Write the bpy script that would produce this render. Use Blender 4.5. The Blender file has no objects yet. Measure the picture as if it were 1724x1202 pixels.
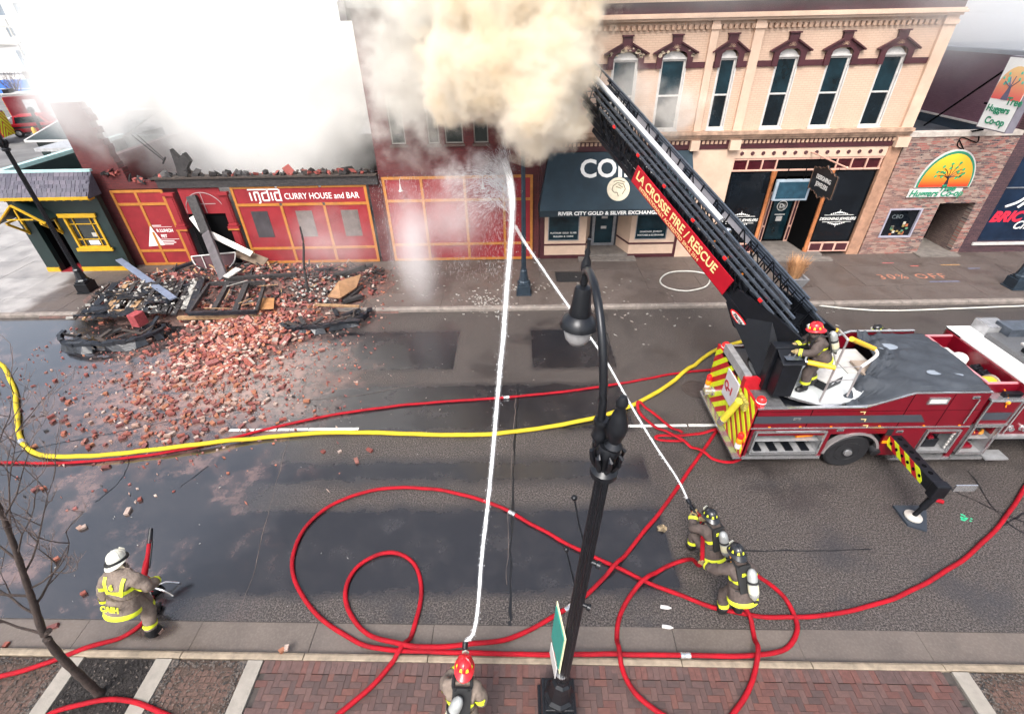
import bpy, bmesh, math, random
from mathutils import Vector, Matrix, noise
V = Vector
rnd = random.Random(11)
SC = bpy.context.scene
COL = SC.collection
# ------------------------------------------------------------------ camera
CAM_H, FPX, IW, IH = 9.2, 810.0, 1724.0, 1202.0
PITCH, ROLL, YAW = math.radians(35.2), math.radians(-1.3), math.radians(-1.0)
_f = V((math.sin(YAW)*math.cos(PITCH), math.cos(YAW)*math.cos(PITCH), -math.sin(PITCH)))
_r = V((math.cos(YAW), -math.sin(YAW), 0)); _u = _r.cross(_f)
_r2 = math.cos(ROLL)*_r + math.sin(ROLL)*_u
_u2 = -math.sin(ROLL)*_r + math.cos(ROLL)*_u
C0 = V((0, 0, CAM_H))
cd = bpy.data.cameras.new('camera'); cam = bpy.data.objects.new('camera', cd); COL.objects.link(cam)
cd.sensor_fit = 'HORIZONTAL'; cd.sensor_width = 36; cd.lens = 36*FPX/IW
cd.clip_start = .1; cd.clip_end = 2000
cam.matrix_world = Matrix(((_r2.x, _u2.x, -_f.x, 0), (_r2.y, _u2.y, -_f.y, 0), (_r2.z, _u2.z, -_f.z, CAM_H), (0, 0, 0, 1)))
SC.camera = cam
# ------------------------------------------------------------------ sky, sun, exposure
W = bpy.data.worlds.new('World'); SC.world = W; W.use_nodes = True
nt = W.node_tree; bg = nt.nodes['Background']
sky = nt.nodes.new('ShaderNodeTexSky'); sky.sky_type = 'NISHITA'; sky.sun_disc = False
sky.sun_elevation = math.radians(52); sky.sun_rotation = math.radians(200)
sky.air_density = 1.0; sky.dust_density = 4.0; sky.ozone_density = 1.0
hs = nt.nodes.new('ShaderNodeHueSaturation'); hs.inputs['Saturation'].default_value = .5
nt.links.new(sky.outputs[0], hs.inputs['Color']); nt.links.new(hs.outputs[0], bg.inputs[0])
bg.inputs[1].default_value = .15
sd = bpy.data.lights.new('sun', 'SUN'); sd.energy = 1.5; sd.angle = math.radians(25); sd.color = (1, .97, .92)
sun = bpy.data.objects.new('sun', sd); COL.objects.link(sun)
# sun stands behind the camera's left shoulder, high
sun.rotation_euler = (math.radians(38), 0, math.radians(-20))
vs = SC.view_settings
SC.display_settings.display_device = 'sRGB'
vs.view_transform = 'Standard'; vs.look = 'None'; vs.exposure = 1.2; vs.gamma = 1
vs.use_curve_mapping = False
cy = SC.cycles
cy.max_bounces = 16; cy.diffuse_bounces = 3; cy.glossy_bounces = 3; cy.transmission_bounces = 4
cy.transparent_max_bounces = 16; cy.volume_bounces = 12
cy.volume_step_rate = 2.0; cy.volume_max_steps = 128
cy.use_denoising = True; cy.use_adaptive_sampling = True; cy.adaptive_threshold = .035; cy.adaptive_min_samples = 16
try: cy.denoiser = 'OPENIMAGEDENOISE'
except Exception: pass
cy.caustics_reflective = False; cy.caustics_refractive = False
cy.sample_clamp_indirect = 6

# ------------------------------------------------------------------ places from the camera's geometry
def ray(x, y): return _r2*((x-862)/FPX) - _u2*((y-601)/FPX) + _f
def G(x, y, z=0.0):
    d = ray(x, y); return C0 + d*((z-CAM_H)/d.z)
def F(x, y, Y):
    d = ray(x, y); return C0 + d*(Y/d.y)
def XP(x, y, X):
    d = ray(x, y); return C0 + d*(X/d.x)

# ------------------------------------------------------------------ materials
MATS = {}
def _n(t, k, **kw):
    n = t.nodes.new(k)
    for a, b in kw.items(): setattr(n, a, b)
    return n
def _lin(c):
    return tuple(((v/255)/12.92 if v <= 10 else (((v/255)+.055)/1.055)**2.4) for v in c)
def mat(name, col, rough=.6, metal=0., var=.12, vs=2.5, bump=0., bs=30., spec=.5, coat=0., rvar=0., rand=None, emit=0, alpha=1., detail=4, col2=None, trans=0.):
    """one procedural material: colour varied by noise, optional fine relief, optional per-object colour ramp"""
    if name in MATS: return MATS[name]
    m = bpy.data.materials.new(name); MATS[name] = m; m.use_nodes = True
    t = m.node_tree; b = t.nodes['Principled BSDF']; L = t.links.new
    b.inputs['Roughness'].default_value = rough; b.inputs['Metallic'].default_value = metal
    b.inputs['Specular IOR Level'].default_value = spec; b.inputs['Coat Weight'].default_value = coat
    b.inputs['Coat Roughness'].default_value = .08
    if alpha < 1: b.inputs['Alpha'].default_value = alpha
    if trans: b.inputs['Transmission Weight'].default_value = trans
    tc = _n(t, 'ShaderNodeTexCoord')
    nz = _n(t, 'ShaderNodeTexNoise'); nz.inputs['Scale'].default_value = vs; nz.inputs['Detail'].default_value = detail
    nz.inputs['Roughness'].default_value = .65
    L(tc.outputs['Object'], nz.inputs['Vector'])
    base = None
    if rand:
        oi = _n(t, 'ShaderNodeObjectInfo'); cr = _n(t, 'ShaderNodeValToRGB')
        cr.color_ramp.interpolation = 'CONSTANT'
        els = cr.color_ramp.elements
        while len(els) < len(rand): els.new(.5)
        for i, c in enumerate(rand): els[i].position = i/len(rand); els[i].color = (*c, 1)
        L(oi.outputs['Random'], cr.inputs[0]); base = cr.outputs[0]
    mx = _n(t, 'ShaderNodeMix', data_type='RGBA')
    rp = _n(t, 'ShaderNodeMapRange'); rp.inputs[1].default_value = .3; rp.inputs[2].default_value = .7
    L(nz.outputs[0], rp.inputs[0]); L(rp.outputs[0], mx.inputs[0])
    if col2 is not None:
        mx.inputs[6].default_value = (*col, 1); mx.inputs[7].default_value = (*col2, 1); L(mx.outputs[2], b.inputs['Base Color'])
    elif base is None:
        mx.inputs[6].default_value = (*[c*(1-var) for c in col], 1); mx.inputs[7].default_value = (*[min(1, c*(1+var)) for c in col], 1)
        L(mx.outputs[2], b.inputs['Base Color'])
    else:
        hv = _n(t, 'ShaderNodeMix', data_type='RGBA', blend_type='MULTIPLY'); hv.inputs[0].default_value = 1
        mx.inputs[6].default_value = (1-var, 1-var, 1-var, 1); mx.inputs[7].default_value = (1, 1, 1, 1)
        L(base, hv.inputs[6]); L(mx.outputs[2], hv.inputs[7]); L(hv.outputs[2], b.inputs['Base Color'])
    if rvar:
        rr = _n(t, 'ShaderNodeMapRange'); rr.inputs[3].default_value = max(.03, rough-rvar); rr.inputs[4].default_value = min(1, rough+rvar)
        L(rp.outputs[0], rr.inputs[0]); L(rr.outputs[0], b.inputs['Roughness'])
    if bump:
        bn = _n(t, 'ShaderNodeTexNoise'); bn.inputs['Scale'].default_value = bs; bn.inputs['Detail'].default_value = 3
        L(tc.outputs['Object'], bn.inputs['Vector'])
        bp = _n(t, 'ShaderNodeBump'); bp.inputs['Strength'].default_value = bump; bp.inputs['Distance'].default_value = .02
        L(bn.outputs[0], bp.inputs['Height']); L(bp.outputs[0], b.inputs['Normal'])
    if emit:
        b.inputs['Emission Color'].default_value = (*col, 1); b.inputs['Emission Strength'].default_value = emit
    return m
def brickmat(name, c1, c2, mortar, axis='x', bw=.21, bh=.072, mo=.010, rough=.8, bias=0., grime=None, gscale=.7, third=None, bump=.5):
    """laid brick, in courses on the world position: axis x for street fronts, y for side walls"""
    if name in MATS: return MATS[name]
    m = bpy.data.materials.new(name); MATS[name] = m; m.use_nodes = True
    t = m.node_tree; b = t.nodes['Principled BSDF']; L = t.links.new
    g = _n(t, 'ShaderNodeNewGeometry'); s = _n(t, 'ShaderNodeSeparateXYZ'); c = _n(t, 'ShaderNodeCombineXYZ')
    L(g.outputs['Position'], s.inputs[0]); L(s.outputs[0 if axis == 'x' else 1], c.inputs[0]); L(s.outputs[2], c.inputs[1])
    br = _n(t, 'ShaderNodeTexBrick'); br.inputs['Scale'].default_value = 1
    br.inputs['Brick Width'].default_value = bw; br.inputs['Row Height'].default_value = bh; br.inputs['Mortar Size'].default_value = mo
    br.inputs['Mortar Smooth'].default_value = .2; br.inputs['Bias'].default_value = bias
    br.inputs['Color1'].default_value = (*c1, 1); br.inputs['Color2'].default_value = (*c2, 1); br.inputs['Mortar'].default_value = (*mortar, 1)
    L(c.outputs[0], br.inputs['Vector'])
    out = br.outputs[0]
    if third:
        # occasional odd bricks: cells of brick size
        vo = _n(t, 'ShaderNodeTexVoronoi'); mp = _n(t, 'ShaderNodeMapping'); mp.inputs['Scale'].default_value = (1/bw, 1/bh, 1)
        L(c.outputs[0], mp.inputs[0]); L(mp.outputs[0], vo.inputs['Vector']); vo.inputs['Scale'].default_value = 1
        sp = _n(t, 'ShaderNodeSeparateColor'); L(vo.outputs['Color'], sp.inputs[0])
        for k, (thr, colr) in enumerate(third):
            gt = _n(t, 'ShaderNodeMath', operation='GREATER_THAN'); gt.inputs[1].default_value = thr; L(sp.outputs[k % 3], gt.inputs[0])
            mu = _n(t, 'ShaderNodeMath', operation='MULTIPLY'); L(gt.outputs[0], mu.inputs[0])
            iv = _n(t, 'ShaderNodeMath', operation='SUBTRACT'); iv.inputs[0].default_value = 1; L(br.outputs[1], iv.inputs[1]); L(iv.outputs[0], mu.inputs[1])
            mm = _n(t, 'ShaderNodeMix', data_type='RGBA'); mm.inputs[7].default_value = (*colr, 1)
            L(mu.outputs[0], mm.inputs[0]); L(out, mm.inputs[6]); out = mm.outputs[2]
    nz = _n(t, 'ShaderNodeTexNoise'); nz.inputs['Scale'].default_value = gscale; nz.inputs['Detail'].default_value = 5; nz.inputs['Roughness'].default_value = .7
    L(g.outputs['Position'], nz.inputs['Vector'])
    rp = _n(t, 'ShaderNodeMapRange'); rp.inputs[1].default_value = .48; rp.inputs[2].default_value = .75; rp.inputs[4].default_value = .55; L(nz.outputs[0], rp.inputs[0])
    gm = _n(t, 'ShaderNodeMix', data_type='RGBA'); gm.inputs[7].default_value = (*(grime or (.05, .03, .03)), 1)
    L(rp.outputs[0], gm.inputs[0]); L(out, gm.inputs[6]); L(gm.outputs[2], b.inputs['Base Color'])
    b.inputs['Roughness'].default_value = rough
    bp = _n(t, 'ShaderNodeBump'); bp.inputs['Strength'].default_value = bump; bp.inputs['Distance'].default_value = .01; bp.invert = True
    L(br.outputs[1], bp.inputs['Height']); L(bp.outputs[0], b.inputs['Normal'])
    return m

# ------------------------------------------------------------------ mesh building
def basis(d, up=(0, 0, 1)):
    d = V(d).normalized(); u = V(up)
    if abs(d.dot(u.normalized())) > .98: u = V((1, 0, 0)) if abs(d.x) < .9 else V((0, 1, 0))
    s = d.cross(u).normalized(); return s, s.cross(d).normalized()
class MB:
    def __init__(s): s.v = []; s.f = []; s.m = []
    def add(s, vs, fs, mi=0):
        o = len(s.v); s.v += [tuple(p) for p in vs]
        for f in fs: s.f.append(tuple(i+o for i in f)); s.m.append(mi)
        return s
    BF = ((0, 2, 3, 1), (4, 5, 7, 6), (0, 1, 5, 4), (2, 6, 7, 3), (0, 4, 6, 2), (1, 3, 7, 5))
    def box(s, x0, x1, y0, y1, z0, z1, mi=0):
        return s.add([(x, y, z) for z in (z0, z1) for y in (y0, y1) for x in (x0, x1)], s.BF, mi)
    def obox(s, c, a, b, d, mi=0):
        c, a, b, d = V(c), V(a), V(b), V(d)
        return s.add([c+a*i+b*j+d*k for k in (-1, 1) for j in (-1, 1) for i in (-1, 1)], s.BF, mi)
    def bar(s, p, q, w, h, up=(0, 0, 1), mi=0):
        p, q = V(p), V(q); a, b = basis(q-p, up)
        return s.obox((p+q)/2, a*w/2, (q-p)/2, b*h/2, mi)
    def tube(s, pts, r, n=8, mi=0, caps=True, flat=1.0, up=(0, 0, 1)):
        pts = [V(p) for p in pts]; N = len(pts); rr = r if hasattr(r, '__len__') else [r]*N
        o = len(s.v); u0 = V(up)
        for i, p in enumerate(pts):
            d = (pts[min(i+1, N-1)]-pts[max(i-1, 0)])
            a, b = basis(d, u0)
            for k in range(n):
                t = 2*math.pi*k/n; s.v.append(tuple(p+a*math.cos(t)*rr[i]+b*math.sin(t)*rr[i]*flat))
        for i in range(N-1):
            for k in range(n):
                k2 = (k+1) % n; s.f.append((o+i*n+k, o+i*n+k2, o+(i+1)*n+k2, o+(i+1)*n+k)); s.m.append(mi)
        if caps:
            s.f.append(tuple(o+k for k in reversed(range(n)))); s.m.append(mi)
            s.f.append(tuple(o+(N-1)*n+k for k in range(n))); s.m.append(mi)
        return s
    def lathe(s, prof, c=(0, 0, 0), axis=(0, 0, 1), n=16, mi=0, sx=1., sy=1., xd=None):
        axis = V(axis).normalized(); a, b = basis(axis, xd or (0, 1, 0))
        o = len(s.v); c = V(c); N = len(prof)
        for r, h in prof:
            for k in range(n):
                t = 2*math.pi*k/n; s.v.append(tuple(c+axis*h+a*math.cos(t)*r*sx+b*math.sin(t)*r*sy))
        for i in range(N-1):
            for k in range(n):
                k2 = (k+1) % n; s.f.append((o+i*n+k, o+i*n+k2, o+(i+1)*n+k2, o+(i+1)*n+k)); s.m.append(mi)
        s.f.append(tuple(o+k for k in reversed(range(n)))); s.m.append(mi)
        s.f.append(tuple(o+(N-1)*n+k for k in range(n))); s.m.append(mi)
        return s
    def prism(s, poly, ext, mi=0):
        poly = [V(p) for p in poly]; e = V(ext); n = len(poly); o = len(s.v)
        s.v += [tuple(p) for p in poly]+[tuple(p+e) for p in poly]
        s.f.append(tuple(o+i for i in range(n))); s.m.append(mi)
        s.f.append(tuple(o+n+i for i in reversed(range(n)))); s.m.append(mi)
        for i in range(n):
            j = (i+1) % n; s.f.append((o+j, o+i, o+n+i, o+n+j)); s.m.append(mi)
        return s
    def sphere(s, c, r, n=10, k=6, mi=0, sq=(1, 1, 1)):
        c = V(c); o = len(s.v)
        for i in range(k+1):
            ph = math.pi*i/k
            for j in range(n):
                t = 2*math.pi*j/n; s.v.append(tuple(c+V((math.sin(ph)*math.cos(t)*r*sq[0], math.sin(ph)*math.sin(t)*r*sq[1], -math.cos(ph)*r*sq[2]))))
        for i in range(k):
            for j in range(n):
                j2 = (j+1) % n; s.f.append((o+i*n+j, o+i*n+j2, o+(i+1)*n+j2, o+(i+1)*n+j)); s.m.append(mi)
        return s
    def mesh(s, name, mats, smooth=False):
        me = bpy.data.meshes.new(name); me.from_pydata(s.v, [], s.f)
        mats = mats if isinstance(mats, (list, tuple)) else [mats]
        for m in mats: me.materials.append(m)
        if len(mats) > 1: me.polygons.foreach_set('material_index', s.m)
        bm = bmesh.new(); bm.from_mesh(me); bmesh.ops.recalc_face_normals(bm, faces=bm.faces); bm.to_mesh(me); bm.free()
        if smooth:
            me.polygons.foreach_set('use_smooth', [True]*len(me.polygons))
            try: me.set_sharp_from_angle(angle=math.radians(42))
            except Exception: pass
        me.update(); return me
    def build(s, name, mats, parent=None, smooth=False, bev=0, **kw):
        o = link(name, s.mesh(name, mats, smooth), parent, **kw)
        if bev:
            md = o.modifiers.new('edge', 'BEVEL'); md.width = bev; md.segments = 2; md.limit_method = 'ANGLE'
        return o
INV = {}
def tag(o, label=None, cat=None, group=None, kind=None):
    if label: o['label'] = label
    if cat: o['category'] = cat
    if group: o['group'] = group
    if kind: o['kind'] = kind
    return o
def link(name, me, parent=None, loc=None, rot=None, label=None, cat=None, group=None, kind=None):
    o = bpy.data.objects.new(name, me); COL.objects.link(o)
    if loc is not None: o.location = loc
    if rot is not None: o.rotation_euler = rot
    if parent is not None:
        o.parent = parent
        if parent.name in INV: o.matrix_parent_inverse = INV[parent.name]
        if o.name not in INV and parent.name in INV: INV[o.name] = Matrix.Identity(4)
    return tag(o, label, cat, group, kind)
def thing(name, label, cat, loc=(0, 0, 0), rotz=0., group=None, local=False):
    """an Empty at the base of a thing; local=False: its parts are given in world coordinates"""
    o = bpy.data.objects.new(name, None); COL.objects.link(o); o.empty_display_size = .2
    o.location = loc; o.rotation_euler = (0, 0, rotz)
    if not local: INV[o.name] = (Matrix.Translation(V(loc)) @ Matrix.Rotation(rotz, 4, 'Z')).inverted()
    return tag(o, label, cat, group)
def copy_tree(o, parent=None):
    c = o.copy(); COL.objects.link(c)
    if parent is not None: c.parent = parent
    for ch in [x for x in COL.objects if x.parent == o]: copy_tree(ch, c)
    return c
def smooth_path(pts, sub=8):
    """Catmull-Rom through the points"""
    pts = [V(p) for p in pts]; out = []
    for i in range(len(pts)-1):
        p0, p1, p2, p3 = pts[max(i-1, 0)], pts[i], pts[i+1], pts[min(i+2, len(pts)-1)]
        for k in range(sub):
            t = k/sub
            out.append(.5*((2*p1)+(p2-p0)*t+(2*p0-5*p1+4*p2-p3)*t*t+(3*p1-p0-3*p2+p3)*t**3))
    return out+[pts[-1]]
def text(s, size, m, parent, org, xd=(1, 0, 0), yd=(0, 0, 1), name='lettering', align='LEFT', ext=.004, bold=0., shear=0., sx=1., space=1.):
    cu = bpy.data.curves.new('t', 'FONT'); cu.body = s; cu.size = size; cu.align_x = align; cu.align_y = 'TOP_BASELINE'
    cu.extrude = ext; cu.offset = bold; cu.shear = shear; cu.space_character = space; cu.resolution_u = 3; cu.fill_mode = 'BOTH'
    ob = bpy.data.objects.new('t', cu)
    me = bpy.data.meshes.new_from_object(ob); bpy.data.objects.remove(ob); bpy.data.curves.remove(cu)
    xd = V(xd).normalized(); yd = V(yd).normalized(); zd = xd.cross(yd)
    M = Matrix(((xd.x*sx, yd.x, zd.x, org[0]), (xd.y*sx, yd.y, zd.y, org[1]), (xd.z*sx, yd.z, zd.z, org[2]), (0, 0, 0, 1)))
    me.transform(M); me.materials.clear(); me.materials.append(m); me.name = name
    return link(name, me, parent)
# ================================================================== GROUND
class NG:
    """small helper to write shader maths"""
    def __init__(s, m): s.t = m.node_tree; s.b = s.t.nodes['Principled BSDF']
    def L(s, a, b): s.t.links.new(a, b)
    def val(s, sock, x):
        if isinstance(x, (int, float)): sock.default_value = x
        elif isinstance(x, tuple): sock.default_value = (*x, 1)
        else: s.L(x, sock)
    def m(s, op, a, b=0., c=None):
        n = s.t.nodes.new('ShaderNodeMath'); n.operation = op; s.val(n.inputs[0], a); s.val(n.inputs[1], b)
        if c is not None: s.val(n.inputs[2], c)
        return n.outputs[0]
    def step(s, x, e, w=.02):        # 0 below e, 1 above, softened by w
        n = s.t.nodes.new('ShaderNodeMapRange'); s.val(n.inputs[0], x); n.inputs[1].default_value = e-w; n.inputs[2].default_value = e+w; return n.outputs[0]
    def rng(s, x, a, b, c=0., d=1.):
        n = s.t.nodes.new('ShaderNodeMapRange'); s.val(n.inputs[0], x)
        for i, q in enumerate((a, b, c, d)): n.inputs[i+1].default_value = q
        return n.outputs[0]
    def band(s, x, a, b, w=.05): return s.m('MULTIPLY', s.step(x, a, w), s.m('SUBTRACT', 1., s.step(x, b, w)))
    def mix(s, f, a, b, blend='MIX'):
        n = s.t.nodes.new('ShaderNodeMix'); n.data_type = 'RGBA'; n.blend_type = blend; s.val(n.inputs[0], f); s.val(n.inputs[6], a); s.val(n.inputs[7], b); return n.outputs[2]
    def noise(s, vec, sc, det=3, ro=.55, out=0):
        n = s.t.nodes.new('ShaderNodeTexNoise'); n.inputs['Scale'].default_value = sc; n.inputs['Detail'].default_value = det; n.inputs['Roughness'].default_value = ro
        if vec is not None: s.L(vec, n.inputs['Vector'])
        return n.outputs[out]
    def pos(s):
        g = s.t.nodes.new('ShaderNodeNewGeometry'); sp = s.t.nodes.new('ShaderNodeSeparateXYZ'); s.L(g.outputs['Position'], sp.inputs[0])
        return g.outputs['Position'], sp.outputs[0], sp.outputs[1], sp.outputs[2]
    def bump(s, h, st=.3, dist=.01):
        n = s.t.nodes.new('ShaderNodeBump'); n.inputs['Strength'].default_value = st; n.inputs['Distance'].default_value = dist; s.L(h, n.inputs['Height']); s.L(n.outputs[0], s.b.inputs['Normal'])
def newmat(name):
    m = bpy.data.materials.new(name); m.use_nodes = True; MATS[name] = m; return m, NG(m)

def asphalt():
    m, g = newmat('wet_asphalt'); p, x, y, z = g.pos()
    wob = g.noise(p, 1.3, 4, .6); wob2 = g.noise(p, .35, 3, .6)
    yd = g.m('ADD', y, g.m('MULTIPLY', g.m('SUBTRACT', wob, .5), .55))
    xd = g.m('ADD', x, g.m('MULTIPLY', g.m('SUBTRACT', wob2, .5), 1.6))
    # strips of smooth, water-darkened patching laid along the street west of a straight cut
    cut = g.m('SUBTRACT', 1., g.step(g.m('ADD', x, g.m('MULTIPLY', g.m('SUBTRACT', g.noise(p, 5., 4, .7), .5), .16)), 3.15, .05))
    yr = g.m('ADD', y, g.m('MULTIPLY', g.m('SUBTRACT', g.noise(p, 3., 5, .7), .5), .22)); b1 = g.m('MULTIPLY', g.band(yr, 12.35, 14.75, .12), g.m('SUBTRACT', 1., g.band(x, -2.1, .42, .04)))
    b2 = g.band(yd, 9.55, 11.62, .14); b3 = g.band(yd, 7.75, 8.55, .2); b4 = g.band(yd, 5.0, 7.05, .14)
    bands = g.m('MAXIMUM', g.m('MAXIMUM', b1, b2), g.m('MAXIMUM', b3, b4))
    west = g.m('SUBTRACT', 1., g.step(xd, -5.9, 1.2))
    dark = g.m('MULTIPLY', g.m('MAXIMUM', bands, g.m('MULTIPLY', west, .9)), cut)
    # coarse stone in the old surface
    spk = g.noise(p, 30., 4, .8); big = g.noise(p, 7., 4, .7)
    old = g.mix(g.rng(spk, .44, .66), (.014, .0118, .011), (.185, .158, .146))
    old = g.mix(g.rng(big, .40, .72, 0, .5), old, (.05, .039, .034))
    damp = g.noise(p, .55, 5, .65)
    old = g.mix(g.rng(damp, .50, .66, 0, .7), old, (.020, .017, .017))
    smooth = g.mix(g.noise(p, 6., 5, .7), (.008, .008, .0105), (.022, .0205, .0225))
    film = g.rng(g.noise(p, 1.1, 7, .68), .48, .66)
    smooth = g.mix(g.m('MULTIPLY', film, .32), smooth, (.05, .044, .044))
    c = g.mix(dark, old, smooth)
    # brick dust washed out of the rubble
    dx = g.m('MULTIPLY', g.m('ADD', x, 9.9), .19); dy = g.m('MULTIPLY', g.m('SUBTRACT', y, 11.9), .26)
    rr = g.m('SQRT', g.m('ADD', g.m('MULTIPLY', dx, dx), g.m('MULTIPLY', dy, dy)))
    dust = g.m('MULTIPLY', g.m('SUBTRACT', 1., g.rng(g.m('ADD', rr, g.m('MULTIPLY', g.m('SUBTRACT', wob, .5), 1.1)), .35, 1.0)), g.rng(g.noise(p, 3.2, 5, .7), .36, .56))
    flow = g.m('MULTIPLY', g.m('MULTIPLY', west, .5), g.rng(g.noise(p, .8, 6, .7), .53, .66))
    c = g.mix(g.m('MAXIMUM', g.m('MULTIPLY', dust, .9), flow), c, (.26, .155, .13))
    g.val(g.b.inputs['Base Color'], c)
    wet = g.m('MAXIMUM', dark, g.rng(damp, .5, .64, 0, .7))
    ro = g.m('SUBTRACT', .60, g.m('MULTIPLY', wet, .36))
    ro = g.m('SUBTRACT', ro, g.m('MULTIPLY', west, .12))
    ro = g.m('ADD', ro, g.m('MULTIPLY', g.m('SUBTRACT', film, .4), .12))
    g.val(g.b.inputs['Roughness'], ro)
    g.val(g.b.inputs['Specular IOR Level'], g.m('ADD', .36, g.m('ADD', g.m('MULTIPLY', wet, .2), g.m('MULTIPLY', west, .35))))
    g.val(g.b.inputs['Coat Weight'], g.m('MULTIPLY', g.m('MULTIPLY', g.m('MAXIMUM', g.m('MAXIMUM', west, g.m('MULTIPLY', dark, .3)), g.rng(damp, .52, .66, 0, .55)), g.m('SUBTRACT', 1., g.m('MULTIPLY', dust, .9))), .85)); g.b.inputs['Coat Roughness'].default_value = .13; g.b.inputs['Coat IOR'].default_value = 1.6
    h = g.m('MULTIPLY', spk, g.m('SUBTRACT', 1.05, wet)); h = g.m('ADD', h, g.m('MULTIPLY', g.noise(p, 2.2, 2), .10))
    g.bump(h, .55, .012)
    return m
def concrete(name, dry, wet_shade, split=None, rough=.8, near=False):
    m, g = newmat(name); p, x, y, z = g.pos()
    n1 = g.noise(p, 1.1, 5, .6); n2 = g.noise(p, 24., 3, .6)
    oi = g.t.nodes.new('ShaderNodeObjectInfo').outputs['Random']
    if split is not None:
        w = g.step(g.m('ADD', x, g.m('MULTIPLY', g.m('SUBTRACT', n1, .5), 1.2)), split, .35)  # darker past the split: wet concrete, with a shadow edge painted into the colour
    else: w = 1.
    c = g.mix(w, dry, wet_shade)
    c = g.mix(g.rng(n1, .42, .66, 0, .45), c, tuple(v*.55 for v in wet_shade))
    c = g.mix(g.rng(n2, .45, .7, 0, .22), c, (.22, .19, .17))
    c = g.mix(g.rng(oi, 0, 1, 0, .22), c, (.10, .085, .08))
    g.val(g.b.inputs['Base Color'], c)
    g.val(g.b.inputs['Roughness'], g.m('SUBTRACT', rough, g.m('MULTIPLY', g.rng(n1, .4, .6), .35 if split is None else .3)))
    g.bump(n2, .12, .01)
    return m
M_ROAD = asphalt()
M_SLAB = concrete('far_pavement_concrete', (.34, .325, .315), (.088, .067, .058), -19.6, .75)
M_GUT = concrete('gutter_concrete', (.14, .112, .094), (.115, .092, .078), None, .7)
M_KERB = mat('kerb_stone', (.25, .20, .145), .75, var=.3, vs=6, bump=.4, bs=45)
M_FKERB = mat('far_kerb_stone', (.20, .17, .15), .7, var=.3, vs=4, bump=.3)
M_JOINT = mat('joint_dirt', (.05, .042, .038), .9, var=.3, vs=9)
M_WHITE = mat('white_paint_worn', (.62, .61, .58), .55, var=.3, vs=7)
M_STRIP = mat('strip_concrete', (.25, .225, .195), .8, var=.14, vs=5, bump=.3, bs=60)
M_MULCH = mat('dark_mulch', (.008, .006, .0055), .75, var=.5, vs=30, bump=1., bs=60, col2=(.028, .022, .02))
PAVE = [(.105, .043, .035), (.088, .047, .041), (.13, .053, .041), (.074, .044, .040), (.095, .053, .047), (.115, .062, .053), (.068, .04, .036)]
M_PAVE = mat('paver_clay', (.15, .08, .07), .62, var=.35, vs=14, bump=.3, bs=80, rand=PAVE)
M_GRIT = mat('grit', (.10, .08, .068), .7, var=.5, vs=50)

# whole ground, well beyond the view, a touch below every other sheet
gm, gg = newmat('side_street_asphalt'); gp, gx, gy, gz = gg.pos()
gg.val(gg.b.inputs['Base Color'], gg.mix(gg.rng(gg.noise(gp, .5, 5), .4, .65), (.11, .107, .105), (.17, .165, .162))); gg.b.inputs['Roughness'].default_value = .7
ground = MB().add([(-900, -300, -.03), (900, -300, -.03), (900, 1500, -.03), (-900, 1500, -.03)], [(0, 1, 2, 3)]).build('ground', gm, kind='structure')
road = MB().add([(-80, 2.3, 0), (80, 2.3, 0), (80, 16.2, 0), (-80, 16.2, 0)], [(0, 1, 2, 3)]).build('road', M_ROAD, kind='structure')
def sheet(name, pts, m, parent, z=.004):
    n = len(pts); return MB().add([(p[0], p[1], z) for p in pts], [tuple(range(n))]).build(name, m, parent)
# worn lane lines
for (x0, x1, y0, w) in ((-8.05, -4.45, 9.69, .1), (2.2, 5.6, 9.69, .1), (12.6, 16.4, 9.69, .1)):
    mb = MB(); xx = x0
    while xx < x1:
        d = rnd.uniform(.12, .5); e = min(x1, xx+d)
        j = [rnd.uniform(-.006, .006) for _ in range(4)]
        mb.add([(xx, y0-w/2+j[0], .004), (e, y0-w/2+j[1], .004), (e, y0+w/2+j[2], .004), (xx, y0+w/2+j[3], .004)], [(0, 1, 2, 3)])
        xx = e+(rnd.uniform(.01, .05) if (x0 < -5 and xx < -6.3) or rnd.random() < .15 else .0)
    mb.build('lane_line', M_WHITE, road, kind='stuff')
# cracks and seams, sealed or dusty
def crackline(pts, w, m, z=.005):
    P = smooth_path([(p[0]+rnd.uniform(-.03, .03), p[1], z) for p in pts], 7); mb = MB(); vs = []
    for i, p in enumerate(P):
        d = P[min(i+1, len(P)-1)]-P[max(i-1, 0)]; s = V((-d.y, d.x, 0)).normalized()
        ww = w*rnd.uniform(.3, 1.2); off = s*rnd.uniform(-.025, .025); vs += [p+off+s*ww, p+off-s*ww]
    mb.add(vs, [(2*i, 2*i+1, 2*i+3, 2*i+2) for i in range(len(P)-1)]); return mb.build('crack', m, road)
M_CRK = mat('crack_tar', (.008, .008, .009), .35, var=.3); M_CRKP = mat('crack_silt', (.10, .078, .068), .7, var=.3, vs=6)
crackline([(-.05, 11.6), (-.13, 9.6), (-.2, 7.5), (-.25, 5.), (-.22, 4.4)], .035, M_CRK)
crackline([(-.1, 11.2), (-.2, 9.4), (-.3, 6.9), (-.33, 5.2)], .008, M_CRKP, .006)
crackline([(-6.3, 9.9), (-6.25, 9.2), (-5.9, 7.4), (-5.5, 5.6), (-5.4, 4.6)], .008, M_CRKP)
crackline([(-13.5, 8.9), (-11.4, 9.6), (-9.6, 10.2), (-8.2, 10.55)], .018, M_CRK)
crackline([(-10.2, 8.7), (-9.9, 8.0), (-10.05, 7.3)], .014, M_CRK); crackline([(-8.0, 8.4), (-8.3, 7.7)], .014, M_CRK)
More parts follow.
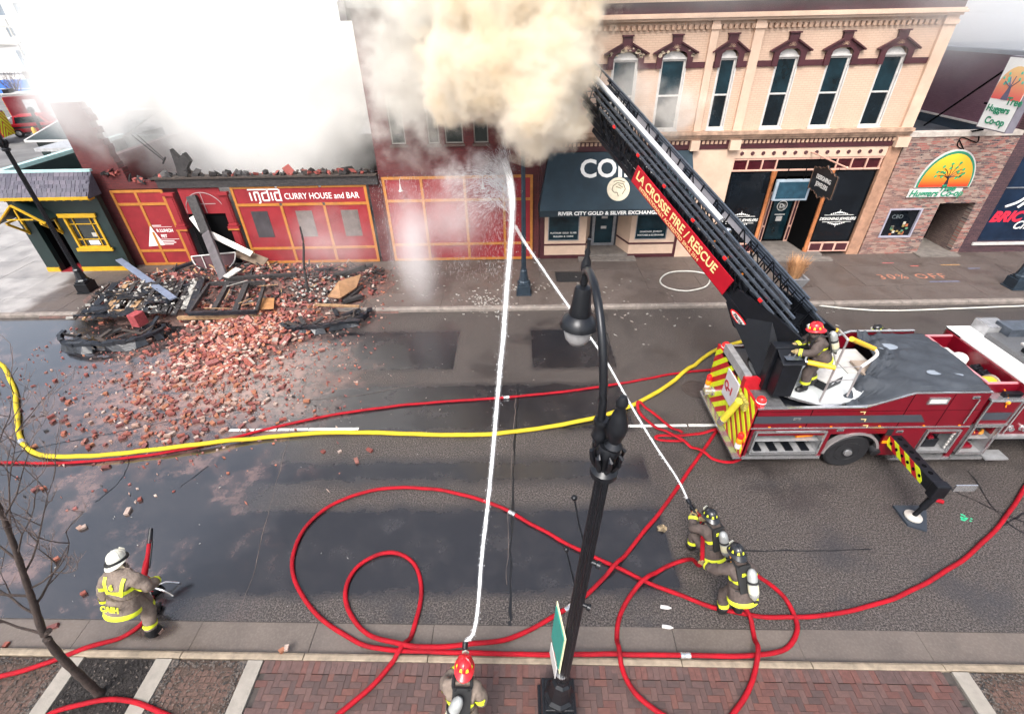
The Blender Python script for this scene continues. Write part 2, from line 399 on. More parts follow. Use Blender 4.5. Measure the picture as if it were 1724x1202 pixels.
crackline([(-6.5, 10.9), (-4.8, 11.15), (-3.6, 11.5), (-2.9, 11.8)], .014, M_CRKP); crackline([(-6.8, 12.3), (-6.6, 11.2), (-6.7, 10.4)], .016, M_CRKP)
crackline([(9.6, 8.0), (10.5, 7.0), (11.6, 6.0), (12.4, 5.4)], .02, M_CRK); crackline([(10.3, 6.4), (11.2, 6.8), (12.2, 7.2)], .02, M_CRK); crackline([(3.2, 6.0), (5.2, 5.9), (7.3, 5.92)], .014, M_CRK)
crackline([(10.9, 8.0), (10.6, 6.6), (11.2, 5.6)], .02, M_CRK)
MB().lathe([(.42, .003), (.42, .008), (.36, .008), (.36, .005), (.33, .005), (.33, .009)], (5.3, 11.25, 0), n=28).build('manhole_cover', mat('cast_iron', (.06, .045, .04), .55, .3, var=.3, vs=10, bump=.6, bs=40), label='round cast iron manhole cover beside the ladder truck', cat='manhole cover')
# green survey paint by the outrigger
M_GRN = mat('survey_green', (.03, .45, .22), .6)
c0 = G(1628, 873)
for k in range(7):
    a = rnd.uniform(0, 6.3); r = rnd.uniform(0, .14); s = rnd.uniform(.02, .06)
    cx, cy2 = c0.x+r*math.cos(a), c0.y+r*math.sin(a)
    sheet('paint_mark', [(cx+s*math.cos(t)*rnd.uniform(.5, 1.3), cy2+s*math.sin(t)*rnd.uniform(.4, 1)) for t in [i*.9 for i in range(7)]], M_GRN, road)

# ---- near side: gutter slabs, kerb stones, paving
NK = math.radians(-1.06)
def near(x, y): return (x*math.cos(NK)-(y-3.72)*math.sin(NK), 3.72+x*math.sin(NK)+(y-3.72)*math.cos(NK))
def nbox(mb, x0, x1, y0, y1, z0, z1, mi=0):
    return mb.add([(*near(x, y), z) for z in (z0, z1) for y in (y0, y1) for x in (x0, x1)], MB.BF, mi)
near_pavement = nbox(MB(), -30, 30, -3, 3.715, -.05, .085).build('pavement_near', M_JOINT, kind='structure')
seams = [-6.02+2.185*k for k in range(-7, 12)]
kerb_near = nbox(MB(), -30, 30, 3.725, 3.845, -.05, .07).build('kerb_near', M_JOINT, kind='structure')
gutter = nbox(MB(), -30, 30, 3.85, 4.42, -.04, .001).build('gutter', M_JOINT, kind='structure')
for a, b in zip(seams[:-1], seams[1:]):
    mb = MB(); j = rnd.uniform(-.004, .004)
    # rounded kerb nose
    prof = [(3.717, -.02), (3.717, .135), (3.73, .142), (3.80, .140), (3.835, .122), (3.852, .06), (3.855, -.02)]
    A = [V((*near(a+.008, q[0]+j), q[1])) for q in prof]; B = [V((*near(b-.008, q[0]+j), q[1])) for q in prof]
    n = len(prof); mb.add(A+B, [(i, i+1, n+i+1, n+i) for i in range(n-1)]+[tuple(range(n)), tuple(range(2*n-1, n-1, -1))])
    mb.build('kerb_stone', M_KERB, kerb_near)
    nbox(MB(), a+.006+rnd.uniform(-.01, .01), b-.006, 3.862, 4.40+rnd.uniform(-.01, .02), -.02, .012).build('gutter_slab', M_GUT, gutter)
# concrete strips between planting squares
for a, b in ((-8.0, -7.73), (-6.43, -6.14), (-4.79, -4.52), (7.17, 7.44), (-9.7, -9.43), (8.85, 9.12)):
    nbox(MB(), a, b, .5, 3.705, .05, .138).build('concrete_strip', M_STRIP, near_pavement, bev=.006)
# tree square of dark mulch with chips
mul = nbox(MB(), -7.725, -6.435, .5, 3.70, .05, .095).build('mulch', M_MULCH, kind='stuff', label='dark wet mulch in the street tree square', cat='mulch')
mb = MB()
for k in range(1500):
    x, y = near(rnd.uniform(-7.7, -6.45), rnd.uniform(2.5, 3.69)); s = rnd.uniform(.008, .022); a = rnd.uniform(0, 3.1); u = V((math.cos(a), math.sin(a), rnd.uniform(-.4, .4)))*s; w = V((-math.sin(a), math.cos(a), rnd.uniform(-.3, .3)))*s*rnd.uniform(.3, .7)
    mb.obox((x, y, .10+rnd.uniform(0, .012)), u, w, V((0, 0, .003)), 0 if rnd.random() < .9 else 1)
mb.build('wood_chips', [M_MULCH, M_GRIT], mul, kind='stuff')
# squares of sunk brick under grit
PB = MB().box(-.098, .098, -.048, .048, -.03, 0).mesh('paver', M_PAVE)
M_GRAV = mat('grit_brown', (.04, .025, .019), .75, var=.5, vs=35, bump=1., bs=90, col2=(.095, .058, .043))
for a, b in ((-6.13, -4.80), (-9.42, -8.01), (7.45, 8.84)):
    gr = nbox(MB(), a, b, .5, 3.70, .05, .108).build('grit_bed', M_GRAV, kind='stuff', label={-6.13: 'brown grit over bricks between two pale concrete strips', -9.42: 'brown grit over bricks beside the leaning street tree', 7.45: 'brown grit over bricks in the square at the far end of the brick paving'}[a], cat='grit')
    mb = MB()
    yy = 2.4
    while yy < 3.6:
        xx = a+.14
        while xx < b-.16:
            if rnd.random() < .8:
                c = near(xx+.05, yy); mb.obox((c[0], c[1], .106+rnd.uniform(-.004, .004)), V((.044, 0, 0)), V((0, .044, 0)), V((0, 0, .006)), 0)
            xx += .1
        yy += .1
    mb.build('sunk_bricks', mat('sunk_brick', (.09, .05, .038), .7, var=.5, vs=25, bump=.5, bs=60), gr, kind='stuff')
    mb = MB()
    for k in range(1500):
        edge = rnd.random() < .45
        x = rnd.choice([a+rnd.uniform(0, .13), b-rnd.uniform(0, .13)]) if edge else rnd.uniform(a, b)
        y = rnd.uniform(2.5, 3.69) if rnd.random() < .8 else rnd.uniform(3.58, 3.69)
        c = near(x, y); s = rnd.uniform(.006, .014)
        mb.obox((*c, .112+rnd.uniform(0, .006)), V((s, rnd.uniform(-s, s), 0)), V((rnd.uniform(-s, s), s, 0))*.8, V((0, 0, s*.6)), 0 if rnd.random() < .6 else 1)
    mb.build('grit_stones', [M_GRIT, mat('grit_dark', (.03, .028, .027), .6)], gr, kind='stuff')
# herringbone pavers between the strips
lay = []
for i in range(-46, 73):
    for j in range(0, 27):
        c = (i-j) % 4; cx, cyy = i*.1, 1.0+j*.1
        if c == 0: lay.append((cx+.1, cyy+.05, 0))
        elif c == 2: lay.append((cx+.05, cyy, 1))
lay = [q for q in lay if -4.42 < q[0] < 7.07 and 1.1 < q[1] < 3.52]
for k in range(int(11.6/.1)): lay.append((-4.45+.1*k+.0, 3.61, 1))
lay.sort(key=lambda q: abs(q[1]-3.28)*3+max(0, q[1]-3.6)*9+abs(q[0]-1.2)*.02)
rest = MB()
for k, (x, y, v) in enumerate(lay):
    c = near(x, y); z = .128+rnd.uniform(-.003, .003)
    if k < 300:
        o = link('paver', PB, near_pavement); o.location = (c[0], c[1], z); o.rotation_euler = (rnd.uniform(-.01, .01), rnd.uniform(-.01, .01), NK+(math.pi/2 if v else 0)+rnd.uniform(-.012, .012))
    else:
        a = V((math.cos(NK), math.sin(NK), 0)); b = V((-math.sin(NK), math.cos(NK), 0))
        rest.obox((c[0], c[1], z-.015), a*(.048 if v else .098), b*(.098 if v else .048), V((0, 0, .015)), rnd.randrange(4))
rest.build('pavers', [mat('paver_clay_%d' % k, PAVE[k], .62, var=.3, vs=14, bump=.3, bs=80) for k in (0, 1, 3, 4)], near_pavement, kind='stuff')

# ---- far side: kerb, pavement slabs, corner plaza
far_pavement = MB().box(-60, 60, 16.28, 21.2, -.04, .138).box(-60, -21.7, 21.2, 34.5, -.04, .138).build('pavement_far', M_JOINT, kind='structure')
kerb_far = MB().box(-60, 60, 16.14, 16.27, -.04, .10).build('kerb_far', M_JOINT, kind='structure')
x = -33.
KM = MB().box(-1.24, 1.24, 16.10, 16.275, -.02, .152)
while x < 30:
    a, b = x+.006, x+2.49; pr = [(16.10, -.02), (16.095, .10), (16.115, .142), (16.15, .152), (16.275, .152), (16.275, -.02)]
    mb = MB(); n = len(pr); mb.add([(a, *q) for q in pr]+[(b, *q) for q in pr], [(i, i+1, n+i+1, n+i) for i in range(n-1)]+[tuple(range(n)), tuple(range(2*n-1, n-1, -1))])
    mb.build('kerb_stone', M_FKERB, kerb_far); x += 2.5
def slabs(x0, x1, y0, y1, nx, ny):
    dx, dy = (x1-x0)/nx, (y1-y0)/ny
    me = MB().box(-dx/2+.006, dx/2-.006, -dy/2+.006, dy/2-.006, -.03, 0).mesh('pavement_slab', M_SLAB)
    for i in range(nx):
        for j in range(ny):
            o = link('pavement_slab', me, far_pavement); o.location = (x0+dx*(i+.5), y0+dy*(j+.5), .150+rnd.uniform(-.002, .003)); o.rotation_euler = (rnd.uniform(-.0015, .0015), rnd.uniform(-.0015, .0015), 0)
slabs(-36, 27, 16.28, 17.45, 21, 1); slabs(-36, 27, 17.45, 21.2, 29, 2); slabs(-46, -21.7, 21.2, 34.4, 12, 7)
# tree grate and litter flecks on the far pavement
g0 = G(960, 466, .15)
grate = MB().box(g0.x-.62, g0.x+.62, g0.y-.5, g0.y+.5, .15, .158)
for k in range(9): grate.box(g0.x-.55, g0.x+.55, g0.y-.45+k*.1, g0.y-.40+k*.1, .158, .166)
grate.build('tree_grate', mat('grate_iron', (.03, .03, .032), .5, .4, var=.4, vs=20), label='dark iron grate set in the pavement before the coin shop', cat='grate')
# ================================================================== BUILDINGS
YF = 20.6
M_PEACH = brickmat('peach_painted_brick', (.57, .405, .30), (.54, .38, .28), (.45, .31, .23), mo=.008, grime=(.42, .27, .2), gscale=.5, bump=.5, rough=.7)
M_PEACHP = mat('peach_paint', (.58, .415, .31), .6, var=.12, vs=1.5, bump=.1)
M_PEACHD = mat('peach_trim_soiled', (.36, .235, .165), .65, var=.45, vs=3)
M_MAR = mat('maroon_paint', (.055, .011, .016), .5, var=.25, vs=3)
M_RBRICK = brickmat('red_brick', (.125, .020, .021), (.092, .015, .018), (.065, .02, .02), grime=(.045, .018, .02), gscale=.45)
M_RBRICKY = brickmat('red_brick_side', (.18, .030, .032), (.13, .022, .026), (.10, .032, .03), axis='y', grime=(.05, .02, .02))
M_SBRICK = brickmat('mixed_brick', (.33, .24, .195), (.25, .16, .135), (.22, .175, .145), bw=.26, bh=.068, mo=.009, grime=(.40, .2, .15), gscale=.35, third=[(.72, (.05, .035, .045)), (.66, (.28, .09, .075)), (.72, (.14, .075, .07))])
M_DBRICK = brickmat('dark_brick', (.095, .045, .05), (.055, .028, .036), (.035, .02, .026), bw=.24, grime=(.03, .02, .025))
M_PURP = brickmat('purple_painted_brick_side', (.155, .075, .105), (.135, .062, .09), (.11, .05, .075), axis='y', mo=.006, grime=(.10, .055, .08))
M_INDIA = mat('red_board', (.235, .020, .026), .6, spec=.3, var=.2, vs=1.2, bump=.08, bs=15)
M_ORG = mat('orange_batten', (.40, .155, .027), .55, var=.2, vs=4)
M_CHAR = mat('charred_wood', (.012, .011, .012), .6, var=.6, vs=9, bump=.8, bs=30, col2=(.045, .04, .04))
M_SOOT = mat('sooty_wood', (.07, .05, .04), .75, var=.5, vs=5, bump=.5, col2=(.02, .017, .016))
M_GREEN = mat('dark_green_paint', (.006, .018, .017), .5, var=.2, vs=2)
M_YEL = mat('yellow_paint', (.52, .30, .012), .5, var=.15, vs=4)
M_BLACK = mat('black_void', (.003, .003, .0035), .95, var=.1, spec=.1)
def glassmat(name, col, rough=.06, var=.4, vs=1.0):
    return mat(name, col, rough, var=var, vs=vs, spec=.35)
M_GLASS = glassmat('window_glass', (.004, .009, .013), var=.7, vs=.8); M_GLASSB = glassmat('window_glass_sky', (.008, .026, .036), var=.7, vs=.9); M_GLASSD = glassmat('shop_glass_dark', (.006, .008, .011))  # blue panes: bluish sky reflection painted into the glass colour
M_FRAME = mat('white_frame', (.52, .50, .48), .5, var=.15, vs=6)
M_ALU = mat('grey_aluminium', (.30, .31, .33), .4, .6, var=.2, vs=8)
M_SHING = mat('slate_shingle', (.09, .085, .11), .8, var=.3, vs=12, rand=[(.085, .08, .105), (.11, .10, .13), (.07, .065, .09), (.125, .11, .14), (.095, .09, .115)])
M_TEAL = mat('teal_flashing', (.36, .55, .54), .5, var=.2, vs=3)
M_ROOF = mat('roof_felt', (.045, .05, .062), .75, var=.5, vs=1.2, bump=.3, bs=8)
M_LETW = mat('white_lettering', (.80, .79, .76), .5, var=.05)
M_AWN = mat('slate_blue_canvas', (.012, .029, .043), .75, var=.22, vs=1.6, bump=.15, bs=90)
M_CREAM = mat('cream_disc', (.70, .62, .46), .6, var=.15, vs=8)
M_STEP = mat('step_concrete', (.16, .14, .125), .75, var=.3, vs=4, bump=.2)
def wallgrid(mb, x0, x1, z0, z1, y0, y1, holes, mi=0):
    """a wall slab with rectangular openings, as boxes"""
    xs = sorted({x0, x1, *[h[0] for h in holes], *[h[1] for h in holes]}); zs = sorted({z0, z1, *[h[2] for h in holes], *[h[3] for h in holes]})
    for i in range(len(xs)-1):
        run = None
        for j in range(len(zs)-1):
            cx, cz = (xs[i]+xs[i+1])/2, (zs[j]+zs[j+1])/2
            solid = not any(h[0] < cx < h[1] and h[2] < cz < h[3] for h in holes)
            if solid: run = (run[0], zs[j+1]) if run else (zs[j], zs[j+1])
            if (not solid or j == len(zs)-2) and run:
                mb.box(xs[i], xs[i+1], y0, y1, run[0], run[1], mi); run = None
    return mb
def frame(mb, x0, x1, z0, z1, y0, y1, w, mi=0):
    mb.box(x0, x0+w, y0, y1, z0, z1, mi); mb.box(x1-w, x1, y0, y1, z0, z1, mi)
    mb.box(x0+w, x1-w, y0, y1, z0, z0+w, mi); mb.box(x0+w, x1-w, y0, y1, z1-w, z1, mi); return mb
def PL(px, py, p0, n):
    d = ray(px, py); n = V(n); return C0+d*((V(p0)-C0).dot(n)/d.dot(n))

# ------------------------------------------------ peach two-storey block
B = thing('shop_building', 'peach painted brick block with maroon window hoods over coin and jewellery shops', 'building', (8.2, YF, .15))
XL, XR = .98, 15.42
wins = [(3.58, 4.48), (5.35, 6.25), (7.47, 8.08), (9.55, 10.31), (11.42, 12.20), (13.36, 14.14)]
mb = MB(); ZW0, ZW1 = 5.47, 7.84
wallgrid(mb, XL, XR, 5.2, 9.9, YF, YF+.35, [(a, b, ZW0, ZW1+.24) for a, b in wins])
mb.box(XL, XL+.3, YF+.36, 34, .1, 9.9); mb.box(XR-.3, XR, YF+.36, 34, .1, 9.9); mb.box(XL+.3, XR-.3, 33.7, 34, .1, 9.9)
mb.build('wall', M_PEACH, B)
MB().box(XL+.3, XR-.3, YF+.36, 33.7, 9.4, 9.5).build('roof', M_ROOF, B)
for k, (a, b) in enumerate(wins):
    w = MB(); frame(w, a, b, ZW0, ZW1+.0, YF+.06, YF+.16, .07); w.box(a+.07, b-.07, YF+.08, YF+.14, 6.62, 6.68)
    # step of the outer brickmould
    frame(w, a-.035, b+.035, ZW0, ZW1+.04, YF-.012, YF+.055, .045)
    wn = w.build('window', M_FRAME, B)
    MB().box(a+.07, b-.07, YF+.115, YF+.125, ZW0+.07, 6.62).build('pane', M_GLASS, wn)
    MB().box(a+.07, b-.07, YF+.095, YF+.105, 6.68, ZW1-.07).build('pane', M_GLASSB, wn)
    MB().box(a-.06, b+.06, YF-.07, YF+.05, ZW0-.08, ZW0-.005).build('sill', M_FRAME, wn)
    # pale lunette under the hood
    n = 9; cx = (a+b)/2; hw = (b-a)/2
    arc = [(cx-hw+2*hw*i/n, YF+.05, ZW1+.02+.23*math.sin(math.pi*i/n)**.7) for i in range(n+1)]
    MB().prism([(a, YF+.05, ZW1)]+arc+[(b, YF+.05, ZW1)], (0, .05, 0)).build('lunette', M_FRAME, wn)
    # peaked maroon hood, arched underneath, with a block on top
    out = [(a-.20, 7.55), (a-.20, 7.98), (a-.36, 8.02), (cx-.17, 8.34), (cx-.17, 8.56), (cx+.17, 8.56), (cx+.17, 8.34), (b+.36, 8.02), (b+.20, 7.98), (b+.20, 7.55), (b+.0, 7.55)]
    inn = [(cx+hw*math.cos(math.pi*i/10), ZW1+.03+.25*math.sin(math.pi*i/10)**.7) for i in range(11)]
    half = len(inn)//2
    h = MB()
    # left and right halves so that every face stays simple
    Lp = [(a, 7.55), (a-.20, 7.55), (a-.20, 7.98), (a-.36, 8.02), (cx-.17, 8.34), (cx-.17, 8.56), (cx, 8.56)]+[(p[0], p[1]) for p in inn[half:]]
    Rp = [(cx, 8.56), (cx+.17, 8.56), (cx+.17, 8.34), (b+.36, 8.02), (b+.20, 7.98), (b+.20, 7.55), (b, 7.55)]+[(p[0], p[1]) for p in inn[:half+1]]
    for P in (Lp, Rp): h.prism([(x, YF-.10, z) for x, z in P], (0, .10, 0))
    h.bar((a-.36, YF-.13, 8.03), (cx-.15, YF-.13, 8.36), .10, .05); h.bar((b+.36, YF-.13, 8.03), (cx+.15, YF-.13, 8.36), .10, .05)
    h.box(cx-.21, cx+.21, YF-.15, YF+.01, 8.56, 8.61)
    ho = h.build('hood', M_MAR, wn)
    f_ = MB()
    for q in range(7):
        t = math.pi*(q+.5)/7; f_.bar((cx+.03*math.cos(t), YF-.103, 8.17+.03*math.sin(t)), (cx+.14*math.cos(t), YF-.103, 8.17+.13*math.sin(t)), .022, .012)
    f_.build('fan_ornament', M_PEACHD, wn)
    if k < 2:
        pp = MB()
        for q in range(16 if k == 0 else 9):
            u0 = rnd.uniform(-1, 1); px_, pz_ = cx+u0*(hw+.2), 8.22-.22*abs(u0)+rnd.uniform(-.12, .10); rr = rnd.uniform(.03, .10); pp.add([(px_+rr*rnd.uniform(.6, 1.3)*math.cos(t), YF-.104, pz_+rr*.7*rnd.uniform(.5, 1.3)*math.sin(t)) for t in [i*.785 for i in range(8)]], [tuple(range(8))])
        pp.build('peeled_paint', mat('bare_stone', (.40, .33, .24), .8, var=.3), wn, kind='stuff')
# belt course, cornice, pilasters, dentils
edges = [XL]+[v for a, b in wins for v in (a-.2, b+.2)]+[XR]
for i in range(0, len(edges), 2):
    if edges[i+1]-edges[i] > .05: MB().box(edges[i], edges[i+1], YF-.05, YF-.001, 7.55, 7.74).build('belt_course', M_MAR, B)
for a, b in ((XL+.0, XL+.25), (6.93, 7.2), (8.46, 8.8), (14.98, 15.42)):
    MB().box(a, b, YF-.12, YF-.001, 5.42, 9.02).build('pilaster', M_PEACHP, B)
    MB().box(a-.03, b+.03, YF-.17, YF-.125, 8.72, 8.86).build('pilaster_cap', M_PEACHP, B)
c = MB(); c.box(XL, XR+.05, YF-.2, YF-.002, 8.98, 9.06); c.box(XL, XR+.1, YF-.30, YF-.002, 9.06, 9.14); c.box(XL, XR+.06, YF-.24, YF-.002, 9.14, 9.2)
c.build('cornice', M_PEACHP, B)
MB().box(XL, XR, YF-.18, YF-.003, 9.2, 9.52).build('frieze', M_MAR, B)
c = MB(); c.box(XL, XR+.1, YF-.34, YF-.002, 9.52, 9.62); c.box(XL, XR+.12, YF-.4, YF+.2, 9.62, 9.98); c.build('top_cornice', M_PEACHP, B)
dm = MB().box(-.055, .055, -.1, 0, -.07, .07).mesh('dentil', M_PEACHD)
x = XL+.4
while x < XR-.5:
    if not (6.85 < x < 7.3 or 8.4 < x < 8.9):
        o = link('dentil', dm, B); o.location = V((x, YF-.001, 8.80))
    x += .2
# sill cornice over the shops
c = MB(); c.box(XL, XR, YF-.30, YF-.002, 5.30, 5.42); c.box(XL, XR, YF-.22, YF-.002, 5.20, 5.30); c.box(XL, XR, YF-.14, YF+.3, 5.10, 5.20)
c.build('shop_cornice', M_PEACHD, B)
MB().box(XL, XR, YF-.06, YF+.3, 4.74, 5.10).build('shop_frieze', M_MAR, B)
dm2 = MB().box(-.05, .05, -.05, 0, -.06, .06).mesh('dentil', M_PEACHD)
x = XL+.15
while x < XR-.2:
    if not (6.9 < x < 7.3 or 8.4 < x < 8.85): o = link('dentil', dm2, B); o.location = (x, YF-.061, 5.0)
    x += .17
for a, b in ((6.95, 7.2), (8.5, 8.82), (15.0, 15.4)):
    MB().box(a-.05, b+.05, YF-.24, YF-.001, 4.72, 5.09).build('bracket', M_PEACHP, B)
MB().box(7.12, 8.82, YF-.03, YF+.3, .15, 4.74).build('pier', M_PEACHP, B)
MB().box(14.86, 15.38, YF-.05, YF+.3, .15, 4.74).build('pier', mat('copper_pier', (.36, .20, .13), .6, var=.3, vs=3), B)
MB().box(XL, XL+.22, YF-.02, YF+.3, .15, 4.74).build('pier', M_MAR, B)
MB().box(7.0, 7.12, YF-.02, YF+.3, .15, 4.74).build('pier', M_MAR, B)
# --- coin shop front
cs = MB(); M_SHOPIN = mat('shop_interior', (.03, .035, .045), .8, var=.4)
wallgrid(cs, 1.2, 3.05, .85, 2.9, YF, YF+.15, [(1.36, 2.74, .98, 2.6)]); wallgrid(cs, 5.0, 7.0, .85, 2.9, YF, YF+.15, [(5.22, 6.62, .98, 2.6)])
cs.box(1.2, 3.05, YF, YF+.15, .32, .78); cs.box(5.0, 7.0, YF, YF+.15, .32, .78)
cs.add([(3.05, YF, .32), (3.36, YF+1.05, .32), (3.36, YF+1.05, 2.9), (3.05, YF, 2.9)], [(0, 1, 2, 3)])
cs.add([(5.0, YF, .32), (4.62, YF+1.05, .32), (4.62, YF+1.05, 2.9), (5.0, YF, 2.9)], [(0, 1, 2, 3)])
cs.build('shop_front', M_PEACHP, B)
for a, b, z0, z1, e in ((1.2, 3.07, .15, .32, .02), (4.98, 7.0, .15, .32, .02), (1.2, 3.07, .78, .85, .03), (4.98, 7.0, .78, .85, .03)): MB().box(a, b, YF-e, YF+.15, z0, z1).build('band', M_MAR, B)
for (p, q) in (((3.05, YF), (3.36, YF+1.05)), ((5.0, YF), (4.62, YF+1.05))): MB().bar((p[0], p[1]-.01, .815), (q[0], q[1]-.01, .815), .05, .07).build('band', M_MAR, B)
for (a, b, l1, l2) in ((1.36, 2.74, 'PLATINUM  GOLD  SILVER', 'BULLION  &  COINS'), (5.22, 6.62, 'DIAMONDS  JEWELRY', 'WATCHES & SILVERWARE')):
    wn = frame(MB(), a, b, .98, 2.6, YF+.02, YF+.09, .04).build('shop_window', M_ALU, B)
    MB().box(a+.04, b-.04, YF+.05, YF+.06, 1.02, 2.56).build('pane', M_GLASSB, wn)
    text(l1, .10, M_LETW, wn, ((a+b)/2, YF+.044, 1.30), align='CENTER', ext=.002, bold=.002); text(l2, .10, M_LETW, wn, ((a+b)/2, YF+.044, 1.14), align='CENTER', ext=.002, bold=.002)
MB().box(3.36, 4.62, YF+1.06, YF+1.2, .32, 2.9).build('entry_wall', M_SHOPIN, B)
d = frame(MB(), 3.46, 4.52, .34, 2.75, YF+1.0, YF+1.055, .12).build('door', M_ALU, B)
MB().box(3.58, 4.40, YF+1.02, YF+1.03, .46, 2.63).build('pane', M_GLASSB, d)
for (x, z, w, h) in ((3.86, 1.62, .27, .26), (3.86, 1.14, .25, .13), (3.93, 1.95, .15, .14)): MB().box(x, x+w, YF+1.005, YF+1.012, z, z+h).build('notice', M_FRAME, d)
MB().box(3.05, 5.0, YF-.02, YF+1.05, .15, .33).build('step', M_STEP, B); MB().box(2.75, 5.3, YF-.42, YF-.025, .15, .24).build('step', M_STEP, B)
MB().box(XL+.22, 7.0, YF+.16, YF+.3, 2.9, 4.73).build('shop_header', M_MAR, B)
# awning: sloped canvas with a raked left end and valance
AW = thing('awning', 'slate blue canvas awning over the coin shop lettered in white', 'awning', (4, YF, 2.5))
YA, ZA, ZT = 19.5, 2.72, 4.72
pts = [(.92, YA, ZA), (7.25, YA, ZA), (7.05, YF-.07, ZT), (1.32, YF-.07, ZT), (.92, YF-.07, ZA), (7.25, YF-.07, ZA)]
MB().add(pts, [(0, 1, 2, 3), (0, 3, 4), (1, 5, 2), (0, 4, 5, 1), (3, 2, 5, 4)]).build('canopy', M_AWN, AW)
MB().box(.92, 7.25, YA-.012, YA, ZA-.26, ZA).box(.908, .92, YA-.012, YF-.08, ZA-.26, ZA).box(7.25, 7.262, YA-.012, YF-.08, ZA-.26, ZA).build('valance', mat('valance_canvas', (.010, .020, .028), .75, var=.2), AW)
sl = V((0, YF-.07-YA, ZT-ZA)).normalized(); nrm = V((1, 0, 0)).cross(sl)
po = PL(976, 299, (0, YA, ZA), nrm)-nrm*-.012
text('COINS', .98, M_LETW, AW, po, (1, 0, 0), sl, bold=.022, ext=.01)
mc = PL(1041, 319, (0, YA, ZA), nrm)
dsc = MB().lathe([(.46, 0), (.46, .02), (.42, .024), (.42, .02), (0.01, .02)], mc, nrm, 30).build('coin_emblem', M_CREAM, AW)
hd = MB()
for (u0, v0, u1, v1) in ((-.22, .12, -.05, .25), (-.05, .25, .2, .2), (.2, .2, .28, .0), (-.22, .12, -.26, -.02), (-.26, -.02, -.18, -.12), (-.18, -.12, -.05, -.13), (-.05, -.13, .0, -.28), (.28, 0, .15, -.2), (-.1, .1, .12, .02), (.0, .18, .18, .06), (-.2, .3, .05, .34), (.05, .34, .26, .26)):
    a_ = mc+nrm*.026+V((1, 0, 0))*u0+sl*v0; b_ = mc+nrm*.026+V((1, 0, 0))*u1+sl*v1; hd.bar(a_, b_, .03, .008, nrm)
hd.build('relief', mat('coin_lines', (.16, .12, .07), .6), AW)
text('RIVER CITY GOLD & SILVER EXCHANGE', .205, M_LETW, AW, (1.68, YA-.016, ZA-.20), bold=.006, ext=.003, sx=1.12)
# --- jewellery shop front
M_COPW = mat('copper_wood', (.40, .14, .05), .45, var=.3, vs=4); M_PINK = mat('pink_trim', (.62, .36, .28), .55, var=.15)
j = MB(); j.box(8.82, 14.86, YF-.03, YF+.2, 4.36, 4.74)
j.build('rosette_board', M_PEACHP, B)
rm = MB().lathe([(.075, 0), (.075, .02), (.05, .035), (.03, .02)], (0, 0, 0), (0, -1, 0), 12).mesh('rosette', M_MAR, True)
for k in range(14): o = link('rosette', rm, B); o.location = (9.08+k*.425, YF-.031, 4.55)
tr = MB(); tr.box(8.82, 14.86, YF+.0, YF+.1, 4.28, 4.355); tr.box(8.82, 14.86, YF, YF+.1, 3.84, 3.90)
for x in (8.82, 9.4, 10.0, 10.58, 13.02, 13.62, 14.22, 14.78): tr.box(x, x+.05, YF, YF+.1, 3.9, 4.28)
tr.build('transom_frame', M_PINK, B)
for a, b in ((8.87, 9.4), (9.45, 10.0), (10.05, 10.58), (13.07, 13.62), (13.67, 14.22), (14.27, 14.78)): MB().box(a, b, YF+.06, YF+.07, 3.9, 4.28).build('transom_pane', mat('maroon_glass', (.05, .008, .012), .15, var=.3), B)
MB().box(10.62, 13.02, YF+.05, YF+.2, 3.6, 4.28).build('header', M_BLACK, B)
for (a, b, cx) in ((8.87, 10.55, 9.72), (13.08, 14.80, 13.95)):
    wn = frame(MB(), a, b, .74, 3.84, YF+.02, YF+.09, .05).build('shop_window', M_BLACK, B)
    MB().box(a+.05, b-.05, YF+.05, YF+.06, .79, 3.79).build('pane', M_GLASSD, wn)
    text('DESIGNING JEWELERS', .17, M_LETW, wn, (cx, YF+.044, 1.72), align='CENTER', ext=.002, bold=.003, shear=.15, sx=.92)
    sc = MB()
    for s in (-1, 1):
        z = 1.79+s*.15; sc.box(cx-.62, cx+.62, YF+.040, YF+.046, z-.008, z+.008)
        for q in range(9):
            u = (q-4)/4; zz = z+s*(.045+.08*(1-abs(u))); sc.sphere((cx+u*.34, YF+.043, zz), .028+.014*(1-abs(u)), 6, 4, 0, (1, .15, 1))
        sc.prism([(cx-.03, YF+.04, z+s*.06), (cx, YF+.04, z+s*.25), (cx+.03, YF+.04, z+s*.06)], (0, .005, 0))
    sc.build('scrollwork', M_LETW, wn)
    pb = MB(); pb.box(a-.02, b+.02, YF-.02, YF+.12, .30, .74)
    pn = pb.build('stall_riser', M_PINK, B)
    n = 3; w = (b-a)/n
    for q in range(n): MB().box(a+q*w+.05, a+(q+1)*w-.05, YF-.028, YF-.021, .36, .68).build('riser_panel', M_MAR, pn)
for x in (10.62, 12.98): MB().lathe([(.11, .3), (.11, .45), (.085, .5), (.085, 3.5), (.11, 3.56), (.11, 3.84)], (x, YF+.02, 0), n=12).build('column', M_COPW, B, smooth=True)
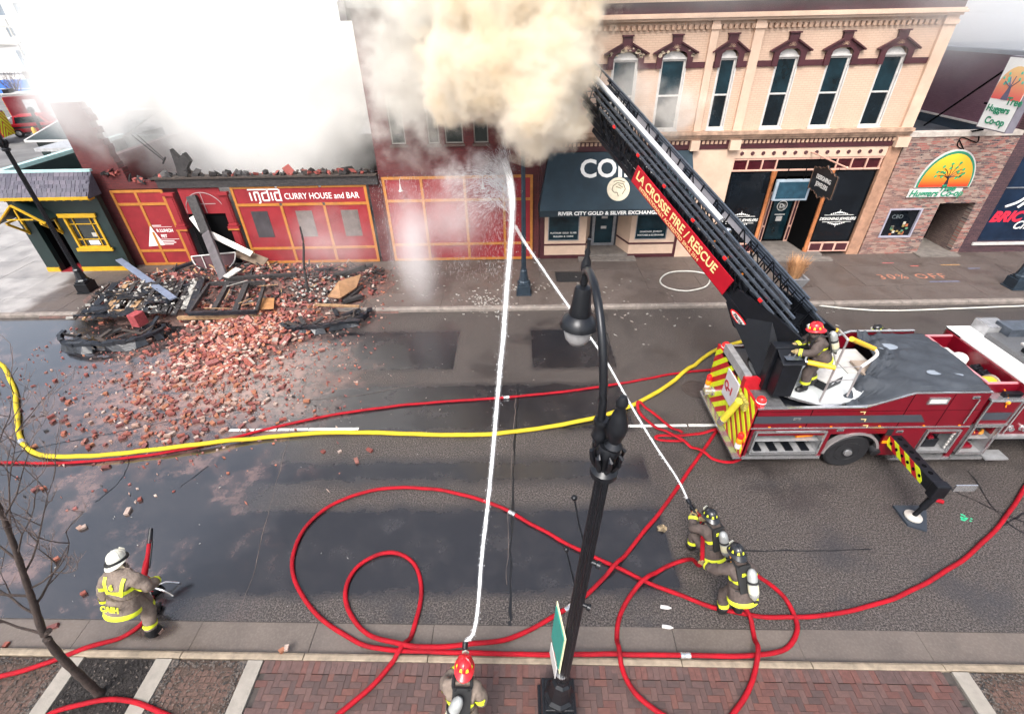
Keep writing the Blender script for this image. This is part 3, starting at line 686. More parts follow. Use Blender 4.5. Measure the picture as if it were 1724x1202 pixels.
# splayed entry
en = MB(); YD = YF+1.25
en.add([(10.72, YF+.05, .3), (11.35, YD, .3), (11.35, YD, 3.84), (10.72, YF+.05, 3.84)], [(0, 1, 2, 3)]); en.add([(12.88, YF+.05, .3), (12.75, YD, .3), (12.75, YD, 3.84), (12.88, YF+.05, 3.84)], [(0, 1, 2, 3)])
en.box(11.35, 12.75, YD+.06, YD+.2, .3, 3.84); en.build('entry_wall', M_BLACK, B)
d = frame(MB(), 11.55, 12.55, .32, 2.6, YD, YD+.055, .09).build('door', M_BLACK, B)
MB().box(11.64, 12.46, YD+.02, YD+.03, .41, 2.51).build('pane', M_GLASSB, d)
em = MB(); em.lathe([(.23, 0), (.23, .006), (.205, .006), (.205, 0)], (12.05, YD+.02, 1.98), (0, -1, 0), 20); em.build('emblem_ring', M_LETW, d)
text('Dj', .27, M_LETW, d, (12.05, YD+.012, 1.89), align='CENTER', ext=.002, bold=.004)
MB().box(11.82, 12.28, YD+.008, YD+.014, 1.57, 1.60).build('notice', M_LETW, d); MB().box(11.93, 12.2, YD+.008, YD+.014, 1.28, 1.5).build('notice', M_FRAME, d)
for (x0, x1) in ((11.36, 11.53), (12.57, 12.74)):
    fp = MB().box(x0, x1, YD-.02, YD+.05, .3, 2.6).build('side_panel', M_PINK, B)
    for z0, z1 in ((.38, 1.0), (1.1, 2.5)): MB().box(x0+.04, x1-.04, YD-.028, YD-.021, z0, z1).build('panel', M_MAR, fp)
MB().box(9.7, 13.6, YF-.35, YD+.05, .15, .31).build('step', M_STEP, B); MB().box(9.4, 13.9, YF-.75, YF-.36, .15, .22).build('step', M_STEP, B)
tv = MB().box(10.55, 11.98, YF-.55, YF-.43, 2.78, 3.63).build('hanging_screen', mat('screen_case', (.30, .36, .42), .45, var=.2), None, bev=.02, label='blue-grey framed display screen hung over the jewellery shop door', cat='screen')
MB().box(10.65, 11.88, YF-.562, YF-.551, 2.87, 3.54).build('display', mat('screen_glass', (.018, .055, .085), .12, var=.3), tv)
MB().bar((10.9, YF-.5, 3.63), (10.9, YF-.5, 4.3), .03, .03).bar((11.6, YF-.5, 3.63), (11.6, YF-.5, 4.3), .03, .03).build('hanger', M_BLACK, tv)
# bracket sign standing out from the wall
XS = F(1368, 256, YF-.1).x
HS = thing('hanging_sign', 'black scrolled hanging sign of the jewellery shop on a pink bracket arm', 'sign', (XS, YF, 4.7))
pa, pb_ = XP(1366, 256, XS), XP(1426, 283, XS)
pa = V((XS, YF-.02, pa.z)); MB().tube([pa, pb_], .03, 8).sphere(pb_, .05, 8, 6).build('bracket_arm', M_PINK, HS)
q0, q1 = XP(1374, 279, XS), XP(1414, 296, XS); zt = min(q0.z, q1.z)-.05; y0, y1 = q1.y, q0.y
prof = []
for k in range(25):
    u = k/24; prof.append((y0+(y1-y0)*u, zt+.10*math.sin(u*math.pi)+.12*max(0, 1-abs(u-.5)*6)+.03*math.sin(u*40)))
for k in range(25):
    u = 1-k/24; prof.append((y0+(y1-y0)*u, zt-.78-.05*math.sin(u*math.pi)-.12*max(0, 1-abs(u-.5)*5)-.03*math.sin(u*40)))
bd = MB().prism([(XS-.03, a, b) for a, b in prof], (.06, 0, 0)).build('board', mat('sign_black', (.012, .012, .013), .45), HS)
ym = (y0+y1)/2
text('DESIGNING', .23, M_LETW, HS, (XS-.034, ym, zt-.33), (0, -1, 0), (0, 0, 1), align='CENTER', ext=.002, bold=.002, sx=.85); text('JEWELERS', .23, M_LETW, HS, (XS-.034, ym, zt-.58), (0, -1, 0), (0, 0, 1), align='CENTER', ext=.002, bold=.002, sx=.85)
rim = MB(); rim.tube([(XS-.035, a, b) for a, b in prof]+[(XS-.035, *prof[0])], .014, 5); rim.build('scroll_rim', mat('bronze_rim', (.16, .09, .06), .5, .3), HS)
for yy in (y0+.15, y1-.15): MB().tube([(XS, yy, zt+.02), (XS, yy, pa.z-(pa.y-yy)*(pa.z-pb_.z)/(pa.y-pb_.y))], .008, 5).build('chain', M_BLACK, HS)

# ------------------------------------------------ co-op: low front of mixed brick
K = thing('brick_shop', 'low shop front of mixed tan and dark brick with a recessed doorway', 'building', (17.5, YF, .15))
wallgrid(MB(), 15.44, 19.86, .1, 5.05, YF-.04, YF+.25, [(15.98, 17.38, .92, 2.2), (18.0, 19.5, .2, 2.4)]).build('wall', M_SBRICK, K)
MB().box(15.3, 19.86, YF-.08, YF+.3, 5.05, 5.22).build('coping', mat('pale_coping', (.42, .37, .33), .7, var=.35, vs=3), K)
MB().box(15.44, 19.84, YF+.26, 34, 4.6, 4.7).build('roof', M_ROOF, K)
wn = frame(MB(), 15.98, 17.38, .92, 2.2, YF-.07, YF+.05, .06).build('window', mat('lilac_frame', (.34, .33, .40), .5), K)
MB().box(16.04, 17.32, YF+.02, YF+.03, .98, 2.14).build('pane', M_GLASSD, wn)
text('CBD', .24, mat('dim_letter', (.12, .14, .15), .5), wn, (16.25, YF+.012, 1.75), ext=.002)
M_TINS = mat('window_goods', (.4, .2, .1), .6, rand=[(.4, .12, .05), (.1, .25, .15), (.55, .5, .42), (.35, .25, .08)])
for k in range(14): MB().box(0, .1, 0, .02, 0, rnd.uniform(.06, .16)).build('displayed_pack', M_TINS, wn, loc=(16.35+rnd.uniform(0, .75), YF-.005, 1.02+rnd.uniform(0, .45)))
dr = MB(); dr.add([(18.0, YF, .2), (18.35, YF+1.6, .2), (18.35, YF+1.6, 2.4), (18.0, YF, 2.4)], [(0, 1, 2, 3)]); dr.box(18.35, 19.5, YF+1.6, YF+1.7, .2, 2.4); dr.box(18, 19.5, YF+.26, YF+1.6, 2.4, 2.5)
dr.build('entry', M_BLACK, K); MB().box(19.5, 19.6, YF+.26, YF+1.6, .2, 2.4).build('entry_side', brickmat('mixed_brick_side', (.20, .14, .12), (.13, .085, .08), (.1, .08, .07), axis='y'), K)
MB().box(17.85, 19.65, YF-.5, YF+1.6, .15, .21).build('step', M_STEP, K)
# round wall sign with a tree
TS = thing('wall_sign', 'half-round orange wall sign with a green tree on the mixed brick shop', 'sign', (17.6, YF-.1, 3))
cx, cz, R = 17.68, 3.2, 1.06
def dome(r, zb, n=28, kx=1.0, kz=1.2):
    a0 = math.asin(max(-1, min(1, (zb-cz)/(r*kz)))); P = []
    for i in range(n+1):
        t = a0+(math.pi-2*a0)*i/n; P.append((cx+r*kx*math.cos(t), cz+r*kz*math.sin(t)))
    return P
def disc(P, y, th, m, nm): return MB().prism([(x, y, z) for x, z in P], (0, th, 0)).build(nm, m, TS)
disc(dome(R+.08, cz-.12), YF-.10, .055, M_FRAME, 'backing'); disc(dome(R+.03, cz-.10), YF-.112, .011, mat('sign_green', (.02, .20, .11), .5), 'border')
om, g = newmat('sunset_orange'); p, x, y, z = g.pos(); g.val(g.b.inputs['Base Color'], g.mix(g.rng(z, cz, cz+1.1), g.mix(g.rng(z, cz-.1, cz+.45), (.72, .03, .015), (.80, .20, .015)), (.85, .48, .03))); g.b.inputs['Roughness'].default_value = .5
disc(dome(R-.05, cz-.08), YF-.122, .009, om, 'field')
tb = MB(); M_TRUNK = mat('sign_dark', (.02, .02, .02), .5)
tb.prism([(cx-.02, YF-.132, cz-.08), (cx+.18, YF-.132, cz-.08), (cx+.10, YF-.132, cz+.25), (cx+.04, YF-.132, cz+.25)], (0, .009, 0))
lf = MB()
for (t, l) in ((.4, .62), (.8, .55), (1.2, .72), (1.7, .6), (2.2, .55), (2.6, .62), (.1, .45), (2.9, .5)):
    a_ = V((cx+.06, YF-.128, cz+.25)); m_ = a_+V((math.cos(t)*l*.5, 0, math.sin(t)*l*.5+.06)); e_ = a_+V((math.cos(t)*l, 0, math.sin(t)*l*.9)); tb.tube(smooth_path([a_, m_, e_], 5), .014, 5)
    for q in range(2):
        c_ = a_.lerp(e_, .7+.35*q)+V((rnd.uniform(-.06, .06), 0, rnd.uniform(-.06, .06))); lf.prism([(c_.x-.07, YF-.135, c_.z), (c_.x, YF-.135, c_.z-.06), (c_.x+.08, YF-.135, c_.z+.02), (c_.x, YF-.135, c_.z+.07)], (0, .006, 0))
tb.build('tree', M_TRUNK, TS); lf.build('leaf_shapes', mat('leaf_green', (.02, .36, .13), .5), TS, kind='stuff')
M_TXG = mat('letter_green', (.015, .22, .12), .5)
MB().box(cx-1.28, cx+.92, YF-.10, YF-.07, cz-.52, cz-.16).build('name_plate', M_FRAME, TS, bev=.03)
text('Tree', .34, M_TXG, TS, (cx-.1, YF-.14, cz-.24), ext=.006, bold=.008, shear=.2); text('Huggers Co-op', .37, M_TXG, TS, (cx-1.22, YF-.112, cz-.47), ext=.006, bold=.008, shear=.2, sx=.95)
# projecting box sign
XS = 17.7
PS = thing('box_sign', 'tall projecting white sign with a tree above the mixed brick shop', 'sign', (XS, 19.7, 5.4))
ya, yb, za, zb = 18.98, 20.32, 5.42, 7.75
MB().box(XS, XS+.28, ya, yb, za, zb).build('cabinet', mat('sign_cabinet', (.16, .15, .18), .5, var=.2), PS)
MB().box(XS-.012, XS-.001, ya+.04, yb-.04, za+.04, zb-.04).build('face', mat('sign_face', (.72, .74, .74), .4, var=.05), PS)
om2, g = newmat('sunset_face'); p, x, y, z = g.pos(); g.val(g.b.inputs['Base Color'], g.mix(g.rng(z, 6.45, 7.4), (.62, .10, .10), (.75, .52, .25))); g.b.inputs['Roughness'].default_value = .45
ds = [(XS-.018, ya+.05, 6.42), (XS-.018, yb-.05, 6.42)]+[(XS-.018, 19.65+.62*math.cos(math.pi*i/14), 6.75+.72*math.sin(math.pi*i/14)) for i in range(15)]
MB().prism(ds, (.005, 0, 0)).build('sunset', om2, PS)
tb = MB(); M_TRK2 = mat('sign_tree', (.10, .10, .16), .5); tb.prism([(XS-.026, 19.85, 6.42), (XS-.026, 19.55, 6.42), (XS-.026, 19.64, 6.85), (XS-.026, 19.72, 6.85)], (.006, 0, 0))
for t in (.5, 1.1, 1.7, 2.4): tb.tube([(XS-.023, 19.68, 6.82), (XS-.023, 19.68+.35*math.cos(t), 6.82+.35*math.sin(t))], .016, 5)
tb.build('tree', M_TRK2, PS); lf = MB()
for k in range(13):
    t = rnd.uniform(.1, 3.0); r = rnd.uniform(.2, .5); lf.sphere((XS-.024, 19.68+r*math.cos(t), 6.85+r*math.sin(t)), .05, 6, 4, 0, (.1, 1, 1))
lf.build('leaf_shapes', mat('sign_leaf', (.10, .50, .38), .5), PS, kind='stuff')
for s, zz, sz, yy in (('Tree', 6.30, .34, 19.55), ('Huggers', 6.02, .30, 20.22), ('Co-op', 5.62, .33, 20.05)): text(s, sz, M_TXG, PS, (XS-.022, yy, zz), (0, -1, 0), (0, 0, 1), ext=.004, bold=.008)
MB().bar((XS+.14, 20.3, 6.2), (XS+.14, YF, 6.2), .06, .06).bar((XS+.14, 20.1, 5.36), (XS+.14, YF, 5.2), .06, .06).bar((XS+.14, 20.3, 7.4), (XS+.14, YF+2.5, 5), .05, .05).build('bracket', M_BLACK, PS)
# conduit on the brick
cb = [F(1615, 236, YF-.06), F(1622, 252, YF-.06), F(1612, 245, YF-.06), F(1620, 232, YF-.06), F(1645, 240, YF-.06), F(1648, 225, YF-.06)]
MB().tube(smooth_path(cb, 6), .02, 5).build('cable', M_BLACK, K)

# ------------------------------------------------ dark brick neighbour
D_ = thing('dark_brick_building', 'dark brick building with a navy shop window at the street end', 'building', (22, YF, .15))
wallgrid(MB(), 19.88, 32, .1, 7.6, YF-.02, YF+.3, [(20.45, 27, .62, 4.3)]).build('wall', M_DBRICK, D_)
MB().box(19.88, 20.18, YF+.31, 36, 4.75, 7.6).box(19.88, 20.18, YF+.31, 36, .1, 4.5).build('side_wall', M_PURP, D_)
MB().box(19.80, 20.24, YF+.31, 36, 5.05, 5.12).build('flashing', M_FRAME, D_); MB().box(19.82, 19.87, YF+.31, 36, 4.55, 5.05).build('lower_strip', mat('navy_felt', (.02, .035, .055), .6, var=.3), D_)
MB().box(19.80, 20.24, YF+.0, 36, 7.6, 7.75).build('coping', mat('grey_coping', (.2, .22, .26), .6), D_); MB().box(20.2, 32, YF+.3, 36, 7.3, 7.4).build('roof', M_ROOF, D_)
wn = MB().box(20.45, 27, YF+.1, YF+.12, .62, 4.3).build('shop_window', glassmat('navy_glass', (.008, .018, .040), .1), D_)
MB().box(20.3, 27, YF-.09, YF-.02, .5, .62).build('sill', M_FRAME, D_); MB().box(20.45, 27, YF+.06, YF+.098, 2.95, 2.99).build('glazing_bar', M_ALU, wn)
M_RED = mat('letter_red', (.70, .02, .05), .5)
text('BRIC', .62, M_RED, wn, (20.62, YF+.09, 1.52), ext=.004, bold=.03, shear=.25)
text('Ch', .5, M_LETW, wn, (21.75, YF+.085, 1.18), ext=.004, bold=.008, shear=.35)
mk = MB(); mk.tube(smooth_path([(20.95, YF+.09, 2.16), (21.4, YF+.09, 2.36), (21.75, YF+.09, 2.72), (21.85, YF+.09, 2.78)], 6), .05, 6); mk.tube(smooth_path([(21.5, YF+.085, 2.12), (21.8, YF+.085, 2.42), (22.1, YF+.085, 2.5), (22.6, YF+.085, 2.62)], 6), .05, 6); mk.tube(smooth_path([(21.55, YF+.08, 2.7), (21.8, YF+.08, 2.35), (22.1, YF+.08, 2.14), (22.35, YF+.08, 2.18)], 6), .05, 6)
mk.build('brush_mark', M_LETW, wn)

# ------------------------------------------------ middle brick house (on fire)
R_ = thing('brick_house', 'smoking red brick building boarded up with red panels at street level', 'building', (-2.4, YF, .15))
mw = [(-4.98, -4.40), (-3.46, -3.0) if False else (-3.5, -3.05), (-2.82, -2.1), (-1.68, -1.1), (-.2, .5)]
wallgrid(MB(), -5.72, .96, .1, 10.4, YF, YF+.3, [(a, b, 5.12, 6.85) for a, b in mw]).build('wall', M_RBRICK, R_)
MB().box(-5.72, -5.42, YF+.31, 34, .1, 10.4).build('side_wall', mat('sooty_plaster', (.50, .45, .36), .8, var=.3, vs=1), R_); MB().box(.66, .96, YF+.31, 34, .1, 10.4).build('side_wall', M_RBRICKY, R_)
co = MB(); co.box(-5.95, 1.0, YF-.45, YF+.02, 9.75, 9.95); co.box(-5.88, 1.0, YF-.30, YF-.001, 9.55, 9.75); co.box(-5.98, -5.74, YF-.5, YF+.3, 9.2, 9.75); co.build('cornice', mat('grey_cornice', (.14, .13, .13), .7, var=.3), R_)
for (a, b) in mw:
    wn = frame(MB(), a, b, 5.12, 6.85, YF+.08, YF+.15, .05).build('window', mat('grey_frame', (.25, .24, .22), .6), R_)
    MB().box(a+.05, b-.05, YF+.11, YF+.12, 5.17, 6.8).build('pane', glassmat('smoky_glass', (.02, .026, .024), .25), wn); MB().box(a-.06, b+.06, YF-.06, YF+.05, 5.02, 5.11).build('sill', mat('sooty_stone', (.10, .07, .06), .8), wn)
def boards(root, xs, zs, y, skip=(), stop=None):
    """red sheets between orange battens: each sheet and each batten its own piece"""
    for i in range(len(xs)-1):
        for k in range(len(zs)-1):
            if (i, k) in skip: continue
            MB().box(xs[i]+.04, xs[i+1]-.04, y-.01, y+.03, zs[k]+.04, zs[k+1]-.04).build('panel', M_INDIA, root)
    for i, x in enumerate(xs): MB().box(x-.055, x+.055, y-.04, y+.005, zs[0]-.05, (stop if stop and 0 < i < len(xs)-1 else zs[-1]+.05)).build('batten', M_ORG, root)
    for z in zs:
        for i in range(len(xs)-1): MB().box(xs[i]+.055, xs[i+1]-.055, y-.038, y+.005, z-.055, z+.055).build('batten', M_ORG, root)
boards(R_, [-5.55, -3.98, -2.18, -.55, .62], [.24, .95, 2.9, 3.84], YF-.05)
MB().box(-5.66, .8, YF-.045, YF-.001, .1, .19).build('plinth', M_MAR, R_)
MB().box(.02, .5, YF-.055, YF-.045, 1.2, 2.75).build('boarded_door', M_BLACK, R_)
for px, py in ((675, 322), (813, 318)):
    q = F(px, py, YF-.35); lp = thing('gooseneck_lamp', 'small white gooseneck sign lamp over the boarded panels, %s' % ('nearer the curry house' if px < 700 else 'beside the water jet'), 'lamp', q)
    MB().lathe([(.02, .28), (.03, .2), (.055, .06), (.10, 0), (.09, -.01)], q, n=12).build('shade', M_FRAME, lp, smooth=True); MB().tube(smooth_path([q+V((0, 0, .26)), q+V((0, .05, .45)), q+V((0, .30, .42))], 6), .012, 6).build('arm', M_FRAME, lp)

# ------------------------------------------------ burnt curry house
I_ = thing('burnt_restaurant', 'burnt out red panelled curry house with its upper storey gone', 'building', (-11.8, YF, .15))
MB().box(-6.22, -5.74, YF, YF+.35, .1, 4.05).build('end_pier', M_RBRICK, I_)
iw = MB(); iw.box(-17.88, -17.18, YF, YF+.35, .1, 4.2)
# corner of the old upper wall still standing, its broken inner edge stepping up
z = 4.2; xr = -16.35
while z < 6.7:
    iw.box(-17.88, xr+rnd.uniform(-.10, .10), YF, YF+.35, z, z+.22); z += .22; xr -= .035
iw.box(-17.18, -14.5, YF, YF+.35, 3.58, 3.86); iw.box(-17.17, -16.25, YF, YF+.35, 3.86, 4.2)
iw.build('wall', M_RBRICK, I_)
MB().box(-17.88, -17.55, YF+.36, 34, .1, 4.6).build('side_wall', M_RBRICKY, I_)
boards(I_, [-17.12, -16.12, -14.98], [.22, .86, 2.96, 3.5], YF-.05)
boards(I_, [-12.0, -10.1, -8.25, -6.36], [.22, .88, 2.84, 3.58], YF-.05, skip=((0, 2), (1, 2), (2, 2)), stop=2.78)
for x in (-10.1, -8.25): pass
MB().box(-11.95, -6.41, YF-.062, YF-.045, 2.90, 3.53).build('sign_board', M_INDIA, I_)
M_BOARDW = mat('boarded_window_grey', (.13, .105, .095), .7, var=.35, vs=4)
for a, b in ((-11.5, -10.78), (-9.56, -8.85), (-7.6, -6.86)): MB().box(a, b, YF-.075, YF-.061, 1.40, 2.56).build('boarded_window', M_BOARDW if a > -11 else mat('burnt_window', (.035, .03, .035), .6, var=.4), I_)
text('CURRY HOUSE and BAR', .36, M_LETW, I_, (-9.86, YF-.066, 3.06), ext=.004, bold=.001, sx=.84)
# the word india in bar-topped letters
w = MB(); zi = 3.02; y = YF-.068
def st(x0, z0, x1, z1, t=.062): w.bar((x0, y, z0), (x1, y, z1), t, .012, (0, -1, 0))
ox = -11.28
st(ox-.06, zi+.46, ox+1.25, zi+.46, .05)
for (a, b, c_, d_) in ((.0, .0, .0, .34), (.0, .56, .0, .60), (.18, 0, .18, .34), (.18, .34, .36, .34), (.36, .34, .36, -.06), (.36, -.06, .28, -.12), (.50, 0, .76, 0), (.50, 0, .50, .3), (.50, .3, .76, .34), (.76, 0, .76, .60), (.76, .60, .62, .66), (.90, 0, .90, .34), (.90, .56, .90, .60), (1.04, 0, 1.04, .3), (1.04, .32, 1.26, .32), (1.04, 0, 1.26, 0), (1.26, -.04, 1.26, .46)): st(ox+a, zi+b, ox+c_, zi+d_)
w.build('lettering', M_LETW, I_)
# lunch notice on the left sheet
text('R LUNCH', .19, M_LETW, I_, (-15.95, YF-.066, 1.72), ext=.003, bold=.006, sx=.9); text('FET', .19, M_LETW, I_, (-15.85, YF-.066, 1.47), ext=.003, bold=.006, sx=.9)
nt_ = MB()
for k, (a, b) in enumerate(((-16.05, -15.65), (-16.05, -15.2), (-15.95, -15.1), (-15.95, -15.35), (-15.95, -15.3), (-15.95, -15.45))): nt_.box(a, b, YF-.066, YF-.063, [2.0, 1.94, 1.38, 1.30, 1.22, 1.14][k], [2.03, 1.955, 1.395, 1.33, 1.25, 1.17][k])
nt_.build('small_print', M_LETW, I_)
MB().prism([(-16.62, YF-.068, 1.06), (-15.86, YF-.068, 1.12), (-16.12, YF-.10, 2.02)], (0, .006, 0)).build('torn_sheet', M_LETW, I_)
# door bay: half-round fanlight board, pilasters, black opening
MB().box(-14.3, -12.55, YF-.05, YF-.0, 2.5, 3.58).build('fanlight_board', M_INDIA, I_)
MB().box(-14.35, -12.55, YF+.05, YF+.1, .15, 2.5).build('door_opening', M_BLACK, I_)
fl = MB()
fl.tube([(-13.4+.85*math.cos(math.pi*i/16), YF-.056, 2.55+.85*math.sin(math.pi*i/16)) for i in range(17)], .02, 5); fl.bar((-13.4, YF-.056, 2.52), (-13.4, YF-.056, 3.4), .03, .012, (0, -1, 0)); fl.bar((-14.0, YF-.056, 2.92), (-12.9, YF-.056, 2.92), .035, .012, (0, -1, 0)); fl.build('fanlight_lines', mat('grey_line', (.30, .22, .22), .6), I_)
for x in (-14.72, -12.42):
    p = MB(); p.box(x-.17, x+.17, YF-.13, YF-.001, .15, 3.4); p.box(x-.12, x+.12, YF-.16, YF-.131, .4, 1.75); p.box(x-.12, x+.12, YF-.16, YF-.131, 2.15, 3.2); p.build('pilaster', M_INDIA, I_)
    MB().box(x-.24, x+.24, YF-.21, YF-.0, 1.86, 1.96).box(x-.2, x+.2, YF-.19, YF, 1.98, 2.05).build('capital', M_INDIA, I_); MB().box(x-.25, x+.25, YF-.215, YF-.18, 1.80, 1.855).build('gilt_band', M_ORG, I_); MB().box(x-.24, x+.24, YF-.2, YF, 3.3, 3.42).build('capital', M_INDIA, I_)
# burnt lintel beam and crumbling top
MB().box(-15.0, -5.76, YF-.14, YF+.25, 3.62, 3.98).build('lintel_beam', M_CHAR, I_); MB().box(-15.1, -5.76, YF-.22, YF+.3, 3.985, 4.05).build('beam_cap', M_SOOT, I_)
cr = MB()
for k in range(130):
    x = rnd.uniform(-17.1, -5.8); s = rnd.uniform(.04, .14)*(1.6 if rnd.random() < .12 else 1); zz = 4.06 if x > -15 else (4.22 if x < -16.3 else 3.9)
    a = rnd.uniform(0, 3.1); u = V((math.cos(a), math.sin(a), rnd.uniform(-.5, .5)))*s; cr.obox((x, YF+rnd.uniform(-.1, .25), zz+s*.4), u, V((-u.y, u.x, rnd.uniform(-s, s)))*.6, V((rnd.uniform(-s, s)*.4, 0, s*.55)), rnd.choice((0, 0, 1, 2)))
cr.build('broken_edge', [M_CHAR, M_SOOT, mat('loose_brick_red', (.25, .06, .05), .8)], I_, kind='stuff')
st_ = MB(); st_.prism([(-14.1, YF+.0, 4.0), (-13.55, YF+.0, 4.0), (-13.6, YF, 4.35), (-13.35, YF, 4.62), (-13.5, YF, 4.95), (-13.75, YF, 4.75), (-13.98, YF, 5.1), (-14.02, YF, 4.4)], (0, .25, 0)); st_.build('burnt_stub', M_CHAR, I_)
# inside of the ruin: dark floor, party walls catch the smoke
MB().box(-17.5, -5.75, YF+.4, 33.6, .0, .3).build('burnt_floor', M_CHAR, I_); MB().box(-17.5, -5.75, 33.7, 34, .1, 3.2).build('back_wall', M_SOOT, I_)

# ------------------------------------------------ green corner tavern
YG = 20.05
T = thing('corner_tavern', 'small dark green corner tavern with yellow trim and a shingled roof edge', 'building', (-19.5, YG, .15))
XA, XB = -21.32, -17.45
wallgrid(MB(), XA, XB, .1, 3.6, YG, YG+.25, [(-20.72, -19.72, .15, 2.45), (-19.30, -17.92, 1.22, 2.66)]).build('wall', M_GREEN, T)
MB().box(XA, XA+.25, YG+.26, 30, .1, 4.3).box(XB-.62, XB-.5, YF+.0, 30, .1, 4.3).build('side_wall', M_GREEN, T)
MB().box(XA, -20.74, YG-.05, YG-.001, .15, .34).box(-19.7, XB-.02, YG-.05, YG-.001, .15, .34).build('plinth', M_YEL, T)
rf = MB().add([(XA-.35, YG-.5, 3.58), (XB+.1, YG-.5, 3.58), (XB+.1, YG+.25, 4.38), (XA-.05, YG+.25, 4.38), (XA-.35, YG-.5, 3.5), (XB+.1, YG-.5, 3.5), (XB+.1, YG+.25, 3.5), (XA-.35, YG+.25, 3.5)], [(0, 1, 2, 3), (4, 5, 6, 7), (0, 1, 5, 4), (1, 2, 6, 5), (3, 0, 4, 7), (2, 3, 7, 6)]).build('roof', M_SHING, T)
# each shingle
sl_ = V((0, .75, .80)).normalized(); nn = V((0, -.8, .75)).normalized(); SH = {}
for r in range(6):
    x = XA-.32+(r % 2)*.1+r*.05
    while x < XB+.02:
        wd = rnd.choice((.16, .2, .24)); key = wd
        if key not in SH: SH[key] = MB().obox((0, 0, 0), V((wd/2-.008, 0, 0)), sl_*.11, nn*.012).mesh('shingle', M_SHING)
        if x+wd < XB+.12:
            o = link('shingle', SH[key], rf); o.location = V((x+wd/2, YG-.5, 3.58))+sl_*(.10+r*.172)+nn*(.016+rnd.uniform(0, .008)); o.rotation_euler = (rnd.uniform(-.03, .03)+.05, 0, rnd.uniform(-.015, .015))
        x += wd
MB().box(XA-.36, XB+.1, YG-.54, YG-.5, 3.48, 3.6).build('fascia', M_YEL, T)
MB().box(XA-.08, XB+.1, YG+.22, YG+.36, 4.38, 4.47).build('flashing', M_TEAL, T); MB().box(XA-.06, XA+.22, YG+.37, 28, 4.31, 4.47).build('flashing', M_TEAL, T)
MB().box(XA+.26, XB-.62, YG+.37, 30, 3.55, 3.62).build('flat_roof', M_ROOF, T); MB().box(XA, XB-.64, 27.8, 28, 3.6, 4.4).build('parapet', M_GREEN, T)
bk = MB().box(-.045, .045, -.28, 0, -.12, 0).mesh('eave_bracket', M_YEL)
for k in range(11): o = link('eave_bracket', bk, T); o.location = (XA+.25+k*.35, YG-.002, 3.49); o.matrix_parent_inverse = INV[T.name]
wn = frame(MB(), -19.30, -17.92, 1.22, 2.66, YG-.05, YG+.1, .09).build('window', M_YEL, T)
MB().box(-19.42, -17.80, YG-.12, YG-.051, 2.62, 2.78).build('window_head', M_YEL, wn); MB().box(-19.40, -17.80, YG-.12, YG-.051, 1.12, 1.26).build('window_sill', M_YEL, wn)
mu = MB(); mu.box(-19.0, -18.965, YG+.01, YG+.05, 1.31, 2.57); mu.box(-18.26, -18.225, YG+.01, YG+.05, 1.31, 2.57); mu.box(-19.21, -18.01, YG+.01, YG+.05, 2.28, 2.31); mu.box(-19.21, -18.01, YG+.01, YG+.05, 1.60, 1.63); mu.build('glazing_bars', M_YEL, wn)
MB().box(-19.21, -18.01, YG+.06, YG+.07, 1.31, 2.57).build('pane', glassmat('tavern_glass', (.03, .032, .03), .1), wn)
MB().box(-18.8, -18.35, YG+.05, YG+.056, 1.36, 1.56).build('window_notice', M_LETW, wn); MB().box(-18.5, -18.3, YG+.05, YG+.056, 1.72, 1.9).build('window_notice', mat('notice_grey', (.4, .38, .35), .6), wn)
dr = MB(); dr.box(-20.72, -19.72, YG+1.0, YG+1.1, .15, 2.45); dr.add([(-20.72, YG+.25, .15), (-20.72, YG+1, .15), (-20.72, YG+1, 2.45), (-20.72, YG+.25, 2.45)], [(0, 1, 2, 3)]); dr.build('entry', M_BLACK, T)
MB().add([(-19.73, YG+.2, .17), (-19.73, YG+1, .17), (-19.73, YG+1, 2.4), (-19.73, YG+.2, 2.4)], [(0, 1, 2, 3)]).build('open_door', mat('door_dark', (.02, .03, .032), .5), T)
MB().box(-20.7, -19.7, YG-.1, YG+1.0, .15, .162).build('threshold', M_INDIA, T)
# gabled porch hood on brackets
px0, px1, pxm, zE, zR, yP = -21.35, -19.45, -20.4, 2.62, 3.36, YG-.75
ph = MB()
for a, b in ((px0, pxm), (px1, pxm)): ph.prism([(a, yP, zE), (b, yP, zR), (b, yP, zR+.07), (a, yP, zE+.07)], (0, .75, 0))
pr = ph.build('porch_hood', M_GREEN, T)
bg_ = MB(); bg_.bar((px0-.05, yP-.02, zE), (pxm, yP-.02, zR+.02), .05, .15, (0, -1, 0)); bg_.bar((px1+.05, yP-.02, zE), (pxm, yP-.02, zR+.02), .05, .15, (0, -1, 0)); bg_.bar((-20.95, yP-.0, 2.78), (-19.85, yP, 2.78), .04, .05); bg_.bar((pxm, yP, 2.6), (pxm, yP, 3.2), .05, .05); bg_.build('barge_board', M_YEL, pr)
for x in (-21.12, -19.68):
    b_ = MB(); b_.bar((x, yP+.05, 2.58), (x, YG, 1.95), .07, .09); b_.bar((x, YG-.03, 1.9), (x, YG-.03, 2.62), .07, .06); b_.bar((x, yP+.02, 2.62), (x, YG, 2.62), .07, .06); b_.build('porch_bracket', M_YEL, pr)
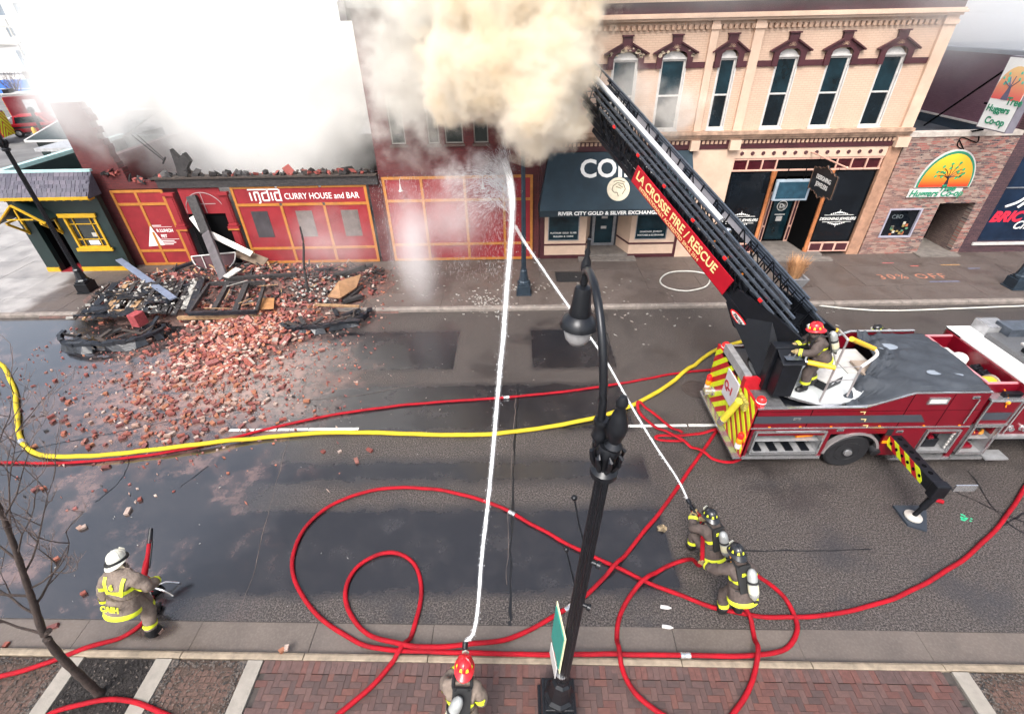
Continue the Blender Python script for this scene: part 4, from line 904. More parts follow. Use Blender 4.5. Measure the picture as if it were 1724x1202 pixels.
# ================================================================== LADDER TRUCK
M_TRED = mat('fire_red', (.135, .003, .010), .3, var=.14, vs=1.5, coat=.25, spec=.35)
M_TRIM = mat('polished_trim', (.62, .62, .63), .25, .85, var=.15, vs=6)
M_TALU = mat('brushed_aluminium', (.46, .46, .47), .42, .55, var=.25, vs=5)
M_TREADP = mat('tread_plate', (.16, .16, .165), .45, .5, var=.35, vs=40, bump=.8, bs=60)
M_LADB = mat('ladder_black', (.006, .007, .010), .38, .2, var=.3, vs=5)
M_LADG = mat('ladder_graphite', (.12, .14, .17), .3, .7, var=.3, vs=6)
M_RUB = mat('tyre_rubber', (.010, .010, .012), .6, var=.3, vs=10)
M_HIVIS = mat('chevron_yellow', (.58, .66, .015), .45, var=.12, vs=6); M_CRED = mat('chevron_red', (.40, .008, .016), .4, var=.15, vs=6)
M_LAMPR = mat('lamp_red', (.75, .02, .02), .2, var=.2, vs=20); M_LAMPA = mat('lamp_amber', (.85, .25, .01), .2, var=.2)
M_RAILW = mat('rail_white', (.70, .69, .67), .35, var=.1); M_RAILG = mat('rail_metal', (.42, .38, .38), .35, .6, var=.2, vs=8)
M_PADY = mat('pad_yellow', (.74, .44, .02), .5, var=.12, vs=6)
M_DECKW = mat('deck_white', (.52, .54, .54), .55, var=.12, vs=3, bump=.2, bs=80)
M_TARP = mat('grey_tarp', (.040, .046, .056), .72, var=.22, vs=2.5, bump=.15, bs=30, spec=.3)
M_SIGNR = mat('ladder_sign_red', (.34, .006, .016), .4, var=.1, spec=.3); M_GOLD = mat('gold_letter', (.72, .58, .26), .4, var=.1)
YN, YR, XR_ = 8.13, 10.67, 5.30
TK = thing('ladder_truck', 'red ladder fire truck with its black aerial ladder raised towards the smoke', 'fire truck', (9, 9.4, 0))
def clip(poly, a, b, c):          # keep a*y+b*z <= c
    out = []
    for i in range(len(poly)):
        p, q = poly[i], poly[(i+1) % len(poly)]; dp, dq = a*p[0]+b*p[1]-c, a*q[0]+b*q[1]-c
        if dp <= 0: out.append(p)
        if dp*dq < 0: t = dp/(dp-dq); out.append((p[0]+(q[0]-p[0])*t, p[1]+(q[1]-p[1])*t))
    return out
# core body, painted sides
core = MB(); core.box(5.36, 14.6, YN+.35, YR-.35, .55, 1.9); core.box(5.36, 8.9, YN+.06, YR-.06, 1.32, 1.88); core.box(8.9, 10.25, YN+.06, YR-.06, 1.32, 2.28)
core.build('chassis', M_LADB, TK)
for s, y0, y1 in ((0, YN, YN+.05), (1, YR-.05, YR)):
    P = [(5.32, 1.37), (5.32, 1.95), (7.7, 1.96), (8.63, 2.36), (10.27, 2.36), (10.30, 1.37)]
    sd_ = MB().prism([(x, y0, z) for x, z in P], (0, .05, 0)).build('side_panel', M_TRED, TK)
    lo = MB()
    for a, b, z0, z1 in ((5.32, 5.42, .45, 1.36), (7.12, 7.22, .45, 1.36), (8.5, 9.36, .45, 1.36), (10.2, 10.32, .38, 1.36), (7.22, 8.5, 1.16, 1.36), (5.42, 7.12, 1.29, 1.36), (9.36, 10.2, 1.29, 1.36)): lo.box(a, b, y0, y0+.05, z0, z1)
    lo.build('lower_side_panel', M_TRED, TK)
    yy = y0-.012 if s == 0 else y1+.0
    MB().box(5.32, 10.3, yy, yy+.012, 1.345, 1.385).build('trim_strip', M_TRIM, sd_)
    tp = MB(); T_ = [(5.32, 1.95), (7.7, 1.96), (8.63, 2.36), (10.27, 2.36)]
    for (a, b) in zip(T_[:-1], T_[1:]): tp.bar((a[0], y0+.02, a[1]+.012), (b[0], y0+.02, b[1]+.012), .07, .03)
    tp.build('trim_rail', M_TRIM, sd_)
    if s == 0:
        MB().prism([(5.34, yy-.001, 1.52), (9.0, yy-.001, 1.52), (9.2, yy-.001, 1.52), (9.02, yy-.001, 1.74), (5.34, yy-.001, 1.74)], (0, .006, 0)).build('stripe', mat('graphite_stripe', (.045, .05, .062), .35), sd_)
        g1 = MB()
        for k, (x, z) in enumerate(((7.62, 1.84), (7.72, 1.62), (7.84, 1.43))): g1.box(x, x+.12, yy-.004, yy-.002, z, z+.02); g1.box(x+.1, x+.12, yy-.004, yy-.002, z-.06, z)
        g1.build('gilt_mark', M_GOLD, sd_)
        fr = frame(MB(), 8.98, 9.42, 2.06, 2.24, yy-.02, yy+.012, .03).build('side_lamp', M_TRIM, TK); MB().box(9.01, 9.39, yy-.006, yy+.004, 2.09, 2.21).build('lamp_lens', M_FRAME, fr)
for x in (6.55, 8.62, 9.5): MB().box(x, x+.012, YN-.006, YN-.001, 1.39, 1.93 if x < 8 else 2.33).build('panel_seam', M_BLACK, TK)
MB().box(5.36, 10.26, YN-.004, YN-.001, 1.86, 1.866).build('panel_seam', M_BLACK, TK)
for x, z in ((7.3, 1.26), (8.68, 1.2), (9.9, 2.2), (6.2, 1.62)): hn = MB().box(x, x+.16, YN-.02, YN-.006, z, z+.07).build('latch_plate', M_TRIM, TK); MB().tube([(x+.03, YN-.03, z+.035), (x+.13, YN-.03, z+.035)], .009, 6).build('handle', M_LADB, hn)
for x in (5.7, 6.4, 7.1, 8.2, 9.2, 10.0): MB().box(x, x+.05, YN-.02, YN-.012, 1.40, 1.43).build('marker_lamp', M_LAMPA, TK)
MB().tube([(5.9, YN-.04, 1.30), (6.9, YN-.04, 1.30)], .014, 8).build('grab_rail', M_TRIM, TK, smooth=True); MB().tube([(10.05, YN-.045, 1.5), (10.05, YN-.045, 2.2)], .014, 8).build('grab_rail', M_TRIM, TK, smooth=True)
# compartments on the near side
def compart(x0, x1, z0, z1, depth=.5):
    c = MB(); y = YN+.02
    c.box(x0, x1, y+depth, y+depth+.02, z0, z1); c.box(x0, x1, y, y+depth, z0-.02, z0); c.box(x0, x1, y, y+depth, z1, z1+.02); c.box(x0-.02, x0, y, y+depth, z0, z1); c.box(x1, x1+.02, y, y+depth, z0, z1)
    cc = c.build('compartment', M_TALU, TK); frame(MB(), x0-.03, x1+.03, z0-.03, z1+.03, YN-.03, YN+.0, .045).build('door_frame', M_TRIM, cc); return cc
c1 = compart(5.50, 7.08, .56, 1.24)
MB().box(5.52, 7.06, YN+.06, YN+.5, .88, .91).build('shelf', M_TALU, c1); MB().box(5.5, 7.08, YN+.01, YN+.05, 1.12, 1.22).build('rolled_shutter', M_TRED, c1)
for k in range(4): MB().box(5.62+k*.38, 5.8+k*.38, YN+.05, YN+.4, .565, .60).build('stowed_tool', M_LADB, c1)
MB().tube([(6.55, YN+.15, .97), (6.95, YN+.2, .96)], .05, 8).build('stowed_nozzle', M_LAMPA, c1)
c2 = compart(9.42, 10.14, .56, 1.24)
MB().box(9.5, 10.1, YN+.01, YN+.05, 1.14, 1.22).build('rolled_shutter', M_TRED, c2)
MB().box(9.6, 9.95, YN+.1, YN+.35, .59, .86).build('generator', M_LADB, c2, bev=.03); MB().box(9.65, 9.78, YN+.08, YN+.3, .86, .95).build('fuel_tank', M_TRED, c2, bev=.03)
for k in range(6): MB().box(10.09, 10.13, YN+.03, YN+.07, .62+k*.09, .67+k*.09).build('door_lamp', M_FRAME, c2)
c3 = compart(10.42, 11.02, .50, 1.36)
MB().box(10.44, 11.0, YN+.06, YN+.5, .90, .93).build('shelf', M_TALU, c3)
M_ROPE = mat('orange_rope', (.62, .24, .03), .7, var=.3, vs=9)
MB().tube(smooth_path([(10.5+.09*k, YN+.15+.08*(k % 2), .96+.03*(k % 3)) for k in range(6)], 4), .035, 6).build('rope_bag', M_ROPE, c3); MB().box(10.5, 10.8, YN+.12, YN+.35, .94, 1.05).build('red_bag', M_TRED, c3, bev=.03); MB().box(10.55, 10.85, YN+.1, YN+.32, .52, .62).build('red_bag', M_TRED, c3, bev=.03)
MB().box(10.36, 11.08, YN, YN+.05, 1.42, 2.12).build('pump_door', M_TRED, TK); MB().box(10.42, 11.02, YN-.006, YN-.001, 1.55, 1.78).build('door_stripe', MATS['graphite_stripe'], TK)
frame(MB(), 10.36, 11.08, 1.40, 2.14, YN-.03, YN-.001, .04).build('door_frame', M_TRIM, TK)
MB().box(10.33, 11.12, YN-.02, YN+.5, 2.14, 2.19).build('step_top', M_TRIM, TK)
fr = frame(MB(), 10.62, 11.0, 2.2, 2.3, YN+.02, YN+.12, .03).build('grab_handle', M_LADB, TK)
MB().tube(smooth_path([(10.75, YN+.4, 2.3), (10.72, YN+.05, 2.22), (10.75, YN-.03, 1.95)], 5), .012, 6).sphere((10.74, YN-.02, 2.08), .05, 8, 6).build('tag_line', M_LAMPA, TK)
MB().box(11.1, 12.9, YN, YN+.06, .95, 1.05).box(11.1, 12.9, YN, YN+.45, .98, 1.0).build('cab_step', M_TALU, TK)
MB().box(11.14, 12.9, YN+.1, YN+.6, 1.05, 2.1).build('pump_panel', M_TALU, TK)
for k in range(4): MB().lathe([(.09, 0), (.09, .05), (.06, .06), (.06, .12)], (11.3+k*.3, YN+.1, 1.25), (0, -1, 0), 12).build('pump_outlet', M_TRIM, TK, smooth=True)
MB().tube([(11.2, YN+.02, 1.1), (11.2, YN+.02, 2.05)], .02, 6).build('grab_rail', M_TRIM, TK)
# bottom sills and steps
for a, b, z in ((5.34, 7.2, .44), (8.9, 10.3, .36), (10.34, 11.1, .36)): MB().box(a, b, YN-.03, YN+.12, z-.06, z+.02).build('sill_rail', M_TRIM, TK)
MB().box(11.12, 11.66, YN-.1, YN+.2, .34, .38).build('folding_step', M_TALU, TK)
# rear: chevron plate, board, lamps
re_ = MB().box(XR_, XR_+.06, YN, YR, .42, 2.02).build('rear_panel', M_CRED, TK)
MB().box(XR_-.16, XR_+.02, YN+.0, YR, .36, .42).build('tailboard', M_TRIM, TK)
ym = (YN+YR)/2
for h in (0, 1):
    y0, y1 = (YN+.02, ym) if h == 0 else (ym, YR-.02); k = -3.2
    while k < 3:
        # inverted V: z = -|y-ym| + c
        s = -1 if h == 0 else 1; c0, c1_ = k, k+.19
        P = clip(clip([(y0, .44), (y1, .44), (y1, 2.0), (y0, 2.0)], s, 1, c1_+s*ym), -s, -1, -(c0+s*ym))
        if len(P) >= 3:
            ar = abs(sum(P[i][0]*P[(i+1) % len(P)][1]-P[(i+1) % len(P)][0]*P[i][1] for i in range(len(P)))/2)
            if ar > .004: MB().prism([(XR_-.008, y, z) for y, z in P], (.007, 0, 0)).build('chevron', M_HIVIS, re_)
        k += .38
bd = MB().box(XR_-.05, XR_-.012, 9.02, 9.72, 1.14, 1.92).build('number_board', mat('board_grey', (.52, .50, .52), .45, var=.06), TK, bev=.01)
text('Q-1', .30, mat('number_red', (.35, .012, .02), .4), bd, (XR_-.054, 9.69, 1.42), (0, -1, 0), (0, 0, 1), bold=.012, ext=.003)
MB().box(XR_-.03, XR_+.5, 8.85, 9.0, 1.90, 2.22).build('rear_post', M_CRED, TK)
for y in (YN+.14, YR-.2):
    lt = MB().lathe([(.10, 0), (.11, .05), (.10, .16), (.06, .2)], (XR_+.12, y, 1.98), n=14).build('beacon', M_LAMPR, TK, smooth=True); MB().lathe([(.105, .06), (.115, .08), (.105, .10)], (XR_+.12, y, 1.98), n=14).build('beacon_band', M_FRAME, lt)
for y in (YN+.14, YR-.14):
    for k, m in enumerate((M_FRAME, M_LAMPA, M_LAMPR)): MB().lathe([(.075, 0), (.075, .11), (.06, .13)], (XR_-.05, y, .62+k*.16), n=12).build('tail_lamp', m, TK, smooth=True)
MB().box(XR_-.05, XR_-.01, YN+.02, YN+.1, .34, .38).build('marker_lamp', M_LAMPR, TK)
MB().lathe([(.12, 0), (.12, .06), (.09, .07), (.09, .2), (.11, .21), (.11, .27), (.05, .28)], (XR_, 10.2, .78), (-1, 0, 0), 16).build('rear_intake', M_TRIM, TK, smooth=True)
MB().tube([(XR_-.16, 8.62, 1.78), (XR_-.2, 8.98, .86)], .085, 10).build('yellow_tube', mat('tube_yellow', (.72, .62, .05), .45), TK, smooth=True); MB().tube([(XR_-.2, 8.96, .9), (XR_-.22, 9.03, .72)], .095, 10).build('tube_cap', M_TRIM, TK)
MB().box(XR_-.1, XR_-.02, 8.45, 8.85, 1.6, 1.85).build('cargo_net', mat('net_yellow', (.35, .3, .06), .7, var=.8, vs=30), TK)
# tailgate deck behind the turret
MB().box(5.36, 6.0, YN+.08, YR-.06, 1.86, 1.92).build('rear_deck', M_TREADP, TK); MB().box(XR_+.0, XR_+.16, 8.98, 10.3, 1.94, 2.26).build('deck_locker', M_TALU, TK)
# wheels
def wheel(x, y, s):
    w = MB().lathe([(.30, -.14), (.47, -.15), (.52, -.10), (.52, .10), (.47, .15), (.30, .14)], (x, y, .52), (0, s, 0), 30).build('wheel', M_RUB, TK, smooth=True)
    MB().lathe([(.30, .10), (.30, .15), (.27, .15), (.24, .06), (.14, .06), (.12, .16), (.06, .18)], (x, y, .52), (0, s, 0), 22).build('rim', M_RUB, w, smooth=True); MB().lathe([(.10, .165), (.09, .20), (.03, .21)], (x, y, .52), (0, s, 0), 14).build('hub', M_TRIM, w, smooth=True)
for x in (7.86, 13.3):
    wheel(x, YN+.19, -1); wheel(x, YR-.19, 1)
    ar = MB(); n = 14
    for i in range(n):
        t0, t1 = math.pi*i/n, math.pi*(i+1)/n; ar.prism([(x+.66*math.cos(t0), YN-.03, .54+.66*math.sin(t0)), (x+.66*math.cos(t1), YN-.03, .54+.66*math.sin(t1)), (x+.60*math.cos(t1), YN-.03, .54+.60*math.sin(t1)), (x+.60*math.cos(t0), YN-.03, .54+.60*math.sin(t0))], (0, .1, 0))
    ar.build('wheel_arch', M_RAILG, TK)
MB().box(7.24, 8.5, YN+.5, YR-.5, .5, 1.3).build('wheel_well', M_RUB, TK)
MB().box(7.12, 7.24, YN+.003, YN+.06, 1.16, 1.33).box(8.48, 8.62, YN-.01, YN+.0, 1.1, 1.3).build('fuel_flap', M_RUB, TK)
# outrigger beam with striped face, jack and foot plate
oa, ob = V((8.78, YN+.1, .98)), V((8.78, 6.86, .98))
OU = MB().box(8.62, 8.88, 6.72, YN+.3, .82, 1.10).build('outrigger_beam', M_LADB, TK, bev=.015)
k = 0; y = 7.0
while y < YN-.02:
    P = clip(clip([(y-.2, .83), (y+.5, .83), (y+.5, 1.09), (y-.2, 1.09)], 1, -1, y+.17-.96), -1, 1, -(y-.96)); P = clip(clip(P, 1, 0, YN), -1, 0, -6.95)
    if len(P) > 2: MB().prism([(8.612, a, b) for a, b in P], (.007, 0, 0)).build('warning_stripe', M_HIVIS if k % 2 == 0 else M_CRED, OU)
    y += .17; k += 1
for q in range(6): MB().lathe([(.04, 0), (.04, .004)], (8.611, 7.05+q*.19, .96), (-1, 0, 0), 10).build('lightening_hole', M_BLACK, OU); MB().lathe([(.05, 0), (.05, .004)], (8.75, 7.0+q*.2, 1.101), (0, 0, 1), 10).build('lightening_hole', M_BLACK, OU)
MB().box(8.6, 8.9, 6.58, 6.76, .76, 1.13).build('beam_end', M_LADB, TK, bev=.02)
jt, jb = V((8.76, 6.66, .76)), V((8.62, 6.66, .10))
MB().tube([jt, jt.lerp(jb, .55)], .075, 12).tube([jt.lerp(jb, .5), jb], .05, 12).build('jack', M_LADB, TK, smooth=True)
MB().lathe([(.17, .07), (.17, .10), (.10, .12), (.06, .14)], (8.62, 6.66, 0), n=20).build('jack_foot', mat('foot_steel', (.52, .49, .44), .4, .4, var=.2), TK, smooth=True)
MB().box(8.98, 9.42, 6.60, 6.63, .98, 1.16).build('guard_plate', M_TRIM, TK)
fp = [G(1502, 853), G(1527, 886), G(1559, 896), G(1558, 862), G(1548, 853)]
MB().prism([(p.x, p.y, .006) for p in fp], (0, 0, .05)).build('foot_plate', mat('plate_blue_black', (.028, .036, .048), .5, var=.2), None, label='blue-black plastic pad under the truck outrigger foot', cat='jack pad')
MB().tube([(8.45, YN+.1, .62), (8.45, YN-.06, .58)], .11, 14).build('exhaust', M_RUB, TK, smooth=True)
MB().box(8.50, 8.62, YN-.02, YN+.0, .86, .93).build('marker_lamp', M_LAMPA, TK)
# tarp over the hose bed: a creased sheet
def tarp():
    nx, ny = 60, 44; vs, fs = [], []
    for i in range(nx+1):
        for j in range(ny+1):
            v = j/ny; y = YN+.02+(YR-YN-.3)*v
            xl = 7.42+1.15*min(1, max(0, (v-.12)/.5))+.12*math.sin(v*17)*max(0, 1-v)
            if v < .12: xl = 7.30
            x = xl+(10.24-xl)*i/nx
            top = 1.99+(.40)*min(1, max(0, (x-7.7)/.93))
            bulge = .07*math.sin(min(1, max(0, (v)))*math.pi)
            e = max(0, 1-(x-xl)/.75)
            cre = noise.fractal(V((x*1.7, y*2.6, 3.1)), 1.0, 2.0, 4)*.03+noise.ridged_multi_fractal(V((x*1.2+y*1.5, y*.8-x*.4, 7.)), 1., 2., 3, 1., 2.)*.045
            z = top+bulge+cre+e*noise.fractal(V((x*3.2, y*3.4, 1.)), 1., 2., 4)*.30
            if v < .03: z = min(z, top+.02)
            vs.append((x, y, z))
    for i in range(nx):
        for j in range(ny): a = i*(ny+1)+j; fs.append((a, a+1, a+ny+2, a+ny+1))
    o = MB().add(vs, fs).build('tarp', M_TARP, TK, smooth=True); md = o.modifiers.new('thick', 'SOLIDIFY'); md.thickness = .012; return o
tp = tarp()
for (x, y, rx, ry) in ((8.95, 9.75, .26, .14), (9.35, 8.7, .16, .09), (9.75, 8.6, .18, .06)):
    MB().add([(x+rx*math.cos(i*.45), y+ry*math.sin(i*.45), 2.49) for i in range(14)], [tuple(range(14))]).build('water_pool', mat('pooled_water', (.20, .23, .27), .08, var=.1), tp)
MB().box(8.1, 8.75, 8.75, 9.6, 2.15, 2.2).build('hose_bed_board', mat('ply_tan', (.36, .28, .22), .7, var=.2, vs=4), TK); MB().box(7.85, 8.6, 9.2, 10.2, 2.05, 2.12).build('hose_bed_floor', mat('bed_pale', (.5, .48, .45), .6, var=.2), TK)
# stowage well between tarp and cab
we = MB(); we.box(10.28, 10.34, YN+.2, YR-.35, 1.95, 2.42); we.box(10.95, 11.0, YN+.2, YR-.2, 1.95, 2.46); we.box(10.34, 10.95, YN+.2, YN+.26, 1.95, 2.42); we.box(10.34, 10.95, YR-.41, YR-.35, 1.95, 2.42); we.box(10.3, 11, YN+.2, YR-.35, 1.88, 1.94); we.build('stowage_well', M_TRED, TK)
rl = MB(); rl.bar((10.31, YN+.2, 2.435), (10.31, YR-.35, 2.435), .05, .03); rl.bar((10.34, YN+.23, 2.435), (10.95, YN+.23, 2.435), .05, .03); rl.bar((10.34, YR-.38, 2.435), (10.95, YR-.38, 2.435), .05, .03); rl.build('well_rim', mat('pink_rim', (.55, .20, .22), .35), TK)
MB().box(10.4, 10.68, 9.55, 9.98, 1.95, 2.3).build('stowed_crate', M_FRAME, None, bev=.03, label='white plastic crate stowed behind the truck cab', cat='crate'); MB().lathe([(.15, 0), (.17, .05), (.17, .28), (.12, .34), (.05, .36)], (10.78, 9.65, 1.95), n=16).build('jug', mat('jug_white', (.78, .77, .72), .4), None, smooth=True, label='round white jug standing in the truck stowage well', cat='jug')
for y, l in ((9.2, 'nearer the white jug'), (8.98, 'nearer the yellow hose reel')):
    bs_ = MB().box(10.72, 10.92, y-.09, y+.09, 1.95, 2.28).build('tool_case', M_LADB, None, bev=.03, label='black tool case in the truck stowage well %s' % l, cat='case'); MB().tube(smooth_path([(10.76, y, 2.28), (10.82, y, 2.33), (10.88, y, 2.28)], 4), .015, 6).build('handle', M_LADB, bs_)
MB().box(10.45, 10.66, 9.0, 9.4, 1.95, 2.2).build('stowed_box', M_FRAME, None, bev=.02, label='pale flat box beside the black cases on the truck', cat='box')
rr_ = thing('hose_reel', 'yellow hose wound on a grey reel in the truck stowage well', 'hose reel', (10.6, 8.65, 2.1)); MB().lathe([(.10, -.14), (.17, -.14), (.19, 0), (.17, .14), (.10, .14)], (10.62, 8.66, 2.16), (1, .25, 0), 20).build('wound_hose', M_PADY, rr_, smooth=True)
for s in (-1, 1): MB().lathe([(.04, s*.15), (.21, s*.15), (.21, s*.17), (.04, s*.17)], (10.62, 8.66, 2.16), (1, .25, 0), 20).build('reel_flange', M_TALU, rr_)
MB().tube([(10.78, 8.7, 2.16), (10.92, 8.74, 2.16)], .045, 10).build('crank', M_TALU, rr_)
# cab
cb = MB(); cb.box(11.0, 14.6, YN+.06, YR-.06, 1.0, 2.46); cb.build('cab', M_TRED, TK, bev=.05)
MB().box(11.0, 11.55, YN+.08, YR-.05, 2.465, 2.50).box(11.0, 12.1, 10.12, YR-.05, 2.466, 2.505).build('cab_roof', mat('roof_white', (.74, .74, .73), .35, var=.05), TK)
MB().box(11.56, 14.5, YN+.3, 10.1, 2.47, 2.62).build('roof_deck', M_TREADP, TK)
MB().box(11.9, 14.4, 9.9, 10.35, 2.62, 2.82).build('roof_rack', M_LADG, TK); MB().box(11.6, 12.15, 10.15, 10.6, 2.51, 2.74).build('roof_box', M_TALU, TK)
rb = MB()
for k in range(7): rb.box(11.62+k*.075, 11.65+k*.075, 10.14, 10.61, 2.74, 2.76)
rb.build('rib', M_TRIM, TK); MB().box(11.7, 14.3, 8.9, 9.3, 2.62, 2.72).build('light_bar', M_LADB, TK); MB().box(11.95, 12.2, 9.25, 9.6, 2.62, 2.66).build('roof_plate', M_FRAME, TK)

# ---- turntable, turret
TT = V((6.95, 9.42, 0))
dk = []
for i in range(31):
    t = math.radians(150+i*8.2); r = 1.24 if i < 22 else 1.24
    dk.append((TT.x+r*math.cos(t)*1.02, TT.y+r*math.sin(t), 2.04))
MB().prism(dk, (0, 0, .05)).build('turntable_deck', M_DECKW, TK); MB().prism([(p[0]*1.0, p[1], 1.98) for p in dk], (0, 0, .055)).build('deck_rim', M_TRIM, TK)
MB().lathe([(.95, 1.86), (.95, 1.97)], (TT.x-.25, TT.y, 0), n=32).build('turntable_ring', M_LADB, TK)
h_ = math.radians(25); el = None
WD = V((math.cos(h_), math.sin(h_), 0))               # across the ladder, away from the street lamp
A0 = G(1340, 540, 3.62)
dd = ray(1004, 152); tt = WD.dot(A0-C0)/WD.dot(dd); TIP = C0+dd*tt
SD = (TIP-A0).normalized(); ND = SD.cross(WD)*-1
if ND.z < 0: ND = -ND
def LP(s, t, n): return A0+SD*s+WD*t+ND*n
LW = .98
tr_ = MB()
tr_.box(5.62, 6.35, 8.72, 8.98, 2.02, 3.2); tr_.box(5.95, 6.6, 9.9, 10.14, 2.02, 3.1); tr_.box(5.75, 6.5, 8.98, 9.9, 2.02, 2.7)
tr_.build('turret', M_LADB, TK, bev=.02)
# heel plates from the turret to the ladder's lower chord
for t in (-.04, LW+.0):
    P = [LP(-.45, t, -.15), LP(-.45, t, -.5), LP(.2, t, -1.25), LP(1.0, t, -1.45), LP(1.55, t, -1.15), LP(1.5, t, -.62), LP(.4, t, -.3)]
    MB().prism(P, WD*.05).build('heel_plate', M_LADB, TK)
tu = MB(); p = LP(.5, .1, -1.0); tu.prism([V((5.62, 8.75, 2.1)), V((6.30, 8.75, 2.1)), LP(.35, -.03, -.45), LP(1.25, -.03, -1.3)], V((.02, .16, 0))); tu.build('turret_cheek', M_LADB, TK)
tu = MB(); tu.prism([V((6.0, 10.0, 2.1)), V((6.6, 10.0, 2.1)), LP(.2, LW-.05, -.45), LP(1.2, LW-.05, -1.2)], V((.02, .1, 0))); tu.build('turret_cheek', M_LADB, TK)
for t in (.12, LW-.12):
    a, b = V((6.35+t*.5, 8.95+t, 2.25)), LP(2.2, t, -1.05); MB().tube([a, a.lerp(b, .6)], .085, 12).tube([a.lerp(b, .55), b], .055, 12).build('lift_cylinder', M_LADG, TK, smooth=True)
co_ = MB(); co_.box(5.70, 6.12, 8.38, 8.70, 2.1, 2.98); co_.prism([(5.66, 8.34, 2.98), (6.16, 8.34, 2.98), (6.16, 8.72, 3.14), (5.66, 8.72, 3.14)], (0, 0, .03)); co_.build('control_pedestal', M_LADB, TK, bev=.015)
MB().box(5.74, 6.08, 8.40, 8.66, 3.09, 3.10).build('control_panel', M_LADG, TK)
for k in range(3): MB().tube([(5.8+k*.12, 8.5, 3.07), (5.8+k*.12, 8.47, 3.2)], .012, 6).build('lever', M_TRIM, TK)
# ---- ladder: four nested lattice sections
LDR = link('aerial_ladder', None, TK); INV[LDR.name] = Matrix.Identity(4); LDR.empty_display_size = .1
ranges = [(-.5, 8.9), (-.2, 9.5), (.1, 10.0), (.4, 11.4)]
for k, (s0, s1) in enumerate(ranges):
    t0, t1 = k*.065, LW-k*.065; nb, ntp = -1.04+.13*k, -.34+.12*k
    b = MB()
    for t in (t0, t1):
        b.bar(LP(s0, t, nb), LP(s1, t, nb), .06, .13, ND)
        st = .58; s = s0+.1; fl = 0
        while s+st < s1:
            b.bar(LP(s, t, nb), LP(s, t, ntp), .028, .028, SD)
            b.bar(LP(s, t, nb), LP(s+st, t, ntp) if fl else LP(s+st, t, (nb+ntp)/2), .024, .024, SD); fl ^= 1; s += st
    b.build('ladder_section', M_LADB, LDR)
    for t in (t0, t1): MB().bar(LP(s0, t, ntp), LP(s1, t, ntp), .055, .05, ND).build('handrail', M_LADG, LDR)
    r = MB(); s = s0+.2
    while s < s1: r.tube([LP(s, t0, nb+.03), LP(s, t1, nb+.03)], .018, 6); s += .36
    r.build('rungs', M_LADG, LDR, kind='stuff')
MB().bar(LP(-.5, -.04, -1.03), LP(8.6, -.04, -1.03), .03, .13, ND).build('side_plate', M_LADB, LDR)
# pale plating along the far lattice, seen between the rails
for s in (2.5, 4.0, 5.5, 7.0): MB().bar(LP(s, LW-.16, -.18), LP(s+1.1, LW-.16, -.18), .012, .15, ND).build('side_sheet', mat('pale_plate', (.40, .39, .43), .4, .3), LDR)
MB().tube([LP(3.2, .30, .04), LP(9.9, .30, .04)], .07, 12).build('waterway', mat('waterway_white', (.62, .62, .63), .3, .3, var=.1), LDR, smooth=True); MB().tube([LP(.4, .36, -.25), LP(3.3, .36, -.25)], .075, 12).build('waterway', M_LADB, LDR, smooth=True)
MB().lathe([(.10, -.05), (.12, 0), (.10, .05)], LP(2.9, .34, -.1), SD, 14).build('waterway_joint', M_TRIM, LDR, smooth=True)
for s in (.9, 2.3, 3.7, 5.1, 6.5, 7.9): MB().obox(LP(s, -.05, -.33), SD*.05, WD*.02, ND*.03).build('marker_lamp', M_LAMPR, LDR); MB().obox(LP(s+.6, LW+.04, -.30), SD*.04, WD*.02, ND*.03).build('marker_lamp', M_LAMPR, LDR)
for s in (.6, 1.2, 1.9, 2.5, 3.1): MB().sphere(LP(s, .42, -.62), .03, 8, 6).build('rung_lamp', M_LAMPA, LDR)
# lettered sign on the ladder's side
s0, s1 = 1.72, 6.30
sg = MB().bar(LP(s0, -.085, -.78), LP(s1, -.085, -.78), .03, .53, ND).build('name_board', M_SIGNR, LDR)
text('LA CROSSE FIRE / RESCUE', .35, M_GOLD, LDR, LP(s1-.12, -.104, -.84), -SD, ND, bold=.006, ext=.004, sx=.98)
text('INTERNATIONALLY ACCREDITED SINCE 2014', .15, M_GOLD, LDR, LP(s1-.42, -.104, -1.01), -SD, ND, ext=.003, sx=.98)
q = LP(.95, -.06, -1.12)
pl = MB(); pl.add([q+SD*.34*math.cos(i*.3491)-WD*.04+ND*.11*math.sin(i*.3491) for i in range(18)], [tuple(range(18))]); pl.build('maker_plate', M_LAMPR, LDR)
pl = MB(); pl.add([q+SD*.29*math.cos(i*.3491)-WD*.046+ND*.075*math.sin(i*.3491) for i in range(18)], [tuple(range(18))]); pl.build('maker_plate', M_FRAME, LDR)
text('Pierce', .13, M_LADB, LDR, q-WD*.052+SD*.2-ND*.04, -SD, ND, ext=.002, bold=.003, shear=.2)
# tip gear: monitor, basket lights, hoses at the end in the smoke
MB().obox(LP(9.4, .5, -.2), SD*.25, WD*.22, ND*.14).build('tip_monitor', M_LADB, LDR, bev=.03)
